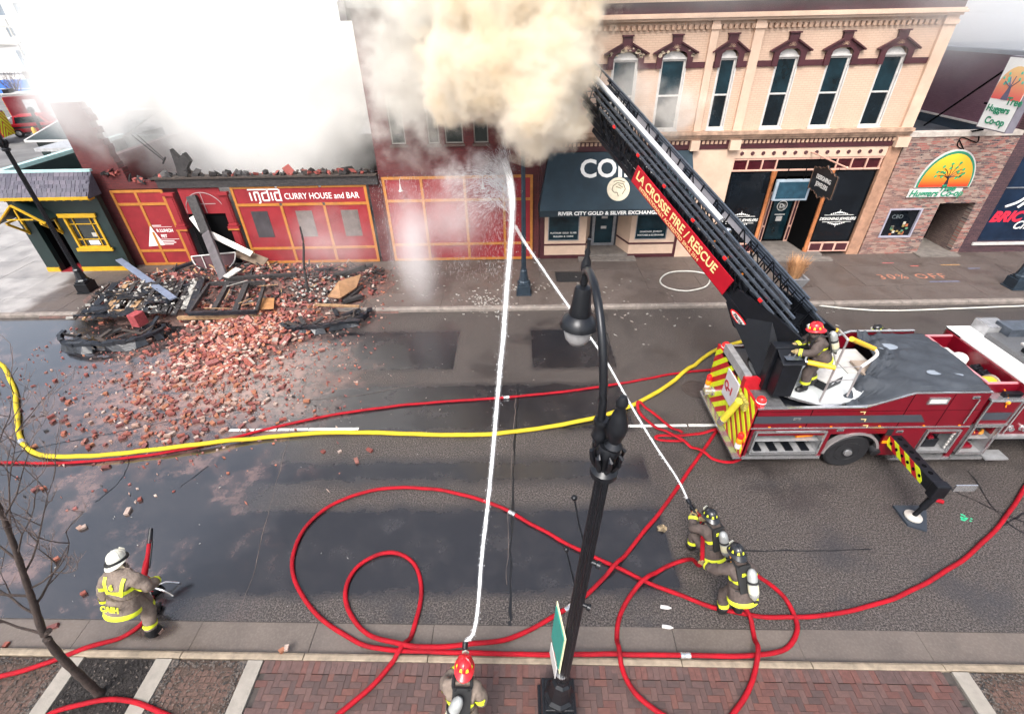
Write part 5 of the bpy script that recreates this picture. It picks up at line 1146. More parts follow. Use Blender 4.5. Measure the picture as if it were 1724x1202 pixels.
# ---- railings
def post(px, py, tx, ty, r=.022, m=None):
    f = G(px, py, 2.08); t = F(tx, ty, f.y); t = V((f.x, f.y, t.z)); MB().tube([f, t], r, 8).build('rail_post', m or M_RAILG, TK, smooth=True); return f, t
a0, a1 = post(1306, 651, 1328, 595); b0, b1 = post(1327, 664, 1348, 607); c0_, c1p = post(1380, 676, 1430, 572); d0, d1 = post(1425, 669, 1461, 617); e0, e1 = post(1391, 607, 1415, 556)
def railbar(pts, r=.025, m=None, nm='handrail'): return MB().tube(pts, r, 10).build(nm, m or M_RAILW, TK, smooth=True)
railbar([a1, b1]); railbar([a0.lerp(a1, .5), b0.lerp(b1, .5)])
ymid = F(1410, 619, c0_.y).z; railbar([b1, V((b1.x+.12, b1.y-.05, ymid))]); railbar([V((b1.x+.1, b1.y-.05, ymid)), V((c0_.x, c0_.y, ymid))], .055, M_PADY, 'rail_pad')
railbar([V((c0_.x, c0_.y, ymid)), V((d1.x, d1.y, d1.z))], .010, M_RAILG); railbar([c0_.lerp(c1p, .35), d0.lerp(d1, .6)], .010, M_RAILG)
f1 = G(1476, 598, d1.z); f2 = V((f1.x+.1, f1.y+.25, d1.z)); railbar(smooth_path([d1, f1, f2], 5), .035)
railbar([c1p, e1]); railbar([c0_.lerp(c1p, .62), e0.lerp(e1, .5)]); railbar([V((c1p.x+.15, c1p.y+.1, c1p.z-.05)), f2], .055, M_PADY, 'rail_pad')
railbar(smooth_path([V((6.6, 10.0, 2.85)), V((7.1, 10.1, 2.9)), V((7.5, 10.0, 2.85))], 5), .03); railbar([V((7.0, 10.15, 2.8)), V((7.75, 9.95, 2.85))], .05, M_PADY, 'rail_pad')
cs_ = MB().obox((7.05, 8.92, 2.2), V((.26, .14, 0)), V((-.16, .24, 0)), V((0, 0, .10))).build('gear_case', M_LADB, None, bev=.02, label='black equipment case with a white lid on the turntable deck', cat='case')
MB().obox((7.05, 8.92, 2.315), V((.25, .135, 0)), V((-.155, .23, 0)), V((0, 0, .012))).build('lid', M_FRAME, cs_)
for u in (-.1, .12): MB().obox(V((7.05, 8.92, 2.26))-V((-.16, .24, 0))*1.02+V((.26, .14, 0))*u*3, V((.04, .02, 0)), V((-.004, .006, 0)), V((0, 0, .02))).build('latch', M_TRIM, cs_)
# ================================================================== FIREFIGHTERS
M_COAT = mat('turnout_tan', (.25, .195, .158), .85, vs=5, detail=9, bump=.9, bs=26, col2=(.125, .095, .077)); M_COATB = mat('turnout_brown', (.11, .082, .072), .85, vs=5, detail=9, bump=.9, bs=26, col2=(.045, .034, .03))
M_BOOT = mat('boot_black', (.010, .010, .011), .5, var=.3); M_SKIN = mat('skin', (.45, .24, .17), .6, var=.1); M_GLV = mat('glove_leather', (.30, .22, .10), .75, var=.3, vs=20); M_GLVB = mat('glove_black', (.02, .02, .022), .7)
M_HOOD = mat('hood_cream', (.50, .42, .30), .85, var=.15); M_HV = mat('reflex_lime', (.72, .80, .04), .45, var=.08); M_SILV = mat('reflex_silver', (.62, .62, .56), .35, .2, var=.1)
M_HR = mat('helmet_red', (.52, .012, .02), .3, var=.12, vs=8, coat=.3); M_HB = mat('helmet_black', (.010, .011, .014), .32, var=.2, coat=.3); M_HW = mat('helmet_white', (.70, .68, .58), .35, var=.1, vs=9)
M_TANK = mat('tank_grey', (.36, .37, .36), .35, .3, var=.15, vs=8); M_TANKL = mat('tank_label', (.66, .62, .42), .5, var=.1); M_STRAP = mat('strap_black', (.012, .012, .013), .7)
def skinbody(J, R, mats, name, parent):
    names = list(J); idx = {n: i for i, n in enumerate(names)}
    E = [('pelvis', 'waist'), ('waist', 'chest'), ('chest', 'neck'), ('neck', 'head'), ('head', 'crown')]
    for s in 'LR': E += [('chest', 'sh'+s), ('sh'+s, 'el'+s), ('el'+s, 'wr'+s), ('wr'+s, 'ha'+s), ('pelvis', 'hip'+s), ('hip'+s, 'kn'+s), ('kn'+s, 'an'+s), ('an'+s, 'to'+s)]
    me = bpy.data.meshes.new('b'); me.from_pydata([J[n] for n in names], [(idx[a], idx[b]) for a, b in E], [])
    o = bpy.data.objects.new('b', me); COL.objects.link(o)
    md = o.modifiers.new('skin', 'SKIN'); md.use_smooth_shade = True; md.branch_smoothing = .3
    for n in names:
        sv = me.skin_vertices[0].data[idx[n]]; r = R[n]; sv.radius = r if isinstance(r, tuple) else (r, r); sv.use_root = (n == 'pelvis')
    sb = o.modifiers.new('sub', 'SUBSURF'); sb.levels = 2; sb.render_levels = 2
    dg = bpy.context.evaluated_depsgraph_get(); bm = bpy.data.meshes.new_from_object(o.evaluated_get(dg))
    bpy.data.objects.remove(o); bpy.data.meshes.remove(me)
    bm.materials.clear()
    for m in mats: bm.materials.append(m)
    bones = [(V(J[a]), V(J[b]), a, b) for a, b in E]
    for p in bm.polygons:
        c = p.center; best = None
        for a, b, na, nb in bones:
            d = b-a; t = max(0, min(1, (c-a).dot(d)/max(1e-9, d.length_squared))); q = (c-(a+d*t)).length
            if best is None or q < best[0]: best = (q, na, nb, t)
        _, na, nb, t = best; k = 0
        if nb[:2] in ('kn',) or (nb[:2] == 'an' and t < .72) or nb[:3] == 'hip' : k = 1
        elif nb[:2] == 'to' or nb[:2] == 'an': k = 2
        elif nb[:2] == 'ha' : k = 3
        elif nb in ('head', 'crown'): k = 4 if (nb == 'crown' or t > .45) else 5
        p.material_index = k; p.use_smooth = True
    # cloth folds
    for v in bm.vertices:
        n = noise.fractal(V(v.co)*8+V((parent.location.x*3, 0, 0)), .8, 2.1, 4); v.co += v.normal*(n*.024+.010*noise.noise(V((v.co.x*5, v.co.y*5, v.co.z*22))))
    bm.name = name; ob = link(name, bm, parent); return ob
def band(body, p, d, w, R, m, parent, name='reflective_band', lift=.012):
    p, d = V(p), V(d).normalized(); bm = bmesh.new(); bm.from_mesh(body.data)
    for s in (-1, 1):
        bmesh.ops.bisect_plane(bm, geom=bm.verts[:]+bm.edges[:]+bm.faces[:], plane_co=p+d*(s*w/2), plane_no=d*s, clear_outer=True)
    bmesh.ops.delete(bm, geom=[v for v in bm.verts if (v.co-p).length > R], context='VERTS')
    bm.normal_update()
    for v in bm.verts: v.co += v.normal*lift
    for f in bm.faces: f.material_index = 0; f.smooth = True
    me = bpy.data.meshes.new(name); bm.to_mesh(me); bm.free(); me.materials.append(m)
    return link(name, me, parent) if len(me.polygons) else None
def frame3(up, fwd):
    up = V(up).normalized(); s = V(fwd).cross(up).normalized(); f = up.cross(s); return s, f, up
def helmet(parent, c, up, fwd, shell, refl, kind='fire'):
    s, f, u = frame3(up, fwd); c = V(c)
    HK = .86
    def pt(x, y, z): return c+(s*x+f*y+u*z)*HK
    mb = MB(); n = 24; rings = []
    for (k, z) in ((1., 0), (1.0, .035), (.93, .085), (.78, .13), (.52, .163), (.2, .178)):
        rings.append([pt(.135*k*math.cos(2*math.pi*i/n), .162*k*math.sin(2*math.pi*i/n), z) for i in range(n)])
    vs = [p for r in rings for p in r]; fs = [(r*n+i, r*n+(i+1) % n, (r+1)*n+(i+1) % n, (r+1)*n+i) for r in range(len(rings)-1) for i in range(n)]+[tuple((len(rings)-1)*n+i for i in range(n))]
    mb.add(vs, fs)
    # crown ridges
    for a in range(0, 360, 60):
        t = math.radians(a+30); mb.tube([pt(.132*k*math.cos(t), .16*k*math.sin(t), z+.003) for k, z in ((1., .04), (.93, .087), (.78, .132), (.5, .165), (.15, .182))], .008, 5)
    # brim, long behind
    o1, o2 = [], []
    for i in range(n):
        t = 2*math.pi*i/n; b = max(0, -math.sin(t)); fr = max(0, math.sin(t)); k = 1.22+.30*b**1.5+.10*fr
        o1.append(pt(.135*k*math.cos(t), .162*k*math.sin(t), -.005-.05*b-.012)); o2.append(pt(.132*math.cos(t), .16*math.sin(t), .012))
    mb.add(o2+o1, [(i, (i+1) % n, n+(i+1) % n, n+i) for i in range(n)]); mb.add([p-u*.012 for p in o2]+[p-u*.012 for p in o1], [(i, n+i, n+(i+1) % n, (i+1) % n) for i in range(n)]); mb.add(o1+[p-u*.012 for p in o1], [(i, (i+1) % n, n+(i+1) % n, n+i) for i in range(n)])
    h = mb.build('helmet', shell, parent, smooth=True)
    if refl:
        r = MB()
        for a in range(0, 360, 45):
            t = math.radians(a+22); tv = V((-math.sin(t)*.135, math.cos(t)*.162)).normalized()
            for zz in (0,):
                c1, c2 = (.137*math.cos(t), .164*math.sin(t)), (.127*math.cos(t)*.96, .153*math.sin(t)*.96)
                r.add([pt(c1[0]*1.02-tv.x*.026, c1[1]*1.02-tv.y*.026, .035), pt(c1[0]*1.02+tv.x*.026, c1[1]*1.02+tv.y*.026, .035), pt(c2[0]*1.03+tv.x*.016, c2[1]*1.03+tv.y*.016, .088), pt(c2[0]*1.03-tv.x*.016, c2[1]*1.03-tv.y*.016, .088)], [(0, 1, 2, 3)])
        r.build('reflectors', refl, h)
    sh = MB(); sh.prism([pt(-.05, .172, .02), pt(.05, .172, .02), pt(.06, .176, .09), pt(0, .15, .155), pt(-.06, .176, .09)], f*.008); sh.build('front_shield', shell if kind == 'white' else M_SILV, h)
    return h
def hand(parent, w, h, fwd, m, side):
    """a gloved hand closed round something: palm, four bent fingers and a thumb from the palm's side"""
    w, h = V(w), V(h); d = (h-w).normalized(); s, f, u = frame3(fwd, d)
    c = h; mb = MB(); mb.obox(c, s*.045, d*.05, u*.02)
    for k in range(4):
        b = c+d*.045+s*(.034-.0225*k); l = (.034, .04, .037, .028)[k]; mb.tube([b, b+d*l*.9, b+d*l*1.05-u*l*.9, b+d*l*.3-u*l*1.5], [.0115, .011, .0105, .009], 6)
    b = c-d*.02+s*.045*side; mb.tube([b, b+s*.03*side+d*.02-u*.012, b+s*.022*side+d*.045-u*.03], [.013, .012, .010], 6)
    return mb.build('glove', m, parent, smooth=True)
def scba(parent, J, fwd, tankm=None, side=0., lean=0.):
    ch, wa = V(J['chest']), V(J['waist']); sp = (ch-wa).normalized(); s, f, u = frame3(sp, fwd)
    c = (ch*.62+wa*.38)-f*.21
    bp = MB().obox(c+f*.03, s*.13, u*.24, f*.018).build('backplate', M_STRAP, parent)
    a, b = c-u*.27-f*.07+s*(side-lean), c+u*.20-f*.07+s*(side+lean); dx = (b-a).normalized()
    tk = MB().lathe([(.03, -.06), (.045, -.03), (.075, 0), (.084, .05), (.084, .36), (.075, .42), (.045, .47), (.0, .485)], a, dx, 18).build('air_cylinder', tankm or M_TANK, parent, smooth=True)
    MB().lathe([(.0855, .07), (.0875, .09), (.0875, .19), (.0855, .21)], a, dx, 18).build('label_band', M_TANKL, tk, smooth=True); MB().lathe([(.087, .235), (.089, .245), (.089, .265), (.087, .275)], a, dx, 18).build('strap_band', M_STRAP, tk, smooth=True)
    MB().tube([a-dx*.05, a-dx*.10, a-dx*.11+s*.07], .025, 8).build('valve', M_STRAP, tk, smooth=True)
    for k in (-1, 1):
        sh = V(J['shL' if k < 0 else 'shR']); t = ch.lerp(sh, .62)
        MB().tube(smooth_path([c+u*.22+s*.08*k, t-f*.12+u*.10, t+u*.15+f*.02, t+f*.17+u*.0, wa+f*.19+s*.12*k+u*.05], 6), [.024]*25, 6, flat=.6).build('shoulder_strap', M_STRAP, parent, smooth=True)
    ring = [wa+s*.20*math.cos(t)+f*.185*math.sin(t)-u*.05 for t in [2*math.pi*i/20 for i in range(21)]]
    MB().tube(ring, .022, 6).build('waist_belt', M_STRAP, parent, smooth=True)
def firefighter(label, loc, rotz, pose, coat, shell, refl=M_HV, tank=True, gl=M_GLV, helm='fire', hv=M_HV, tanks=(0., 0.), hood=M_HOOD, group='firefighters at work'):
    P = thing('person', label, 'person', loc, rotz, group, local=True)
    J = dict(pelvis=(0, 0, .98), waist=(0, 0, 1.14), chest=(0, .01, 1.38), neck=(0, .02, 1.53), head=(0, .04, 1.64), crown=(0, .04, 1.74),
             shL=(-.20, .0, 1.43), elL=(-.27, .02, 1.15), wrL=(-.27, .14, .93), haL=(-.27, .18, .86), shR=(.20, .0, 1.43), elR=(.27, .02, 1.15), wrR=(.27, .14, .93), haR=(.27, .18, .86),
             hipL=(-.11, 0, .92), knL=(-.13, .03, .50), anL=(-.13, -.02, .10), toL=(-.15, .16, .045), hipR=(.11, 0, .92), knR=(.13, .03, .50), anR=(.13, -.02, .10), toR=(.15, .16, .045))
    J.update({k: v for k, v in pose.items() if k[0] != '_'})
    R = dict(pelvis=(.20, .165), waist=(.215, .17), chest=(.23, .17), neck=(.075, .075), head=(.09, .10), crown=(.075, .085))
    for s in 'LR': R.update({'sh'+s: .118, 'el'+s: .098, 'wr'+s: .078, 'ha'+s: .05, 'hip'+s: .145, 'kn'+s: .118, 'an'+s: .09, 'to'+s: (.06, .05)})
    B_ = skinbody(J, R, [coat, coat, M_BOOT, gl, M_SKIN, hood], 'body', P)
    pv, wa, ch = V(J['pelvis']), V(J['waist']), V(J['chest']); up = (ch-wa).normalized(); fwd = V(pose.get('_f', (0, 1, 0))); s, f, u = frame3(up, fwd)
    # flared skirt of the coat
    ax = (pv-wa).normalized(); q = wa+ax*.02
    sk = MB().lathe([(.225, 0), (.235, .12), (.255, .24), (.26, .32), (.245, .325)], q, ax, 22, 0, 1., .86, xd=tuple(f)).build('coat_skirt', coat, P, smooth=True)
    MB().lathe([(.256, .235), (.263, .25), (.267, .30), (.262, .315)], q, ax, 22, 0, 1., .87, xd=tuple(f)).build('reflective_band', hv, P, smooth=True)
    band(B_, wa+u*.10, u, .07, .34, hv, P)
    for k in 'LR':
        e, w = V(J['el'+k]), V(J['wr'+k]); band(B_, e.lerp(w, .78), w-e, .065, .14, hv, P)
        a, b = V(J['kn'+k]), V(J['an'+k]); band(B_, a.lerp(b, .52), b-a, .075, .16, hv, P)
        hand(P, w, J['ha'+k], (0, 0, 1), gl, 1 if k == 'L' else -1)
        MB().tube([V(J['wr'+k]).lerp(V(J['el'+k]), .06), V(J['wr'+k]).lerp(V(J['ha'+k]), .25)], .062, 10).build('cuff', M_STRAP, P, smooth=True)
    hd, cr = V(J['head']), V(J['crown']); hu = (cr-hd).normalized(); hf = V(pose.get('_hf', pose.get('_f', (0, 1, 0))))
    s2, f2, u2 = frame3(hu, hf)
    fc = MB(); fc.tube([hd+f2*.095+u2*.02, hd+f2*.122-u2*.018], [.009, .015], 6); fc.sphere(hd+s2*.034+f2*.088+u2*.025, .013, 6, 4); fc.sphere(hd-s2*.034+f2*.088+u2*.025, .013, 6, 4); fc.tube([hd+f2*.092-u2*.055-s2*.025, hd+f2*.098-u2*.055, hd+f2*.092-u2*.055+s2*.025], .007, 5)
    fc.sphere(hd+s2*.093, .026, 6, 5, 0, (.5, .8, 1.1)).sphere(hd-s2*.093, .026, 6, 5, 0, (.5, .8, 1.1)); fc.build('face', M_SKIN, P, smooth=True)
    MB().tube([V(J['neck'])-u2*.03, V(J['neck'])+u2*.03], [.115, .10], 14).build('collar', coat, P, smooth=True)
    helmet(P, hd+u2*.045, hu, hf, shell, refl, helm)
    if tank: scba(P, J, fwd, None, *tanks)
    return P, J, B_, (s, f, u)
ROT = lambda a: math.radians(a)
# the man at the kerb with the biggest jet: seen from above, leaning forward
pA = dict(pelvis=(0, -.02, .97), waist=(.0, .05, 1.12), chest=(.02, .17, 1.33), neck=(.04, .27, 1.46), head=(.05, .33, 1.55), crown=(.06, .36, 1.645),
          shL=(-.18, .17, 1.38), elL=(-.27, .30, 1.14), wrL=(-.10, .50, 1.06), haL=(-.02, .56, 1.05), shR=(.22, .15, 1.38), elR=(.31, .08, 1.10), wrR=(.17, .30, .98), haR=(.08, .36, .98),
          knL=(-.15, .14, .52), anL=(-.16, .02, .10), toL=(-.18, .20, .045), knR=(.14, -.05, .50), anR=(.16, -.22, .10), toR=(.19, -.05, .045))
gA = G(790, 1118, 1.72)
FA, JA, BA, _ = firefighter('person in tan turnout gear and red helmet aiming a jet from the kerb', (gA.x-.12, gA.y-.36, .13), 0, pA, M_COAT, M_HR, tanks=(-.10, .09), gl=M_GLVB)
# the pair in the road: the one in front crouches at the nozzle, the other backs him up
pB = dict(pelvis=(0, -.12, .50), waist=(0, -.06, .66), chest=(0, .05, .90), neck=(-.01, .13, 1.05), head=(-.02, .18, 1.15), crown=(-.02, .20, 1.25), shL=(-.19, .09, .96), elL=(-.27, .27, .76), wrL=(-.12, .48, .84), haL=(-.06, .54, .86), shR=(.20, .05, .95), elR=(.28, .14, .68), wrR=(.10, .32, .72), haR=(.04, .38, .76),
          hipL=(-.11, -.08, .46), knL=(-.15, .32, .50), anL=(-.15, .22, .10), toL=(-.16, .40, .045), hipR=(.11, -.10, .44), knR=(.14, .10, .12), anR=(.14, -.30, .12), toR=(.14, -.42, .045))
gB = G(1203, 862, 1.25)
FB, JB, BB, _ = firefighter('crouching person in brown turnout gear and black helmet at the hose nozzle', (gB.x, gB.y-.2, 0), ROT(18), pB, M_COATB, M_HB, tanks=(.04, -.02))
pC = dict(pelvis=(0, -.10, .86), waist=(-.01, -.02, 1.01), chest=(-.03, .12, 1.22), neck=(-.04, .21, 1.36), head=(-.05, .27, 1.46), crown=(-.05, .30, 1.56), shL=(-.21, .14, 1.28), elL=(-.36, .26, 1.06), wrL=(-.40, .44, .92), haL=(-.42, .52, .88), shR=(.17, .11, 1.27), elR=(.30, .14, 1.0), wrR=(.33, .22, .78), haR=(.33, .28, .70),
          hipL=(-.11, -.08, .80), knL=(-.15, .10, .46), anL=(-.13, -.06, .10), toL=(-.16, .12, .045), hipR=(.11, -.08, .80), knR=(.15, .08, .45), anR=(.14, -.10, .10), toR=(.17, .08, .045))
gC = G(1243, 922, 1.56)
FC, JC, BC, _ = firefighter('standing person in brown turnout gear backing up the crouching hose crew member', (gC.x+.07, gC.y-.30, 0), ROT(10), pC, M_COATB, M_HB, tanks=(.07, .02), hood=mat('hood_orange', (.70, .30, .02), .7))
for P_, J_, B2 in ((FB, JB, BB), (FC, JC, BC)):
    c = V(J_['chest'])+V((-.02, -.19, .08)); text('SH', .09, M_HV, P_, c, (1, 0, 0), (0, .35, 1), ext=.003, align='CENTER', bold=.003)
# the officer in the white helmet at the ground monitor
pD = dict(pelvis=(0, -.05, .95), waist=(.01, .03, 1.10), chest=(.0, .14, 1.32), neck=(-.05, .23, 1.45), head=(-.09, .28, 1.54), crown=(-.11, .31, 1.63), shL=(-.21, .14, 1.37), elL=(-.34, .02, 1.12), wrL=(-.36, -.02, .86), haL=(-.36, .0, .77), shR=(.20, .16, 1.36), elR=(.35, .14, 1.12), wrR=(.20, .36, .90), haR=(.12, .43, .82),
          knL=(-.14, .26, .55), anL=(-.10, .20, .10), toL=(-.12, .38, .045), knR=(.14, .06, .50), anR=(.15, -.14, .10), toR=(.18, .04, .045), _hf=(-.35, 1, 0))
gD = G(190, 945, 1.68)
FD, JD, BD, fD = firefighter('person in tan turnout gear and white helmet bending to a ground monitor', (gD.x+.1, gD.y-.30, 0), ROT(-8), pD, M_COAT, M_HW, refl=None, tank=False, helm='white', gl=M_GLVB)
FD.scale = (1.12, 1.12, 1.06); s, f, u = fD; wa = V(JD['waist'])
def onback(du, ds, lift=.010):
    c = wa+u*du+s*ds-f*.6; ok, p, n, i = BD.ray_cast(c, f); return (p+n*lift) if ok else wa+u*du+s*ds-f*.18
for k in (-1, 1):
    P_ = [onback(.06+.045*i, .125*k+.005*k*i, .012) for i in range(7)]; MB().tube(P_, .03, 6, flat=.35, up=tuple(-f)).build('reflective_band', M_HV, FD, smooth=True)
p = onback(.17, 0, .015); text('6', .13, M_HV, FD, p, tuple(s), tuple(u), align='CENTER', ext=.004, bold=.006)
ax = (V(JD['pelvis'])-wa).normalized(); p = wa+ax*.13-f*.225; text('CASH', .125, M_HV, FD, p-u*.04, tuple(s), tuple(u), align='CENTER', ext=.004, bold=.006)
MB().lathe([(.137, .0), (.141, .012), (.141, .035), (.137, .045)], V(JD['head'])+V((0, 0, .02)), (V(JD['crown'])-V(JD['head'])), 22, 0, 1, 1.2).build('helmet_band', M_STRAP, FD, smooth=True)
# the operator at the turntable controls
pE = dict(pelvis=(0, -.04, .96), waist=(0, .02, 1.11), chest=(0, .12, 1.33), neck=(0, .20, 1.46), head=(0, .25, 1.56), crown=(0, .27, 1.66), shL=(-.20, .13, 1.38), elL=(-.26, .26, 1.12), wrL=(-.14, .48, 1.07), haL=(-.10, .55, 1.05), shR=(.20, .13, 1.38), elR=(.26, .24, 1.12), wrR=(.14, .46, 1.06), haR=(.10, .53, 1.04),
          knL=(-.12, .14, .52), anL=(-.12, .05, .10), toL=(-.13, .23, .045), knR=(.12, -.02, .50), anR=(.13, -.2, .10), toR=(.14, -.02, .045))
fE = G(1343, 655, 2.1)
FE, JE, BE, _ = firefighter('person in tan turnout gear and red helmet at the turntable controls', (fE.x+.15, fE.y+.02, 2.095), ROT(80), pE, M_COATB, M_HR, tanks=(0, 0))
# one more beyond the truck, only head and arms over the hose bed
pF = dict(chest=(0, .12, 1.32), neck=(0, .21, 1.44), head=(0, .27, 1.53), crown=(0, .30, 1.62), wrL=(-.2, .55, 1.12), haL=(-.18, .62, 1.1), elL=(-.27, .3, 1.12), elR=(.27, .28, 1.1), wrR=(.2, .52, 1.15), haR=(.18, .6, 1.15))
gF = G(1484, 556, 1.62)
firefighter('person in dark turnout gear and black helmet half hidden behind the truck', (gF.x+.25, gF.y+.1, 0), ROT(85), pF, mat('turnout_dark', (.06, .045, .05), .85, var=.3, vs=7), M_HB)
# ================================================================== HOSES
M_HRED = mat('hose_red', (.40, .004, .014), .65, vs=3.5, bump=.5, bs=150, spec=.2, detail=8, col2=(.20, .006, .012)); M_HYEL = mat('hose_yellow', (.62, .48, .025), .65, spec=.2, vs=3, bump=.5, bs=150, detail=8, col2=(.42, .31, .025)); M_HWHT = mat('hose_white', (.45, .44, .40), .6, var=.15, vs=6)
PLACED = []; R_H = random.Random(4)
def hose(label, px, r, m, z0=0., ends=None, name='fire_hose', kerb=True, flat=1., lift=None):
    pts = []
    for i, q in enumerate(px):
        if len(q) == 3 and not isinstance(q, Vector) and q[2] is not None and abs(q[2]) < 20: p = G(q[0], q[1], q[2])
        elif isinstance(q, Vector): p = q.copy()
        else: p = G(q[0], q[1], z0+r)
        pts.append(p)
    P = smooth_path(pts, 10); out = []
    # even spacing
    Q = [P[0]]
    for p in P[1:]:
        while (p-Q[-1]).length > .06: Q.append(Q[-1]+(p-Q[-1]).normalized()*.06)
    for p in Q:
        p = p.copy()
        if kerb:                                            # climb onto the near pavement
            yk = 3.85-.0185*p.x
            if p.y < yk+.25 and p.z < .3:
                t = min(1, max(0, (yk+.25-p.y)/.3)); p.z = max(p.z, r+.14*t*t*(3-2*t))
        for (q, rq) in PLACED:
            dx, dy = p.x-q.x, p.y-q.y; d = math.hypot(dx, dy)
            if d < .30 and q.z < 1:
                w = 1 if d < .06 else .5+.5*math.cos(math.pi*(d-.06)/.24)
                p.z = max(p.z, r+(q.z+rq+r*1.0-r)*w) if p.z < .8 else p.z
        out.append(p)
    for p in out: PLACED.append((p, r))
    sd_ = R_H.uniform(0, 50); out2 = [p+V((noise.noise(V((p.x*1.7, p.y*1.7, sd_)))*.022, noise.noise(V((p.x*1.7, p.y*1.7, sd_+9)))*.022, 0)) for p in out]
    o = MB().tube(out2, [r*(1+.07*noise.noise(V((i*.13, sd_, 0)))) for i in range(len(out2))], 10, flat=flat*.9).build(name, m, None, smooth=True); tag(o, label, 'hose', 'hoses laid across the street')
    return o, out
def coupling(o, P, i, r, m=None):
    i = max(1, min(len(P)-2, i)); d = (P[i+1]-P[i-1]).normalized()
    MB().lathe([(r*1.05, -.09), (r*1.3, -.08), (r*1.3, -.02), (r*1.15, 0), (r*1.35, .02), (r*1.35, .08), (r*1.05, .09)], P[i], d, 12).build('coupling', m or M_TRIM, o, smooth=True)
def near_i(P, px, py): 
    g_ = G(px, py, .05); return min(range(len(P)), key=lambda i: (P[i]-g_).length)
oA, PA = hose('long thin red hose running under the water jet to the truck rear', [(-60, 776), (0, 778), (100, 779), (200, 772), (300, 758), (400, 735), (450, 722), (520, 706), (600, 692), (700, 680), (850, 669), (960, 658), (1060, 643), (1130, 630), (1200, 622), (1230, 620)], .040, M_HRED); coupling(oA, PA, near_i(PA, 852, 669), .04)
oY, PY = hose('thick yellow supply hose sweeping across the whole street', [(-40, 590), (0, 612), (12, 628), (24, 655), (29, 700), (33, 735), (50, 758), (85, 769), (150, 771), (230, 764), (330, 752), (400, 742), (480, 733), (560, 728), (650, 729), (740, 732), (820, 731), (900, 722), (980, 708), (1050, 688), (1110, 658), (1160, 622), (1200, 592), (1250, 575), (1310, 568), (1380, 568), (1440, 576), (1500, 590)], .062, M_HYEL); coupling(oY, PY, near_i(PY, 38, 744), .062)
oF, PF = hose('long red hose looping along the kerb and sweeping back out of view past the outrigger', [(1272, 966, .75), (1300, 985, .4), (1325, 1010, .1), (1341, 1045), (1340, 1070), (1320, 1092), (1280, 1105), (1220, 1109), (1150, 1108), (1040, 1106), (900, 1105), (800, 1104), (700, 1102), (640, 1095), (590, 1075), (545, 1045), (510, 1005), (493, 965), (495, 930), (515, 885), (550, 855), (600, 832), (650, 822), (700, 821), (760, 828), (830, 848), (900, 885), (960, 918), (1020, 946), (1080, 975), (1140, 1000), (1200, 1022), (1280, 1037), (1360, 1037), (1430, 1028), (1500, 1008), (1570, 975), (1630, 935), (1680, 885), (1710, 845), (1740, 795), (1760, 740)], .042, M_HRED)
for q in ((860, 864), (1153, 1108)): coupling(oF, PF, near_i(PF, *q), .042)
oD, PD = hose('red hose curling through a small loop from the pavement to the truck', [(545, 1232), (580, 1202), (640, 1150), (680, 1095), (700, 1050), (710, 1000), (705, 965), (690, 942), (660, 930), (630, 935), (600, 955), (584, 985), (585, 1020), (605, 1055), (640, 1080), (690, 1095), (740, 1098), (800, 1090), (860, 1075), (920, 1045), (975, 1010), (1030, 960), (1080, 900), (1120, 850), (1165, 785), (1205, 727), (1222, 705)], .043, M_HRED); coupling(oD, PD, near_i(PD, 958, 1022), .043)
nz = FB.matrix_basis @ (V(JB['haL'])*.5+V(JB['haR'])*.5)
def w_of(root, p): return Matrix.Translation(root.location) @ Matrix.Rotation(root.rotation_euler.z, 4, 'Z') @ V(p)
hB, hB2 = w_of(FB, JB['haL']), w_of(FB, JB['haR']); hC, hC2 = w_of(FC, JC['haL']), w_of(FC, JC['haR'])
dirB = (V((-.1, 20.2, 2.6))-hB).normalized(); dirB.z += .10; dirB.normalize()
oE, PE = hose('red hose held by the crouching pair, arching over the paving', [hB+dirB*.05-V((0, 0, .02)), hB2-V((0, 0, .03)), hC-V((0, 0, .05)), G(1165, 941, .30), (1140, 946), (1110, 960), (1070, 990), (1045, 1030), (1038, 1080), (1045, 1130), (1065, 1170), (1095, 1195), (1130, 1215), (1180, 1228), (1215, 1222), (1232, 1202), (1255, 1170), (1268, 1130), (1272, 1090), (1268, 1060), (1258, 1035), (1250, 1018, .12), hC2-V((0, 0, .04))], .042, M_HRED)
oB, PB_ = hose('wet red hose leading from the pavement to the ground monitor', [(-40, 1160), (0, 1147), (60, 1130), (120, 1108), (170, 1088), (210, 1070), (240, 1048), (253, 1022), (256, 1004), (257, 992, .16)], .042, M_HRED)
oC, PC_ = hose('red hose bowed across the tree square', [(60, 1222), (85, 1200), (130, 1186), (180, 1177), (225, 1181), (275, 1200), (310, 1222)], .040, M_HRED, z0=.11, kerb=False)
oG, PG = hose('slack flat red hose folded in a hairpin behind the truck', [(1234, 723), (1190, 728), (1150, 733), (1112, 733), (1104, 737), (1112, 741), (1145, 742), (1152, 741)], .046, M_HRED, flat=.45)
oH, PH = hose('slack flat red hose zigzagging from the truck rear corner', [(1148, 733), (1120, 712), (1095, 692), (1078, 682), (1073, 684), (1080, 698), (1105, 720), (1135, 738), (1165, 754), (1190, 768), (1215, 777), (1235, 777), (1250, 768)], .046, M_HRED, flat=.45)
MB().tube([G(1565, 838, .05), G(1588, 845, .05)], .05, 10).build('fire_hose', M_HRED, None, smooth=True, label='short red hose end lying beyond the outrigger', cat='hose', group='hoses laid across the street')
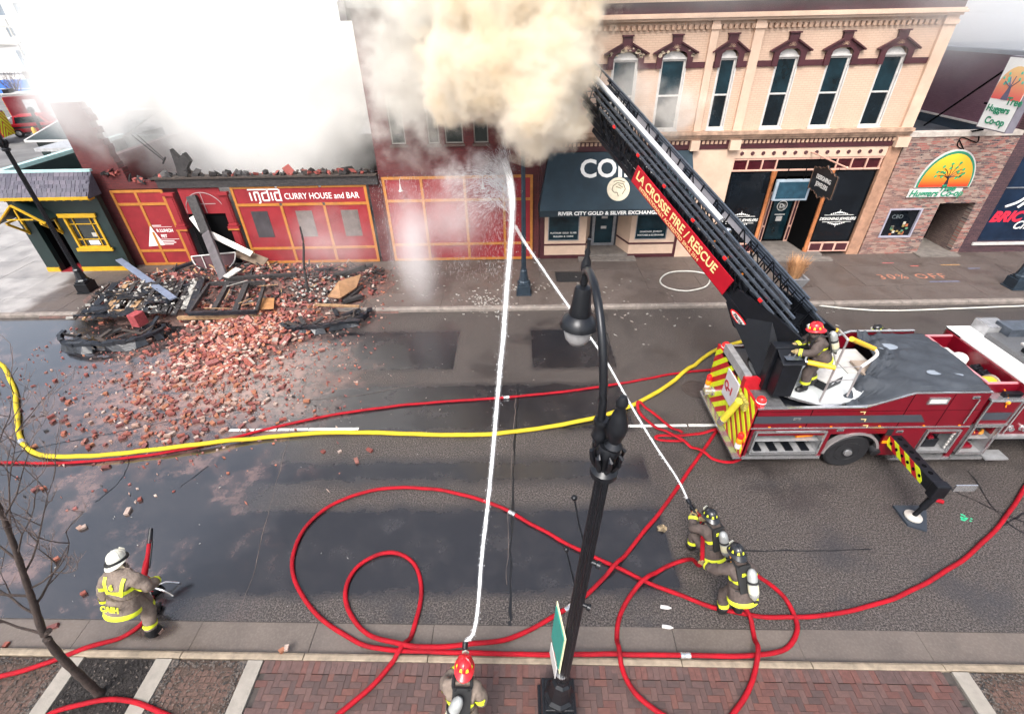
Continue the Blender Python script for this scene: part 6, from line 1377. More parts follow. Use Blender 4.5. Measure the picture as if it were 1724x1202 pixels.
oW, PW = hose('white hose coiled in a ring before the coin shop and run along the far kerb', [(1135, 415, .2), (1160, 425, .19), (1185, 447, .19), (1195, 468, .19), (1187, 483, .19), (1152, 490, .19), (1120, 483, .19), (1112, 470, .19), (1128, 459, .19), (1165, 457, .2), (1205, 465, .19), (1260, 480, .19), (1320, 498, .19), (1352, 507, .12), (1370, 513, .04), (1430, 520, .04), (1500, 523, .04), (1600, 520, .04), (1724, 515, .04), (1800, 512, .04)], .035, M_HWHT, kerb=False)
# ---- nozzles held by the crew
def nozzle(p, d, l, label, held):
    n_ = thing('nozzle', label, 'nozzle', p)
    MB().lathe([(.036, -.10), (.036, .02), (.05, .03), (.05, .10), (.034, .12), (.030, l-.1), (.042, l-.09), (.046, l), (.02, l+.005)], p, d, 14).build('barrel', M_LADB, n_, smooth=True)
    MB().tube(smooth_path([p+V((0, 0, .05)), p+V((0, 0, .13))-d*.03, p+V((0, 0, .14))+d*.06], 4), .012, 6).build('bail_handle', M_STRAP, n_, smooth=True); return p+d*(l)
hA = w_of(FA, JA['haL']); AIM1 = V((-.35, 20.0, 4.6))
dA = (AIM1-hA).normalized(); dA.z += .17; dA.normalize()
NZA = nozzle(hA-V((0, 0, .02)), dA, .32, 'black hose nozzle in the hands of the person at the kerb', FA)
NZB = nozzle(hB+dirB*.03, dirB, .26, 'black hose nozzle in the hands of the crouching person', FB)
MB().tube(smooth_path([hA-dA*.08, w_of(FA, JA['haR']), w_of(FA, (.16, .1, .8)), w_of(FA, (.25, -.3, .2)), w_of(FA, (.3, -.8, .05))], 8), .042, 10).build('fire_hose', M_HRED, None, smooth=True, label='red hose under the arm of the person at the kerb', cat='hose', group='hoses laid across the street')
# ---- ground monitor
gm_ = G(256, 990, .1); MN = thing('ground_monitor', 'red and black ground monitor with silver legs in the puddle', 'water monitor', (gm_.x, gm_.y, 0))
MB().lathe([(.10, .02), (.15, .03), (.16, .10), (.12, .16), (.07, .18)], (gm_.x, gm_.y, 0), n=16).build('base', M_LADB, MN, smooth=True); MB().lathe([(.07, .18), (.075, .3), (.06, .42), (.055, .5)], (gm_.x, gm_.y+.02, 0), n=14).build('swivel', M_HRED, MN, smooth=True)
mt = V((gm_.x, gm_.y+.05, .5)); MB().tube(smooth_path([mt, mt+V((0, .12, .10)), mt+V((-.02, .3, .2)), mt+V((-.03, .5, .38))], 5), [.055]*8+[.045]*8, 10).build('barrel', M_HRED, MN, smooth=True)
MB().tube([mt+V((-.03, .46, .34)), mt+V((-.04, .66, .53))], [.05, .035], 12).build('tip', M_LADB, MN, smooth=True); MB().tube([mt+V((.06, .1, .05)), mt+V((.07, .45, .42))], .015, 6).build('stay', M_LADB, MN)
for dx, dy in ((.42, .16), (.46, -.12), (-.3, .1), (.1, -.2)): MB().tube([(gm_.x, gm_.y, .14), (gm_.x+dx*.6, gm_.y+dy*.6, .16), (gm_.x+dx, gm_.y+dy, .02)], .018, 8).build('leg', M_TRIM, MN, smooth=True)
MB().lathe([(.09, -.015), (.11, 0), (.09, .015)], (gm_.x-.13, gm_.y-.02, .3), (1, .2, .3), 16).build('hand_wheel', M_TRIM, MN, smooth=True)

# ================================================================== STREET LAMPS
M_IRON = mat('lamp_iron', (.010, .011, .014), .32, .3, var=.3, vs=6); M_IRONF = mat('lamp_iron_slate', (.022, .035, .050), .45, .3, var=.25, vs=4); M_OPAL = mat('opal_glass', (.30, .295, .295), .3, var=.03)
def lamp(label, loc, rotz, tilt, m, full=True):
    L_ = thing('street_lamp', label, 'street lamp', loc, rotz, 'iron street lamps', local=True); L_.rotation_euler = (0, tilt, rotz)
    b = MB(); b.box(-.30, .30, -.30, .30, 0, .05); b.box(-.26, .26, -.26, .26, .05, .42); b.box(-.22, .22, -.22, .22, .42, .48)
    b.build('plinth', m, L_, bev=.015)
    MB().lathe([(.24, .48), (.24, .53), (.19, .58), (.15, .80), (.135, .95), (.15, .98), (.11, 1.02), (.10, 1.1)], n=8).build('pedestal', m, L_)
    n = 16; mb = MB(); H0, H1 = 1.05, 5.55; vs = []
    for z, r in ((H0, .095), (H1, .07)):
        for i in range(2*n): t = math.pi*i/n; q = r*(1 if i % 2 else .86); vs.append((q*math.cos(t), q*math.sin(t), z))
    mb.add(vs, [(i, (i+1) % (2*n), 2*n+(i+1) % (2*n), 2*n+i) for i in range(2*n)]); mb.build('post', m, L_)
    if not full: return L_
    cp = MB().lathe([(.08, 5.5), (.13, 5.54), (.13, 5.60), (.085, 5.64), (.09, 5.78), (.11, 5.86), (.085, 5.92)], n=16).build('capital', m, L_, smooth=True)
    lv = MB()
    for k in range(8):
        t = 2*math.pi*k/8; lv.tube([(.08*math.cos(t), .08*math.sin(t), 5.64), (.13*math.cos(t), .13*math.sin(t), 5.75), (.15*math.cos(t), .15*math.sin(t), 5.85), (.12*math.cos(t), .12*math.sin(t), 5.88)], [.025, .03, .025, .012], 6)
    lv.build('acanthus', m, cp, smooth=True)
    # urn finial
    MB().lathe([(.06, 5.9), (.085, 5.95), (.055, 6.0), (.085, 6.1), (.095, 6.18), (.06, 6.32), (.036, 6.38), (.05, 6.42), (.052, 6.46), (.03, 6.51), (.0, 6.52)], (.03, -.03, 0), n=14).build('urn', m, L_, smooth=True)
    # gooseneck arm over the road
    AP = [(-.07, .05, 5.70), (-.09, .06, 6.05), (-.11, .09, 6.45), (-.16, .24, 6.90), (-.20, .52, 7.16), (-.22, .86, 7.20), (-.22, 1.08, 7.10)]
    MB().tube(smooth_path(AP, 6), .038, 10).build('arm', m, L_, smooth=True); MB().lathe([(.065, 5.95), (.075, 5.98), (.065, 6.02), (.055, 6.1), (.075, 6.14), (.065, 6.18)], (-.09, .06, 0), n=12).build('arm_collar', m, L_, smooth=True)
    hx, hy = -.22, 1.08
    MB().lathe([(.02, 7.42), (.012, 7.34), (.03, 7.30), (.02, 7.26), (.045, 7.2), (.05, 7.13), (.03, 7.06), (.04, 7.0), (.03, 6.94)], (hx, hy, 0), n=12).build('hanger', m, L_, smooth=True)
    sh = MB().lathe([(.03, 6.96), (.075, 6.94), (.085, 6.90), (.10, 6.72), (.115, 6.66), (.11, 6.64), (.165, 6.60), (.19, 6.54), (.195, 6.51), (.17, 6.50), (.13, 6.505)], (hx, hy, 0), n=24).build('shade', m, L_, smooth=True)
    MB().lathe([(.145, 6.50), (.145, 6.44), (.125, 6.36), (.08, 6.30), (.0, 6.28)], (hx, hy, 0), n=20).build('globe', M_OPAL, sh, smooth=True)
    return L_
lb = G(938, 1178, .4)
LN = lamp('near black lamp post rising before the camera with a pendant shade', (lb.x, lb.y, .13), 0, .045, M_IRON)
# banner arms with ball ends on the near post
for z, l in ((4.25, .55), (3.35, .5)):
    MB().tube([(-.02, .07, z), (-.10, .20, z+.25), (-.17, .30, z+l)], .011, 6).sphere((-.17, .30, z+l), .035, 8, 6).build('banner_arm', M_IRON, LN, smooth=True)
    MB().lathe([(.03, 0), (.03, .05), (.045, .06), (.045, .10)], (.06, -.03, z-.12), (1, -.5, 0), 10).build('bolt', M_IRON, LN, smooth=True)
# parking signs strapped to the post, seen almost edge on
z0 = 1.55; SGN = thing('parking_sign', 'green and white parking sign strapped edge-on to the near lamp post', 'sign', (lb.x, lb.y, 1.7)); 
def plate(z0, z1, dx, w, m, nm, yaw=-1.42):
    c = V((lb.x+dx, lb.y+.10, 0)); a = V((math.cos(yaw), math.sin(yaw), 0)); n_ = V((-a.y, a.x, 0)); tl = V((.045, 0, 1)).normalized()
    return MB().obox(c+V((.045*(z0+z1)/2, 0, (z0+z1)/2)), a*w/2, n_*.006, tl*((z1-z0)/2)).build(nm, m, SGN, bev=.002), c, a, n_
M_SGN = mat('sign_green_plate', (.02, .24, .20), .45, var=.1); M_SGY = mat('sign_cream', (.74, .72, .45), .5)
plate(1.72, 2.72, -.14, .50, M_SGY, 'sign_backing'); o_, c_, a_, n_ = plate(1.79, 2.65, -.155, .44, M_SGN, 'sign_face')
plate(1.38, 1.70, -.16, .36, M_FRAME, 'sign_plate')
MB().lathe([(.10, 0), (.10, .02)], (lb.x+.03, lb.y, 1.40), n=16).build('strap', M_TRIM, SGN)
p = G(882, 493, .15); lamp('slate black lamp post in front of the boarded brick building', (p.x, p.y, .15), math.pi, 0, M_IRONF)
p = G(150, 490, .15); lamp('black lamp post standing before the green corner tavern', (p.x, p.y, .15), math.pi, 0, M_IRON)
p = G(1700, 484, .15); lamp('slate black lamp base on the pavement before the dark brick shop', (p.x+.15, p.y, .15), math.pi, 0, M_IRONF)

# ================================================================== BARE TREE
M_BARK = mat('bark', (.042, .028, .023), .85, var=.4, vs=14, bump=.9, bs=40); M_TWIG = mat('twig', (.13, .095, .085), .8, var=.3, vs=10)
tb_ = G(168, 1168, .10); TR = thing('street_tree', 'bare young street tree leaning over the mulch square', 'tree', (tb_.x, tb_.y, .1))
tp_ = [V((tb_.x, tb_.y, .08))]+[F(x, y, tb_.y+dy) for x, y, dy in ((140, 1142, 0), (105, 1108, .02), (75, 1068, .05), (58, 1020, .12), (46, 985, .16), (26, 925, .2), (6, 872, .25), (-15, 820, .3), (-30, 770, .3))]
TPth = smooth_path(tp_, 6); n = len(TPth)
rad = [max(.012, .066*(1-.74*(i/n))*(1+.08*math.sin(i*1.9))) for i in range(n)]; rad[0] = .085; rad[1] = .075
MB().tube(TPth, rad, 10).build('trunk', M_BARK, TR, smooth=True)
br = MB(); tw = MB(); R2 = random.Random(5)
def grow(p, d, l, r, lev):
    pts = [p]; d = d.normalized(); k = 6
    for i in range(k):
        d = (d+V((R2.uniform(-.17, .17), R2.uniform(-.17, .17), R2.uniform(-.08, .20)))).normalized(); pts.append(pts[-1]+d*l/k)
        if lev < 3 and i > 0 and R2.random() < (.8 if lev < 2 else .6):
            s = V((R2.uniform(-1, 1), R2.uniform(-1, 1), R2.uniform(-.2, .8))).normalized(); grow(pts[-1], d*.7+s*.75, l*R2.uniform(.35, .6), r*.55, lev+1)
    (br if lev < 2 else tw).tube(pts, [max(.0022, r*(1-.75*i/k)) for i in range(k+1)], 5)
for i, (f_, dr) in enumerate(((.42, (-.9, .1, .5)), (.46, (.5, .5, .6)), (.50, (-.8, -.3, .4)), (.55, (.9, .4, .5)), (.60, (.3, .7, .8)), (.66, (.8, .2, .9)), (.72, (-.2, .6, .8)), (.78, (.7, .5, 1.)), (.84, (.5, -.4, .8)), (.9, (.3, .4, 1.)), (.35, (-1, .2, .25)), (.64, (-.7, .5, .5)), (.95, (.9, .3, 1.)))):
    k = int(f_*(n-1)); grow(TPth[k], V(dr), R2.uniform(.9, 1.5), rad[k]*.42, 0)
# stub of a sawn limb
k = int(.33*n); br.tube([TPth[k], TPth[k]+V((.10, .02, .08))], [.045, .04], 8)
br.build('branches', M_BARK, TR, smooth=True, kind='stuff'); tw.build('twigs', M_TWIG, TR, kind='stuff')

# ================================================================== RUBBLE
def hgt(x, y):
    def g2(cx, cy, sx, sy, h): return h*math.exp(-((x-cx)/sx)**2-((y-cy)/sy)**2)
    h = g2(-11.8, 18.2, 4.6, 1.7, .52)+g2(-9.8, 14.7, 2.0, 1.7, .36)+g2(-14.5, 16.6, 2.2, 1.4, .12)+g2(-7.4, 18.2, 1.6, 1.4, .22)
    return max(0, h-.08+.05*noise.noise(V((x*1.3, y*1.3, 0))))
pv_ = lambda x, y: .15 if y > 16.1 else 0.
M_RUBL = mat('rubble_fines', (.16, .085, .07), .9, var=.5, vs=6, bump=1., bs=25, col2=(.05, .035, .032))
vs, fs = [], []; nx, ny = 84, 66; x0, x1, y0, y1 = -18.6, -4.6, 10.6, 20.5
for i in range(nx+1):
    for j in range(ny+1):
        x, y = x0+(x1-x0)*i/nx, y0+(y1-y0)*j/ny; h = hgt(x, y); vs.append((x, y, pv_(x, y)+h+(.03*noise.noise(V((x*5, y*5, 2))) if h > .02 else 0)-(.03 if h < .015 else 0)))
for i in range(nx):
    for j in range(ny): a = i*(ny+1)+j; fs.append((a, a+1, a+ny+2, a+ny+1))
MB().add(vs, fs).build('rubble_mound', M_RUBL, None, smooth=True, kind='stuff', label='heap of broken brick and ash before the curry house', cat='rubble')
BRK = [(.27, .075, .055), (.21, .055, .045), (.33, .11, .07), (.17, .055, .05), (.38, .24, .19), (.29, .12, .095), (.23, .08, .072), (.44, .33, .28), (.36, .14, .075)]
M_LB = mat('loose_brick', (.3, .08, .06), .85, var=.45, vs=16, bump=.4, bs=50, rand=BRK)
cand = []; R3 = random.Random(21)
def inside(x, y):
    return hgt(x, y) > .03
while len(cand) < 2400:
    z = R3.random()
    if z < .47:   # the spill into the road
        t = R3.random(); y = 16.3-(4.2+.5*R3.random())*t; x = R3.gauss(-9.85-.2*t, 1.25-.35*t)
        if t > .75 and R3.random() < .45: continue
        if x < -13.0 or x > -6.9: continue
    elif z < .9:  # the heap on the pavement
        x, y = R3.uniform(-17.0, -5.6), R3.uniform(15.8, 20.3)
        if not inside(x, y): continue
    elif z < .985:
        x, y = R3.gauss(-10.1, 1.5), R3.gauss(10.5, 1.0)
        if y < 8.95 or y > 14.5 or x > -6.4 or x < -14: continue
    else:
        x, y = R3.gauss(-10.5, 3.0), R3.gauss(11.5, 2.2)
        if y < 8.9 or y > 16 or x > -5 or x < -17: continue
    cand.append((x, y))
# a few strays read off the street itself
for px, py in ((60, 822), (140, 887), (134, 888), (72, 821), (600, 775), (572, 760), (544, 760), (622, 757), (215, 860), (178, 785), (235, 840), (140, 998), (95, 940), (270, 1062), (88, 1055), (10, 1085), (486, 1096), (478, 1100), (938, 1062), (205, 700), (92, 640), (158, 615), (190, 640), (30, 690)): g_ = G(px, py, .04); cand.append((g_.x, g_.y))
shapes = {k: MB().box(-l/2, l/2, -.045, .045, -.029, .029) for k, l in (('w', .18), ('h', .11), ('q', .07))}
def rough(mb):
    mb.v = [(x+R3.uniform(-.006, .006), y+R3.uniform(-.006, .006), z+R3.uniform(-.004, .004)) for x, y, z in mb.v]; return mb
BMS = [(rough(shapes[k]).mesh('brick', M_LB), k) for k in ('w', 'h', 'q')]+[(rough(MB().box(-.09, .09, -.045, .045, -.029, .029)).mesh('brick', M_LB), 'w')]
info = []
for x, y in cand:
    h = hgt(x, y); g_ = V((x, y, pv_(x, y)+h)); on = h > .02
    near_w = (810/max(1., (g_-C0).dot(_f)))
    info.append((near_w*(1.25 if y < 15.9 else .9), x, y, h))
info.sort(reverse=True)
rest = MB(); R4 = random.Random(3); nb = 0
def zone(x, y):
    if y < 4.45: return ('stray brick lying in the gutter or on the kerb side paving', 'bricks by the near kerb')
    if y < 8.75: return ('stray brick on the open wet road between the yellow hose and the near kerb', 'bricks on the open road')
    if x > -7.2: return ('brick fragment at the edge of the spill on the dark patched asphalt', 'bricks on the dark patch')
    if x < -12.2: return ('brick fragment on the glossy wet road below the charred canopy', 'bricks on the glossy road')
    if y < 10.3: return ('loose brick lying against or just behind the yellow hose', 'bricks by the yellow hose')
    if y < 12: return ('fallen brick in the thin front of the spill across the dusty road', 'bricks in the front of the spill')
    return ('fallen brick in the thick of the red spill before the kerb', 'bricks in the thick of the spill')
for w_, x, y, h in info:
    on = h > .02; z = pv_(x, y)+h+(.03+R4.uniform(0, .05) if on else .033); tilt = (R4.gauss(0, .45), R4.gauss(0, .45)) if on else (R4.gauss(0, .04), R4.gauss(0, .04))
    if on: z += .02
    rz = R4.uniform(0, 6.28)
    if y < 3.9-.0185*x: z += .13
    if nb < 300 and (y < 16):
        me, k = R4.choice(BMS) if on else R4.choice(BMS[:2]+BMS[3:]+BMS[2:3])
        o = link('brick', me); o.location = (x, y, z); o.rotation_euler = (*tilt, rz); zl = zone(x, y); tag(o, zl[0], 'brick', zl[1]); nb += 1
    else:
        l = R4.choice((.088, .088, .05, .07, .088)); M_ = Matrix.Rotation(rz, 3, 'Z') @ Matrix.Rotation(tilt[0], 3, 'X') @ Matrix.Rotation(tilt[1], 3, 'Y')
        rest.obox((x, y, z), M_ @ V((l, 0, 0)), M_ @ V((0, .044, 0)), M_ @ V((0, 0, .028)), R4.randrange(len(BRK)) if y < 16.4 or R4.random() < .3 else R4.choice((9, 9, 9, 1, 3, 6)))
for k in range(2600):   # chips and crumbs
    t = R4.random()
    if t < .6: x, y = R4.gauss(-10, 2.3), R4.gauss(13, 2.6)
    else: x, y = R4.uniform(-17, -5), R4.uniform(10, 20)
    if y < 7 or y > 20.3 or x < -17.3: continue
    s = R4.uniform(.008, .035); h = hgt(x, y); rest.obox((x, y, pv_(x, y)+h+s*.6), V((s, R4.uniform(-s, s), R4.uniform(-s, s)*.4)), V((-R4.uniform(0, s), s*.8, 0)), V((0, 0, s*.6)), R4.randrange(len(BRK)+1))
rest.build('brick_rubble', [mat('rubble_brick_%d' % i, c, .85, var=.4, vs=14) for i, c in enumerate(BRK)]+[M_CHAR], None, kind='stuff', label='mass of smaller broken bricks heaped behind the spill', cat='rubble')
# ---- charred timbers and fallen pieces
M_WOODL = mat('raw_wood', (.42, .26, .13), .75, var=.4, vs=6, bump=.4, col2=(.16, .09, .05)); M_ASHW = mat('ash_white', (.32, .305, .28), .8, var=.4, vs=12); M_PLY = mat('plywood_brown', (.26, .14, .07), .7, var=.3, vs=3, bump=.2); M_CHARB = mat('char_gloss', (.012, .014, .019), .3, var=.6, vs=8, bump=.6, bs=20)
def zt(x, y, up=.05): return V((x, y, pv_(x, y)+hgt(x, y)+up))
def beam(label, p, q, w, h, m, name='fallen_timber'):
    o = MB().bar(p, q, w, h).build(name, m, None, bev=.008); tag(o, label, 'beam', 'fallen timbers on the rubble'); return o
def arch(label, c, rx, ry, rot, up, t0, t1):
    A_ = thing('canopy_frame', label, 'awning frame', c); n = 18; o_, i_ = [], []
    for k in range(n+1):
        t = t0+(t1-t0)*k/n
        for lst, f_ in ((o_, 1.), (i_, .72)):
            v = V((rx*f_*math.cos(t), ry*f_*math.sin(t), 0)); v.rotate(Matrix.Rotation(rot, 3, 'Z')); lst.append(V(c)+v+V((0, 0, up*(1 if f_ == 1. else .55)+.05*noise.noise(v*2))))
    for lst, nm in ((o_, 'outer_rim'), (i_, 'inner_rim')):
        mb = MB()
        for a, b in zip(lst[:-1], lst[1:]): mb.bar(a+V((0, 0, R3.uniform(-.03, .03))), b+(b-a)*.08+V((0, 0, R3.uniform(-.03, .03))), R3.uniform(.07, .2), R3.uniform(.06, .14))
        mb.build(nm, M_CHARB, A_)
    sk = MB(); m_ = len(o_); sk.add(o_+[p+V((R3.uniform(-.12, .12), -R3.uniform(.0, .25), -up-.02)) for p in o_], [(k, k+1, m_+k+1, m_+k) for k in range(m_-1) if k % 5 != 3]); sk.build('skirt', M_CHARB, A_)
    for k in range(9):
        q = R3.choice(o_).lerp(V(c), R3.uniform(0, .8)); a_ = R3.uniform(0, 3.1); MB().bar(q+V((0, 0, .05)), q+V((math.cos(a_)*R3.uniform(.3, .9), math.sin(a_)*.5, R3.uniform(-.02, .2))), R3.uniform(.05, .16), .04).build('broken_slat', R3.choice((M_CHAR, M_CHARB, M_SOOT)), A_)
    for k in range(1, n, 3): MB().bar(o_[k], i_[k], .05, .09).build('rib', M_CHAR, A_)
    return A_
c = G(188, 556, .35); arch('charred arched canopy frame collapsed at the kerb by the lamp post', (c.x, c.y, .05), 1.75, .85, .06, .26, math.pi*.95, math.pi*2.12)
c = G(548, 528, .3); arch('charred curved canopy edge lying across the kerb near the plywood sheet', (c.x, c.y, .05), 1.6, .85, .28, .2, math.pi*1.08, math.pi*2.0)
# burnt roof sheets in the wreck by the lamp
WR = thing('burnt_roof', 'burnt roof section of planks and felt lying by the lamp post', 'wreckage', G(215, 515, .3)); R5 = random.Random(9)
a0 = G(118, 541, .30); a1 = G(322, 532, .40); b0 = G(178, 480, .72); b1 = G(345, 470, .80)
for k in range(24):
    t = k/23+R5.uniform(-.02, .02); p, q = a0.lerp(a1, t), b0.lerp(b1, t); p.z += R5.uniform(-.05, .12); q.z += R5.uniform(-.08, .12); e = R5.uniform(0, .25)
    MB().bar(p.lerp(q, e), q, R5.uniform(.06, .30), R5.uniform(.02, .06)).build('plank', R5.choice((M_CHAR, M_CHARB, M_CHAR, M_SOOT, M_WOODL, M_ASHW, M_CHAR)), WR)
for k in range(10):
    t = R5.random(); p, q = a0.lerp(b0, t), a1.lerp(b1, t); u_ = R5.uniform(0, .5); MB().bar(p.lerp(q, u_)+V((0, 0, .1)), p.lerp(q, u_+R5.uniform(.2, .45))+V((0, 0, R5.uniform(.0, .18))), R5.uniform(.05, .12), .05).build('rafter', R5.choice((M_CHAR, M_WOODL, M_CHARB)), WR)
for k in range(5):
    t, u_ = R5.random()*.7, R5.random()*.8; p = a0.lerp(a1, u_).lerp(b0.lerp(b1, u_), t); n = 9; vs = []
    for i in range(n):
        for j in range(n): x, y = (i/(n-1)-.5)*R5.uniform(.9, 1.0), (j/(n-1)-.5)*.7; vs.append(p+V((x, y, .12+.09*noise.noise(V((x*4+k, y*4, k))))))
    MB().add(vs, [(i*n+j, i*n+j+1, (i+1)*n+j+1, (i+1)*n+j) for i in range(n-1) for j in range(n-1)]).build('felt_sheet', M_CHARB, WR, smooth=True)
# ash clinker scattered over the wreck
mb = MB()
for k in range(420):
    t, u_ = R5.random(), R5.random(); p = a0.lerp(a1, u_).lerp(b0.lerp(b1, u_), t) if k < 240 else V((R5.uniform(-9.2, -6.5), R5.uniform(16.4, 18.3), 0)); 
    if k >= 240: p.z = pv_(p.x, p.y)+hgt(p.x, p.y)
    s = R5.uniform(.02, .06); mb.obox(p+V((0, 0, .10+R5.uniform(0, .05))), V((s, R5.uniform(-s, s), R5.uniform(-s, s)*.5)), V((-s*.4, s*.6, 0)), V((0, R5.uniform(-s, s)*.3, s*.45)), R5.choice((0, 0, 1, 2)))
mb.build('ash_clinker', [M_ASHW, M_SOOT, M_CHAR], WR, kind='stuff')
# burnt window frame
WF = thing('burnt_window_frame', 'charred three-light window frame lying flat on the bricks', 'window frame', G(385, 505, .5)); c00, c10, c01, c11 = G(318, 528, .62), G(432, 525, .62), G(352, 478, .85), G(446, 476, .85)
for t in (0, .33, .36, .66, .70, 1): MB().bar(c00.lerp(c10, t), c01.lerp(c11, t), .11, .12).build('stile', M_CHAR, WF)
for t in (0, 1): MB().bar(c00.lerp(c01, t), c10.lerp(c11, t), .12, .14).build('rail', M_CHAR if t else M_CHARB, WF)
for k in range(6): t = R5.random(); u_ = R5.random(); p = c00.lerp(c10, t).lerp(c01.lerp(c11, t), u_); MB().bar(p+V((0, 0, .1)), p+V((R5.uniform(-.8, .8), R5.uniform(-.3, .5), R5.uniform(.05, .3))), .03, .02).build('splinter', R5.choice((M_WOODL, M_ASHW)), WF)
beam('pale charred-edged timber along the front of the bricks', G(300, 535, .3), G(440, 533, .35), .14, .12, M_WOODL)
beam('blue-grey beam sloping from the tavern wall down into the wreck', G(292, 503, .75), F(200, 437, 19.6), .26, .06, mat('painted_beam', (.15, .18, .25), .5, var=.2), 'fallen_timber')
beam('charred timber lying behind the fallen window frame', G(380, 470, .75), G(500, 462, .7), .15, .15, M_CHAR)
beam('orange-edged charred timber resting on the heap beside the plywood', G(530, 513, .5), G(605, 516, .4), .10, .08, M_WOODL)
# leaning burnt post in three pieces
LP_ = thing('leaning_post', 'burnt post leaning out of the curry house doorway', 'post', (-12.4, 19.6, .7)); q0, q1, q2 = F(322, 330, 20.45), F(347, 392, 20.0), G(377, 468, .75)
MB().bar(q0, q1, .42, .16, (0, -1, .2)).build('charred_top', M_CHAR, LP_, bev=.02); MB().bar(q1, q2, .40, .14, (0, -1, .4)).build('grey_lower', mat('scorched_grey', (.085, .075, .08), .6, var=.3, vs=3), LP_, bev=.02)
BP = thing('metal_sheeting', 'bent white sheet-metal panel hanging across the burnt doorway', 'panel', (-12.3, 20, 1.5)); r0, r1, r2 = F(323, 365, 20.3), F(341, 388, 20.1), F(424, 428, 19.9)
for a, b in ((r0, r1), (r1, r2)): MB().bar(a, b, .26, .05, (0, -.6, .8)).build('sheet', mat('dirty_white_metal', (.55, .52, .48), .45, .2, var=.4, vs=4), BP, bev=.008)
o_ = MB().bar(G(380, 467, .85), G(402, 452, .95), .3, .05, (0, -.3, 1)).build('panel_scrap', MATS['dirty_white_metal'], None, bev=.01, label='short white metal scrap lying at the foot of the leaning post', cat='panel')
FN = thing('fanlight_frame', 'white half-round window frame fallen before the burnt doorway', 'window frame', G(358, 450, .9)); ca, cb_ = F(322, 432, 19.7), F(396, 425, 19.9); m_ = (ca+cb_)/2; ax = (cb_-ca)/2; dn = V((0, -.25, -.75))
MB().tube([m_+ax*math.cos(math.pi*i/16)+dn*math.sin(math.pi*i/16)*1.0 for i in range(17)], .028, 6).tube([ca, cb_], .028, 6).build('rim', M_FRAME, FN); 
MB().tube([m_-ax*.55, m_-ax*.4+dn*.85], .02, 6).build('bar', M_FRAME, FN); MB().prism([m_+V((0, .06, 0))+ax*.97*math.cos(math.pi*i/16)+dn*.97*math.sin(math.pi*i/16) for i in range(17)], (0, .02, 0)).build('back', M_MAR, FN)
sp = F(505, 382, 17.6); sq = G(519, 492, .4); o_ = MB().tube(smooth_path([sp, sp.lerp(sq, .25)+V((.05, 0, 0)), sp.lerp(sq, .6)+V((-.04, 0, 0)), sq], 5), [.03+.002*i for i in range(16)], 7).build('burnt_stake', M_CHAR, None, smooth=True, label='tall burnt stake standing upright in the rubble', cat='post'); 
MB().bar(sp+V((-.01, -.02, -.25)), sp+V((.01, -.02, -.6)), .03, .03).build('raw_break', M_WOODL, o_)
for (pp, lab, m) in (([(552, 500), (570, 475), (608, 463), (600, 485), (573, 503)], 'broken brown plywood sheet propped on the heap', M_PLY), ([(432, 522), (441, 503), (462, 503), (461, 520)], 'square brown board by the burnt window frame', mat('board_orange', (.34, .16, .06), .7, var=.2, vs=4))):
    P_ = [G(x, y, .52+(.35 if y < 480 else 0)) for x, y in pp]; MB().prism(P_, (0, .01, .03)).build('board', m, None, label=lab, cat='board')
pb0, pb1 = F(398, 424, 20.3), G(447, 443, .45); o_ = MB().bar(pb0, pb1, .5, .05, (0, -.5, 1)).build('board', mat('scorched_board', (.14, .10, .07), .75, var=.4, vs=4), None, label='scorched board sliding off the bent white panel', cat='board')
c = G(232, 537, .55); BL = MB().obox(c, V((.17, -.04, 0)), V((.05, .2, 0)), V((0, 0, .24))).build('masonry_block', mat('red_block', (.28, .045, .05), .8, var=.3, vs=9, bump=.6), None, bev=.02, label='block of red masonry standing on the burnt roof section', cat='masonry')
# heavy charred beams and mortared chunks in the heap
R6 = random.Random(31)
for k in range(11):
    x, y = R6.uniform(-16.2, -6.6), R6.uniform(16.3, 19.6); a = R6.gauss(.1, .5); l = R6.uniform(.7, 1.7); p = zt(x, y, .16); q = p+V((math.cos(a)*l, math.sin(a)*l, R6.uniform(-.08, .35)))
    o = MB().bar(p, q, R6.uniform(.12, .22), R6.uniform(.10, .18)).build('charred_timber', R6.choice((M_CHAR, M_CHARB)), None, bev=.012); tag(o, 'thick charred beam lying in the brick heap before the curry house', 'beam', 'charred beams in the heap')
for k in range(16):
    t = R6.random(); x, y = (R6.gauss(-9.9, 1.3), R6.uniform(12.6, 16.)) if k < 9 else (R6.uniform(-15, -6.5), R6.uniform(16.4, 19.8)); mb = MB(); rz = R6.uniform(0, 6.28); M_ = Matrix.Rotation(rz, 3, 'Z') @ Matrix.Rotation(R6.gauss(0, .4), 3, 'X') @ Matrix.Rotation(R6.gauss(0, .4), 3, 'Y'); c = zt(x, y, .09)
    mb.obox(c, M_ @ V((.17, 0, 0)), M_ @ V((0, .085, 0)), M_ @ V((0, 0, .085)), 1)
    for i in (-1, 1):
        for j in (-1, 1):
            for h in (-1, 0, 1):
                if R6.random() < .8: mb.obox(c+M_ @ V((i*.095+(.04 if h == 0 else 0), j*.048, h*.066)), M_ @ V((.09, 0, 0)), M_ @ V((0, .045, 0)), M_ @ V((0, 0, .029)), 0)
    o = mb.build('masonry_chunk', [MATS['rubble_brick_%d' % R6.choice((0, 2, 5, 6))], mat('old_mortar', (.34, .29, .25), .9, var=.3, vs=9)], None); tag(o, 'chunk of bricks still mortared together %s' % ('in the spill on the road' if k < 9 else 'on the heap by the shopfront'), 'masonry', 'mortared chunks in the spill' if k < 9 else 'mortared chunks on the heap')
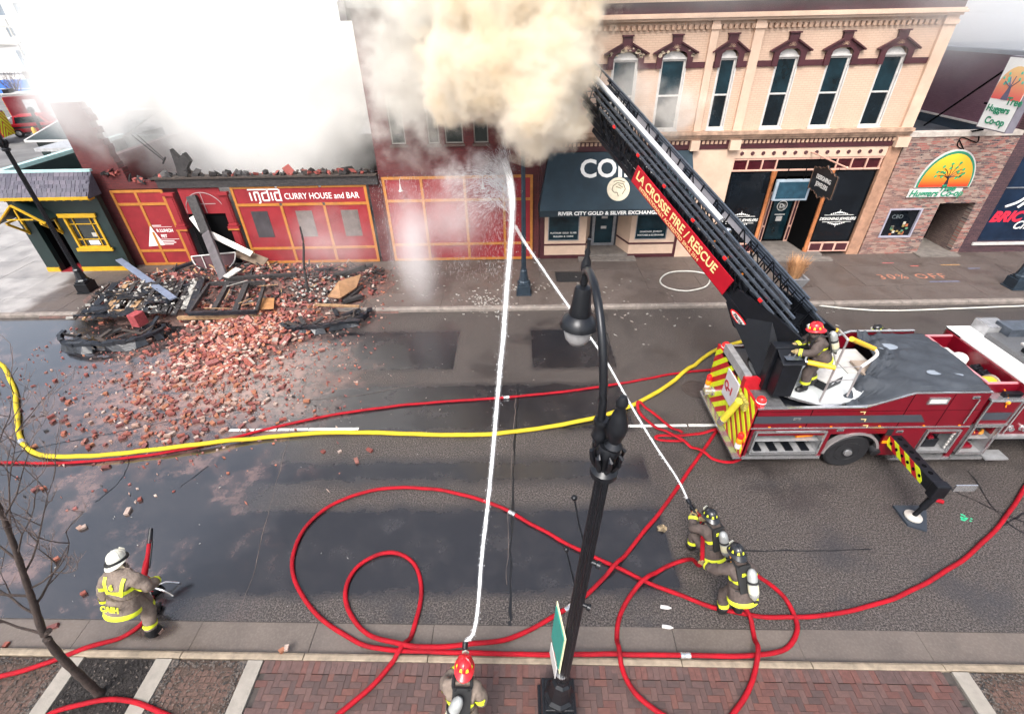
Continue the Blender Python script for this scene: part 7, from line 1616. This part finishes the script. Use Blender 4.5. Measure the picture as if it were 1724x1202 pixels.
# thin charred splinters and laths all over the heap
mb = MB()
for k in range(190):
    x, y = R5.uniform(-16.6, -5.8), R5.uniform(16.0, 20.2); h = hgt(x, y)
    if h < .06: continue
    a = R5.uniform(0, 3.14); l = R5.uniform(.15, .75); p = zt(x, y, .06); mb.bar(p, p+V((math.cos(a)*l, math.sin(a)*l, R5.uniform(-.02, .2))), R5.uniform(.02, .07), R5.uniform(.012, .04), mi=R5.choice((0, 0, 0, 1, 2, 3)))
mb.build('splintered_laths', [M_CHAR, M_SOOT, M_WOODL, M_ASHW], None, kind='stuff', label='splintered burnt laths strewn over the rubble heap', cat='debris')
# litter flecks on the far pavement and road edge
mb = MB()
for (cx, cy, n, s) in ((905, 490, 26, 16), (865, 490, 14, 10), (815, 515, 120, 26), (770, 498, 20, 30), (960, 508, 26, 50), (1050, 520, 30, 80), (700, 480, 30, 60), (1130, 530, 18, 70), (640, 700, 14, 150), (300, 900, 22, 180), (880, 640, 24, 160), (1390, 530, 14, 40)):
    for k in range(n):
        p = G(R5.gauss(cx, s), R5.gauss(cy, s*.35)); 
        if p.y > 20.3: continue
        q = R5.uniform(.012, .04) if cy < 540 else R5.uniform(.006, .018); mb.obox((p.x, p.y, (.16 if p.y > 16.1 else .012)+q*.2), V((q, R5.uniform(-q, q), 0)), V((-q*.3, q*.6, 0)), V((0, 0, q*.25)), R5.choice((0, 0, 1)))
mb.build('litter_flecks', [M_ASHW, mat('mortar_grey', (.3, .26, .23), .8)], None, kind='stuff', label='pale flecks of mortar and ash scattered on the pavement', cat='debris')
# ---- small things
rg = G(1115, 888, .05); RG = MB(); n = 14; vs = []
for i in range(n):
    for j in range(n): u_, v_ = i/(n-1)-.5, j/(n-1)-.5; k_ = 1-.5*(abs(u_)+abs(v_)); vs.append((rg.x+u_*.30*k_+.03*noise.noise(V((u_*7, v_*7, 1))), rg.y+v_*.26*k_, .012+.09*max(0, noise.noise(V((u_*5, v_*5, 4)))+.35)*k_))
RG.add(vs, [(i*n+j, i*n+j+1, (i+1)*n+j+1, (i+1)*n+j) for i in range(n-1) for j in range(n-1)]); ro = RG.build('work_glove', mat('glove_rag', (.02, .02, .02), .8, var=.4, vs=9, col2=(.40, .30, .18)), None, smooth=True, label='crumpled dark and tan glove dropped on the road', cat='glove')
for (px, py, l) in ((1121, 1022, 'nearer the looped hose crossing'), (1124, 1055, 'beside the gutter slabs')):
    p = G(px, py, .035); d = V((1, -.15, 0)).normalized(); bt = MB().lathe([(.03, -.10), (.035, -.09), (.035, .03), (.028, .06), (.014, .08), (.014, .10), (.0, .102)], p, d, 14).build('bottle', M_FRAME, None, smooth=True, label='white plastic bottle lying on the road %s' % l, cat='bottle', group='empty bottles on the road')
pl = G(1322, 484, .15); PLN = thing('planter', 'square grey planter of dry orange grass at the kerb', 'planter', pl)
pb2 = V((pl.x+.35, pl.y+.25, .15)); mb = MB(); mb.add([(pb2.x+s*sx, pb2.y+s*sy, z) for z, s in ((.15, .30), (.55, .42), (.55, .34), (.45, .33)) for sx, sy in ((-1, -1), (1, -1), (1, 1), (-1, 1))], [(4*r+i, 4*r+(i+1) % 4, 4*r+4+(i+1) % 4, 4*r+4+i) for r in range(3) for i in range(4)]+[(12, 13, 14, 15)]); mb.build('pot', mat('pot_grey', (.20, .20, .21), .7, var=.25), PLN)
mb = MB()
for k in range(420):
    a = R5.uniform(0, 6.28); r = R5.uniform(0, .26); p = V((pb2.x+r*math.cos(a), pb2.y+r*math.sin(a), .46)); h = R5.uniform(.45, 1.05); ln = V((math.cos(a)*R5.uniform(0, .45), math.sin(a)*R5.uniform(0, .45), h)); w = V((-math.sin(a), math.cos(a), 0))*.008
    m_ = p+ln*.55+V((0, 0, .08)); mb.add([p-w, p+w, m_+w, m_-w, p+ln], [(0, 1, 2, 3), (3, 2, 4)])
mb.build('dry_grass', mat('grass_orange', (.50, .27, .13), .8, var=.3, vs=9), PLN, kind='stuff')
# chalk on the far pavement
for s, px, py, sz, col in (('30% OFF', 1483, 470, .62, (.40, .16, .10)),):
    p = G(px, py, .157); text(s, sz, mat('chalk_'+s[:2], col, .9, var=.4, vs=12), far_pavement, p, (1, 0, 0), (0, 1, 0), name='chalk_writing', ext=.0005, space=1.25)
for px, py, w, col in ((1495, 443, .5, (.45, .12, .12)), (1540, 448, .35, (.5, .12, .1)), (1600, 446, .8, (.4, .22, .08)), (1590, 474, 1.2, (.14, .16, .26)), (1640, 452, .5, (.16, .18, .28))):
    p = G(px, py, .157); MB().box(p.x-w/2, p.x+w/2, p.y-.03, p.y+.03, .156, .1575).build('chalk_writing', mat('chalk_%d' % px, col, .9, var=.4, vs=12), far_pavement)
# ================================================================== FAR LEFT: side street, fire vehicles, far buildings
M_FWHITE = mat('far_white_wall', (.66, .64, .62), .7, var=.08, vs=.3); M_FGREY = mat('far_grey_wall', (.40, .39, .37), .75, var=.2, vs=.4); M_FGLASS = glassmat('far_glass', (.16, .20, .24), .2); M_BLUE = mat('blue_fence', (.045, .16, .55), .6, var=.15, vs=.8); M_TAN = mat('tan_wall', (.42, .36, .28), .75, var=.2, vs=.5)
# big white block with punched windows
BW = thing('apartment_block', 'pale apartment block with punched windows far up the side street', 'building', (-88, 97, 0))
wins_ = [(-84.3+ i*3.1, zz) for i in range(-5, 3) for zz in (7.9, 10.9, 13.9)]
wallgrid(MB(), -104, -75.4, 0, 17, 96, 96.4, [(x, x+1.3, z, z+1.75) for x, z in wins_]).build('wall', M_FWHITE, BW); MB().box(-75.8, -75.4, 96.4, 118, 0, 17).build('side_wall', mat('far_pink_wall', (.40, .33, .33), .75, var=.15, vs=.3), BW)
MB().box(-104.2, -75.2, 95.8, 118, 17, 17.4).build('roof', M_FGREY, BW); MB().box(-104, -75.4, 95.7, 96, 6.9, 7.15).build('string_course', M_FGREY, BW)
for x, z in wins_:
    w_ = frame(MB(), x, x+1.3, z, z+1.75, 96.05, 96.2, .08).build('window', M_FRAME, BW); MB().box(x+.08, x+1.22, 96.15, 96.18, z+.08, z+1.67).build('pane', M_FGLASS, w_)
for x in (-84.5, -81.2, -78.2): MB().box(x, x+1.6, 95.9, 95.98, 3.2, 6.2).build('ground_window', M_FGLASS, BW)
# low sheds between fence and block
def shed(label, x0, x1, y0, y1, z, wall, roofm, doors=0):
    S_ = thing('shed', label, 'building', ((x0+x1)/2, y0, 0)); MB().box(x0, x1, y0, y1, 0, z).build('wall', wall, S_); MB().box(x0-.3, x1+.3, y0-.3, y1+.2, z, z+.25).build('roof', roofm, S_)
    for k in range(doors): xx = x0+1.2+k*(x1-x0-2)/max(1, doors); MB().box(xx, xx+1.5, y0-.05, y0-.01, z*.35, z*.8).build('window', mat('shed_window', (.10, .10, .11), .3), S_)
    return S_
shed('grey shed with dark windows behind the blue fence', -82, -72, 97.5-3.5, 95.5, 3.6, M_TAN, M_FGREY, 3)
shed('flat white roofed garage beside the far utility pole', -92, -83.5, 93.9, 96.5-.8, 3.1, M_FWHITE, M_FWHITE, 1)
shed('long grey shed with a pale roof past the utility pole', -71.5, -55, 90, 98, 4.2, M_FGREY, M_FWHITE, 4)
FN_ = thing('fence', 'long blue panel fence across the end of the side street', 'fence', (-80, 91, 0))
for k in range(16): MB().box(-98+k*2.9, -98+k*2.9+2.8, 91, 91.08, .35, 2.3).build('fence_panel', M_BLUE, FN_); MB().box(-98+k*2.9+2.8, -98+k*2.9+2.9, 90.98, 91.1, 0, 2.35).build('fence_post', M_FRAME, FN_)
MB().box(-98, -51.6, 90.96, 90.995, .95, 1.05).build('rail', M_FRAME, FN_)
PO = thing('utility_pole', 'tall grey utility pole leaning through the smoke by the side street', 'pole', (-63.9, 73.3, 0)); MB().tube([(-63.9, 73.3, 0), (-63.8, 73.3, 10.2)], [.17, .11], 10).build('shaft', M_FGREY, PO, smooth=True); MB().box(-65, -62.6, 73.2, 73.3, 9.3, 9.5).build('cross_arm', M_FGREY, PO)
MB().lathe([(.25, 0), (.28, .1), (.28, .7), (.2, .8)], (-63.4, 73.1, 7.6), n=12).build('transformer', M_FGREY, PO, smooth=True)
# red pickup, engines
def vehicle(label, name, loc, rot, L, Wd, Hb, Hc, c0, c1, m, cat, extra=None):
    C_ = thing(name, label, cat, loc, rot, local=True)
    MB().prism([(-L/2, -Wd/2, .45), (L/2, -Wd/2, .45), (L/2, -Wd/2, Hb*.92), (L/2-.25, -Wd/2, Hb), (-L/2+.05, -Wd/2, Hb)], (0, Wd, 0)).build('body', m, C_, bev=.05)
    MB().prism([(c0, -Wd/2+.08, Hb), (c1, -Wd/2+.08, Hb), (c1-.55, -Wd/2+.14, Hc), (c0+.25, -Wd/2+.14, Hc)], (0, Wd-.16, 0)).build('cabin', m, C_, bev=.05)
    for s in (-1, 1):
        y = s*(Wd/2-.06); MB().prism([(c0+.25, y, Hb+.06), (c1-.35, y, Hb+.06), (c1-.7, y-s*.04, Hc-.1), (c0+.4, y-s*.04, Hc-.1)], (0, s*.03, 0)).build('side_window', M_GLASS, C_)
        for x in (-L/2+.95, L/2-.95):
            w_ = MB().lathe([(.25, -.12), (.38, -.12), (.40, -.06), (.40, .08), (.37, .12), (.25, .12)], (x, s*(Wd/2-.1), .40), (0, s, 0), 18).build('wheel', M_RUB, C_, smooth=True); MB().lathe([(.23, .09), (.22, .13), (.05, .14)], (x, s*(Wd/2-.1), .40), (0, s, 0), 14).build('rim', M_TRIM, w_, smooth=True)
        MB().box(-L/2+.1, L/2-.3, s*(Wd/2+.002), s*(Wd/2+.012), Hb*.66, Hb*.80).build('stripe', M_LADB, C_)
        MB().box(-L/2-.02, -L/2+.02, s*Wd*.38-.08, s*Wd*.38+.08, Hb*.6, Hb*.85).build('tail_lamp', M_LAMPR, C_)
    MB().box(c0+.02, c0+.1, -Wd*.36, Wd*.36, Hb+.1, Hc-.1).build('rear_window', M_GLASS, C_); MB().box(-L/2-.1, -L/2+.02, -Wd*.45, Wd*.45, .42, .6).build('bumper', M_TRIM, C_)
    return C_
p = G(64, 230, 0); PK = vehicle('red fire pickup with a black side stripe parked in the side street', 'pickup_truck', (p.x, p.y+1, 0), math.radians(22), 5.4, 2.0, 1.25, 1.95, -1.9, 1.2, M_HRED, 'pickup truck')
MB().box(-2.5, -1.6, -.85, .85, 1.27, 1.75).build('canopy', M_TALU, PK); MB().box(-.4, .1, -.5, .5, 1.95, 2.05).build('light_bar', M_LAMPR, PK)
def engine(label, loc, rot, white=True):
    E_ = thing('fire_engine', label, 'fire engine', loc, rot, local=True); MB().box(-4, 2.2, -1.25, 1.25, .6, 2.7).build('body', M_TRED, E_, bev=.05); MB().box(2.25, 4.2, -1.25, 1.25, .6, 2.9).build('cab', M_TRED, E_, bev=.08); MB().box(-4, 4.1, -1.2, 1.2, 2.92, 3.0).build('roof', M_FRAME, E_)
    for s in (-1, 1):
        for k in range(4): MB().box(-3.7+k*1.4, -2.5+k*1.4, s*1.252, s*1.27, .8, 2.3).build('roller_shutter', M_TALU if k % 2 else M_TRED, E_)
        MB().box(2.5, 3.9, s*1.252, s*1.265, 1.9, 2.6).build('side_window', M_GLASS, E_)
        for x in (-2.2, 3.1): MB().lathe([(.3, -.12), (.5, -.12), (.5, .12), (.3, .12)], (x, s*1.15, .5), (0, s, 0), 18).build('wheel', M_RUB, E_, smooth=True)
    rp_ = MB().box(-4.05, -4.0, -1.2, 1.2, .6, 2.6).build('rear_panel', M_CRED, E_)
    for h in (0, 1):
        k = -4.
        while k < 4:
            y0, y1 = (-1.2, 0) if h == 0 else (0, 1.2); s = -1 if h == 0 else 1; P = clip(clip([(y0, .6), (y1, .6), (y1, 2.6), (y0, 2.6)], s, 1, k+.25), -s, -1, -k)
            if len(P) > 2: MB().prism([(-4.07, y, z) for y, z in P], (.015, 0, 0)).build('chevron', M_HIVIS, rp_)
            k += .5
    MB().box(-3.8, -3.2, -.8, .8, 3.0, 3.4).build('stowed_gear', M_LADB, E_); return E_
p = G(46, 214, 0); engine('red and white fire engine parked behind the red pickup', (p.x-1, p.y+6, 0), math.radians(25))
p = G(-10, 247, 0); engine('fire engine with a chevron tail parked beyond the corner tavern', (p.x-3.6, p.y+.6, 0), math.radians(200))
p = G(80, 262, 0); MB().lathe([(.16, 0), (.16, 2.1), (.10, 2.25), (.0, 2.3)], (p.x, p.y, 0), n=14).build('bollard', M_YEL, None, smooth=True, label='tall yellow guard post beside the red pickup', cat='bollard')
p = F(52, 186, 36); PO2 = thing('sign_pole', 'black sign pole standing behind the tavern roof', 'pole', (p.x, 36, 0)); MB().tube([(p.x, 36, 0), (p.x, 36, p.z)], .11, 10).build('shaft', M_IRON, PO2, smooth=True); MB().sphere((p.x, 36, p.z), .2, 10, 6).build('cap', M_IRON, PO2, smooth=True)
# rear yard building behind the tavern
RB = thing('rear_annex', 'dark green annex with white edged roof behind the tavern', 'building', (-25.5, 30, 0)); MB().box(-27.6, -22.6, 29.6, 33.5, .1, 3.9).build('wall', M_GREEN, RB); MB().prism([(-27.9, 29.3, 3.92), (-22.5, 29.3, 3.92), (-22.5, 33.8, 4.8), (-27.9, 33.8, 4.8)], (0, 0, .06)).build('roof', M_GREEN, RB)
MB().bar((-27.9, 29.28, 3.95), (-22.5, 29.28, 3.95), .1, .1).bar((-27.92, 29.3, 3.97), (-27.92, 33.8, 4.85), .1, .1).bar((-27.9, 33.8, 4.87), (-22.5, 33.8, 4.87), .1, .1).build('roof_edge', M_FRAME, RB); MB().lathe([(.35, 0), (.35, .06)], (-24.2, 29.58, 3.1), (0, -1, 0), 18).build('round_sign', M_YEL, RB)
MB().box(-23.8, -22.0, 25.2, 27.2, 4.2, 4.35).box(-23.4, -22.4, 25.6, 26.6, 3.6, 4.2).build('roof_vent', M_TALU, RB)
# bare tree by the blue fence
TF = thing('bare_tree', 'small bare tree at the end of the side street', 'tree', (-72, 76, 0)); q = G(38, 178); MB().tube([(q.x, q.y, 0), (q.x+.1, q.y, 1.6)], [.14, .08], 8).build('trunk', M_TWIG, TF)
br = MB(); tw = MB()
for k in range(16):
    a = k*.8; grow(V((q.x+.1, q.y, 1.0+.04*k)), V((math.cos(a)*.7, math.sin(a)*.7, 1)), R2.uniform(1.6, 2.6), .05, 1)
br.build('branches', M_TWIG, TF, kind='stuff'); tw.build('twigs', M_TWIG, TF, kind='stuff')
# bent rods over the ruin
a, b = F(222, 228, 22.2), F(276, 271, 21.2); MB().tube([a, b], .025, 6).tube([a+V((.25, 0, -.02)), b+V((.06, 0, .03))], .02, 6).tube([b+V((-.1, 0, -.12)), b+V((.12, 0, .14))], .03, 6).build('bent_rod', M_CHAR, None, label='pair of bent black rods sticking out over the ruin', cat='rod')
# ================================================================== SMOKE, MIST, WATER
def smoke(name, label, blobs, col, dens, scale, soft=.5, detail=4., aniso=.0, thr=.0, step=1., warp=.6, grow_=1.12, seed=0., hull=2, cat='smoke', col2=None, rough_=.6):
    """a puffed hull round the blobs; density inside from the blobs and a rising noise"""
    m = bpy.data.materials.new(name); m.use_nodes = True; t = m.node_tree; t.nodes.remove(t.nodes['Principled BSDF']); g = NG.__new__(NG); g.t = t
    ge = t.nodes.new('ShaderNodeNewGeometry'); pos = ge.outputs['Position']
    # billowing warp of space
    nv = t.nodes.new('ShaderNodeTexNoise'); nv.inputs['Scale'].default_value = scale; nv.inputs['Detail'].default_value = detail; nv.inputs['Roughness'].default_value = rough_
    of = t.nodes.new('ShaderNodeVectorMath'); of.operation = 'ADD'; of.inputs[1].default_value = (seed, seed*.7, seed*1.3); t.links.new(pos, of.inputs[0]); t.links.new(of.outputs[0], nv.inputs['Vector'])
    fld = None
    for (c, r, s) in blobs:
        mp = t.nodes.new('ShaderNodeMapping'); mp.vector_type = 'TEXTURE'; mp.inputs['Location'].default_value = c; mp.inputs['Scale'].default_value = r; t.links.new(pos, mp.inputs[0])
        ln = t.nodes.new('ShaderNodeVectorMath'); ln.operation = 'LENGTH'; t.links.new(mp.outputs[0], ln.inputs[0])
        v = g.m('MULTIPLY', g.m('SUBTRACT', 1., ln.outputs['Value']), s); fld = v if fld is None else g.m('SMOOTH_MAX', fld, v, .18)
    f = g.m('ADD', fld, g.m('MULTIPLY', g.m('SUBTRACT', nv.outputs[0], .5), warp*2)); f = g.m('SUBTRACT', f, thr)
    d = g.rng(f, 0., soft); d = g.m('MULTIPLY', d, d)
    pvn = t.nodes.new('ShaderNodeVolumePrincipled'); pvn.inputs['Anisotropy'].default_value = aniso
    g.val(pvn.inputs['Density'], g.m('MULTIPLY', d, dens))
    if col2:
        g.val(pvn.inputs['Color'], g.mix(g.rng(nv.outputs[0], .35, .62), col, col2))
    else: pvn.inputs['Color'].default_value = (*col, 1)
    t.links.new(pvn.outputs[0], t.nodes['Material Output'].inputs['Volume'])
    try: m.cycles.volume_step_rate = step
    except Exception: pass
    bm = bmesh.new()
    # hull: one puffed closed surface round all blobs, by sampling directions of the union
    pts = []
    for (c, r, s) in blobs:
        for i in range(7):
            ph = math.pi*(i+.5)/7
            for j in range(12):
                th = 2*math.pi*j/12+i*.3; pts.append(V(c)+V((r[0]*math.sin(ph)*math.cos(th), r[1]*math.sin(ph)*math.sin(th), r[2]*math.cos(ph)))*grow_)
    for p in pts: bm.verts.new(p)
    bmesh.ops.convex_hull(bm, input=bm.verts[:]); bmesh.ops.delete(bm, geom=[v for v in bm.verts if not v.link_faces], context='VERTS')
    me = bpy.data.meshes.new(name); bm.to_mesh(me); bm.free(); me.materials.append(m)
    return link(name, me, None, label=label, cat=cat, kind='stuff')
S1 = smoke('white_smoke', 'dense white smoke pouring from the burnt out curry house',
      [((-12.0, 25.2, 5.4), (6.8, 4.4, 4.8), 1.), ((-15.4, 26.0, 9.5), (6.2, 4.8, 5.4), 1.), ((-9.0, 26, 9.0), (6.0, 4.6, 6.0), 1.), ((-13.4, 30, 14.0), (7.2, 6., 6.5), 1.), ((-8.5, 28, 14.), (9, 6., 5.5), 1.), ((-16.6, 21.0, 6.9), (2.4, 2.4, 2.5), 1.), ((-18.2, 23.2, 8.0), (2.2, 2.2, 2.6), 1.)],
      (.980, .981, .983), .95, .45, soft=.5, warp=.62, seed=3., step=.65, col2=(.965, .957, .937), detail=7., rough_=.62)
S2 = smoke('cream_smoke', 'billowing cream smoke in front of the brick house hiding the ladder tip',
      [((-.6, 17.4, 8.1), (2.6, 2.0, 1.8), 1.), ((.65, 16.8, 6.75), (1.7, 2.0, 1.45), 1.), ((-1.7, 17.8, 7.3), (1.5, 1.4, 1.3), 1.), ((.85, 16.9, 8.0), (1.8, 2.0, 1.7), 1.), ((.0, 17.6, 9.9), (3.3, 2.2, 2.0), 1.)],
      (.975, .955, .915), 6.0, 1.0, soft=.36, warp=.78, seed=8., step=.32, col2=(.90, .825, .69), detail=9., rough_=.66)
S3 = smoke('grey_smoke_veil', 'thin grey smoke drifting over the upper brick wall', [((-4.0, 19.6, 7.6), (2.8, 1.0, 3.4), 1.), ((-3., 19.5, 10.), (4., 1.3, 2.2), 1.)], (.95, .94, .90), 1.6, 1.1, soft=.6, warp=.75, seed=15., step=.5, detail=7.)
S4 = smoke('high_haze', 'thin pale smoke drifting over the peach block and the far roofs', [((17.5, 20.8, 11.0), (11., 3.6, 4.0), 1.), ((6.0, 19.6, 11.0), (8.5, 2.2, 2.4), 1.), ((22., 24, 10.), (8, 6, 4.8), 1.)], (.975, .985, .992), .62, .3, soft=.9, warp=.3, seed=22., step=1.)
S5 = smoke('water_mist', 'fine water mist hanging before the boarded red panels', [((-2.4, 18.9, 2.7), (2.4, 1.3, 2.4), 1.), ((-4.4, 19.0, 1.9), (1.5, 1.2, 2.8), 1.), ((-7.6, 18.6, 1.8), (3.2, 1.5, 1.9), .7), ((-3.75, 16.9, 2.0), (1.2, 1.7, 3.6), 1.)], (.975, .968, .97), .62, .8, soft=.9, warp=.45, seed=31., step=1., cat='mist', detail=5.)
S6 = smoke('spray_crest', 'bright burst of spray where the tall jet strikes the brick house', [((-.30, 19.2, 3.5), (.34, .4, 1.3), 1.), ((-.62, 19.3, 4.5), (.6, .45, .8), 1.), ((-1.4, 19.4, 4.7), (.9, .45, .65), 1.), ((-2.4, 19.4, 4.2), (1.2, .5, .9), .8)], (.985, .985, .985), 1.7, 3.2, soft=.8, warp=1.0, seed=41., step=.5, cat='spray', detail=5., rough_=.7)
S7 = smoke('window_smoke', 'wisps of grey smoke before the first two windows of the peach block', [((4.0, 19.9, 6.6), (1.7, .6, 1.7), 1.), ((5.9, 19.9, 6.2), (1.5, .6, 1.2), 1.)], (.95, .94, .91), 1.3, 1.3, soft=.7, warp=.8, seed=51., step=.6, detail=6.)
# ---- water
M_WATER, g = newmat('water_white'); g.b.inputs['Base Color'].default_value = (.93, .95, .96, 1); g.b.inputs['Roughness'].default_value = .25; g.b.inputs['Subsurface Weight'].default_value = .0
p_, x_, y_, z_ = g.pos(); g.val(g.b.inputs['Alpha'], g.rng(g.noise(p_, 9., 4, .65), .35, .62, .16, .75))
M_DROP = mat('water_drops', (.90, .93, .95), .2, var=.05, alpha=.55)
def jet(name, label, px, P0, Y1, Z1, sag, rads, seed, spread):
    """pixel path of the jet laid on the vertical arc from the nozzle"""
    R = random.Random(seed); pts = [P0]
    for (x, y) in px:
        d = ray(x, y)
        lo, hi = P0.y+.05, Y1+1.
        def err(Y): p = C0+d*(Y/d.y); u = (Y-P0.y)/(Y1-P0.y); return p.z-(P0.z+(Z1-P0.z)*u+sag*4*u*(1-u))
        best = min((abs(err(lo+(hi-lo)*i/400)), lo+(hi-lo)*i/400) for i in range(401))[1]; pts.append(C0+d*(best/d.y))
    pts = [pts[0]]+sorted(pts[1:], key=lambda p: p.y)
    P = smooth_path(pts, 10); n = len(P); J_ = thing(name, label, 'water jet', tuple(P0))
    r = [rads[0]+(rads[1]-rads[0])*(i/n)**1.6 for i in range(n)]
    for k in range(5):                                       # ropes of water twisting round one another
        ph = k*1.257; Q = []
        for i, p in enumerate(P):
            d = (P[min(i+1, n-1)]-P[max(i-1, 0)]).normalized(); a, b = basis(d); t = ph+i*.33; e = max(0, (i/n-.78)/.22); w = .55*r[i]*(1+.4*noise.noise(V((i*.21, k*3., 1.))))*(1+1.8*e); Q.append(p+a*math.cos(t)*w+b*math.sin(t)*w)
        MB().tube(Q, [q*(.46+.24*noise.noise(V((i*.37, k*5., 2.))))*(1-.88*max(0, (i/n-.78)/.22)) for i, q in enumerate(r)], 6).build('strand', M_WATER, J_, smooth=True)
    sm = MB().tube(P, [q*1.8 for q in r], 10); vm = bpy.data.materials.new('jet_mist'); vm.use_nodes = True; vt = vm.node_tree; vt.nodes.remove(vt.nodes['Principled BSDF']); vp = vt.nodes.new('ShaderNodeVolumePrincipled'); vp.inputs['Density'].default_value = .9; vp.inputs['Color'].default_value = (.99, .99, .99, 1); vt.links.new(vp.outputs[0], vt.nodes['Material Output'].inputs['Volume'])
    sm.build('mist_sheath', vm, J_, smooth=True)
    sp = MB()
    for k in range(1300):
        t = R.random(); i = int(t*(n-1)); p = P[i]; d = (P[min(i+1, n-1)]-P[max(i-1, 0)]).normalized(); a, b = basis(d); q = abs(R.gauss(0, 1))*r[i]*spread*(.6+1.2*t); th = R.uniform(0, 6.28)
        c = p+a*q*math.cos(th)+b*q*math.sin(th)-V((0, 0, .3*q)); s = R.uniform(.002, .006)*(1+t); l = R.uniform(2, 7)*s; sp.bar(c, c+d*l+V((0, 0, -.02)), s, s)
    sp.build('spray', M_DROP, J_, kind='stuff'); return J_, P
J1, P1 = jet('water_jet', 'tall white water jet from the person at the kerb to the brick house', [(801, 1050), (812, 930), (820, 860), (829, 770), (835, 700), (842, 620), (848, 560), (853, 490), (858, 430), (862, 370), (862, 335), (858, 300), (850, 272)], NZA, 19.3, 4.3, 1.6, (.026, .085), 5, 1.5)
J2, P2 = jet('water_jet', 'thin diagonal water jet from the crouching person at the nozzle', [(1140, 805), (1100, 745), (1060, 678), (1020, 607), (980, 548), (940, 491), (905, 440), (880, 403), (867, 380)], NZB, 19.4, 2.3, 1.1, (.018, .04), 6, 1.2)
# fan of spray where the first jet breaks up: feathered plumes thrown up and to the left, then rain
R = random.Random(77); sp = MB(); top = P1[-1]
for k in range(26):
    u = k/25; v0 = V((-.25-2.9*u**1.3+R.gauss(0, .15), R.gauss(0, .25), 2.5+R.uniform(0, 1.6)*(1-.25*u))); b0 = top+V((R.gauss(.08, .06), R.gauss(0, .1), -R.uniform(.5, 2.1)))
    for q in range(150):
        t = R.random()**.8*1.25; w = .03+.16*t; c = b0+v0*t*.62+V((0, 0, -2.6*t*t*.62))+V((R.gauss(0, w), R.gauss(0, w), R.gauss(0, w)))
        if c.y > 20.4 or c.z < .2: continue
        d = (v0+V((0, 0, -4.2*t))).normalized(); s = R.uniform(.0022, .006)*(1.3-.5*t); sp.bar(c, c+d*R.uniform(.05, .22), s, s)
for k in range(5000):
    a = R.random(); x = top.x-5.*a**1.3+R.gauss(0, .2); z = R.uniform(.2, 4.9-.6*a); y = top.y-R.random()*1.6
    if R.random() < .35+.5*abs(math.sin(x*2.3+1)): s = R.uniform(.0016, .0035); sp.bar((x, y, z), V((x-.01, y, z-R.uniform(.03, .12))), s, s)
sp.build('falling_spray', M_DROP, None, kind='stuff', label='fan of falling spray where the tall jet breaks up', cat='spray')
# ring ripples in the gutter puddle
c = G(262, 1062, 0); mw_ = MB().add([(c.x-.1+.75*math.cos(i*.2618)*(1+.12*math.sin(i*2.1)), c.y+.02+.26*math.sin(i*.2618), .014) for i in range(24)], [tuple(range(24))])
pm, g = newmat('puddle'); p_, x_, y_, z_ = g.pos(); g.b.inputs['Base Color'].default_value = (.06, .042, .036, 1); g.b.inputs['Roughness'].default_value = .08
wv = g.t.nodes.new('ShaderNodeTexWave'); wv.wave_type = 'RINGS'; wv.rings_direction = 'SPHERICAL'; wv.inputs['Scale'].default_value = 4.5; wv.inputs['Distortion'].default_value = 5; wv.inputs['Detail'].default_value = 2
mp = g.t.nodes.new('ShaderNodeMapping'); mp.inputs['Location'].default_value = (-c.x, -c.y, 0); g.L(p_, mp.inputs[0]); g.L(mp.outputs[0], wv.inputs[0]); m2 = g.t.nodes.new('ShaderNodeMapping'); m2.vector_type = 'TEXTURE'; m2.inputs['Location'].default_value = (c.x-.1, c.y+.02, 0); m2.inputs['Scale'].default_value = (.72, .25, 1); g.L(p_, m2.inputs[0]); ln = g.t.nodes.new('ShaderNodeVectorMath'); ln.operation = 'LENGTH'; g.L(m2.outputs[0], ln.inputs[0]); g.val(g.b.inputs['Alpha'], g.m('SUBTRACT', 1., g.rng(g.m('ADD', ln.outputs['Value'], g.m('MULTIPLY', g.noise(p_, 5., 3), .5)), .55, 1.1))); g.bump(wv.outputs[1], .6, .02)
mw_.build('puddle', pm, None, kind='structure')
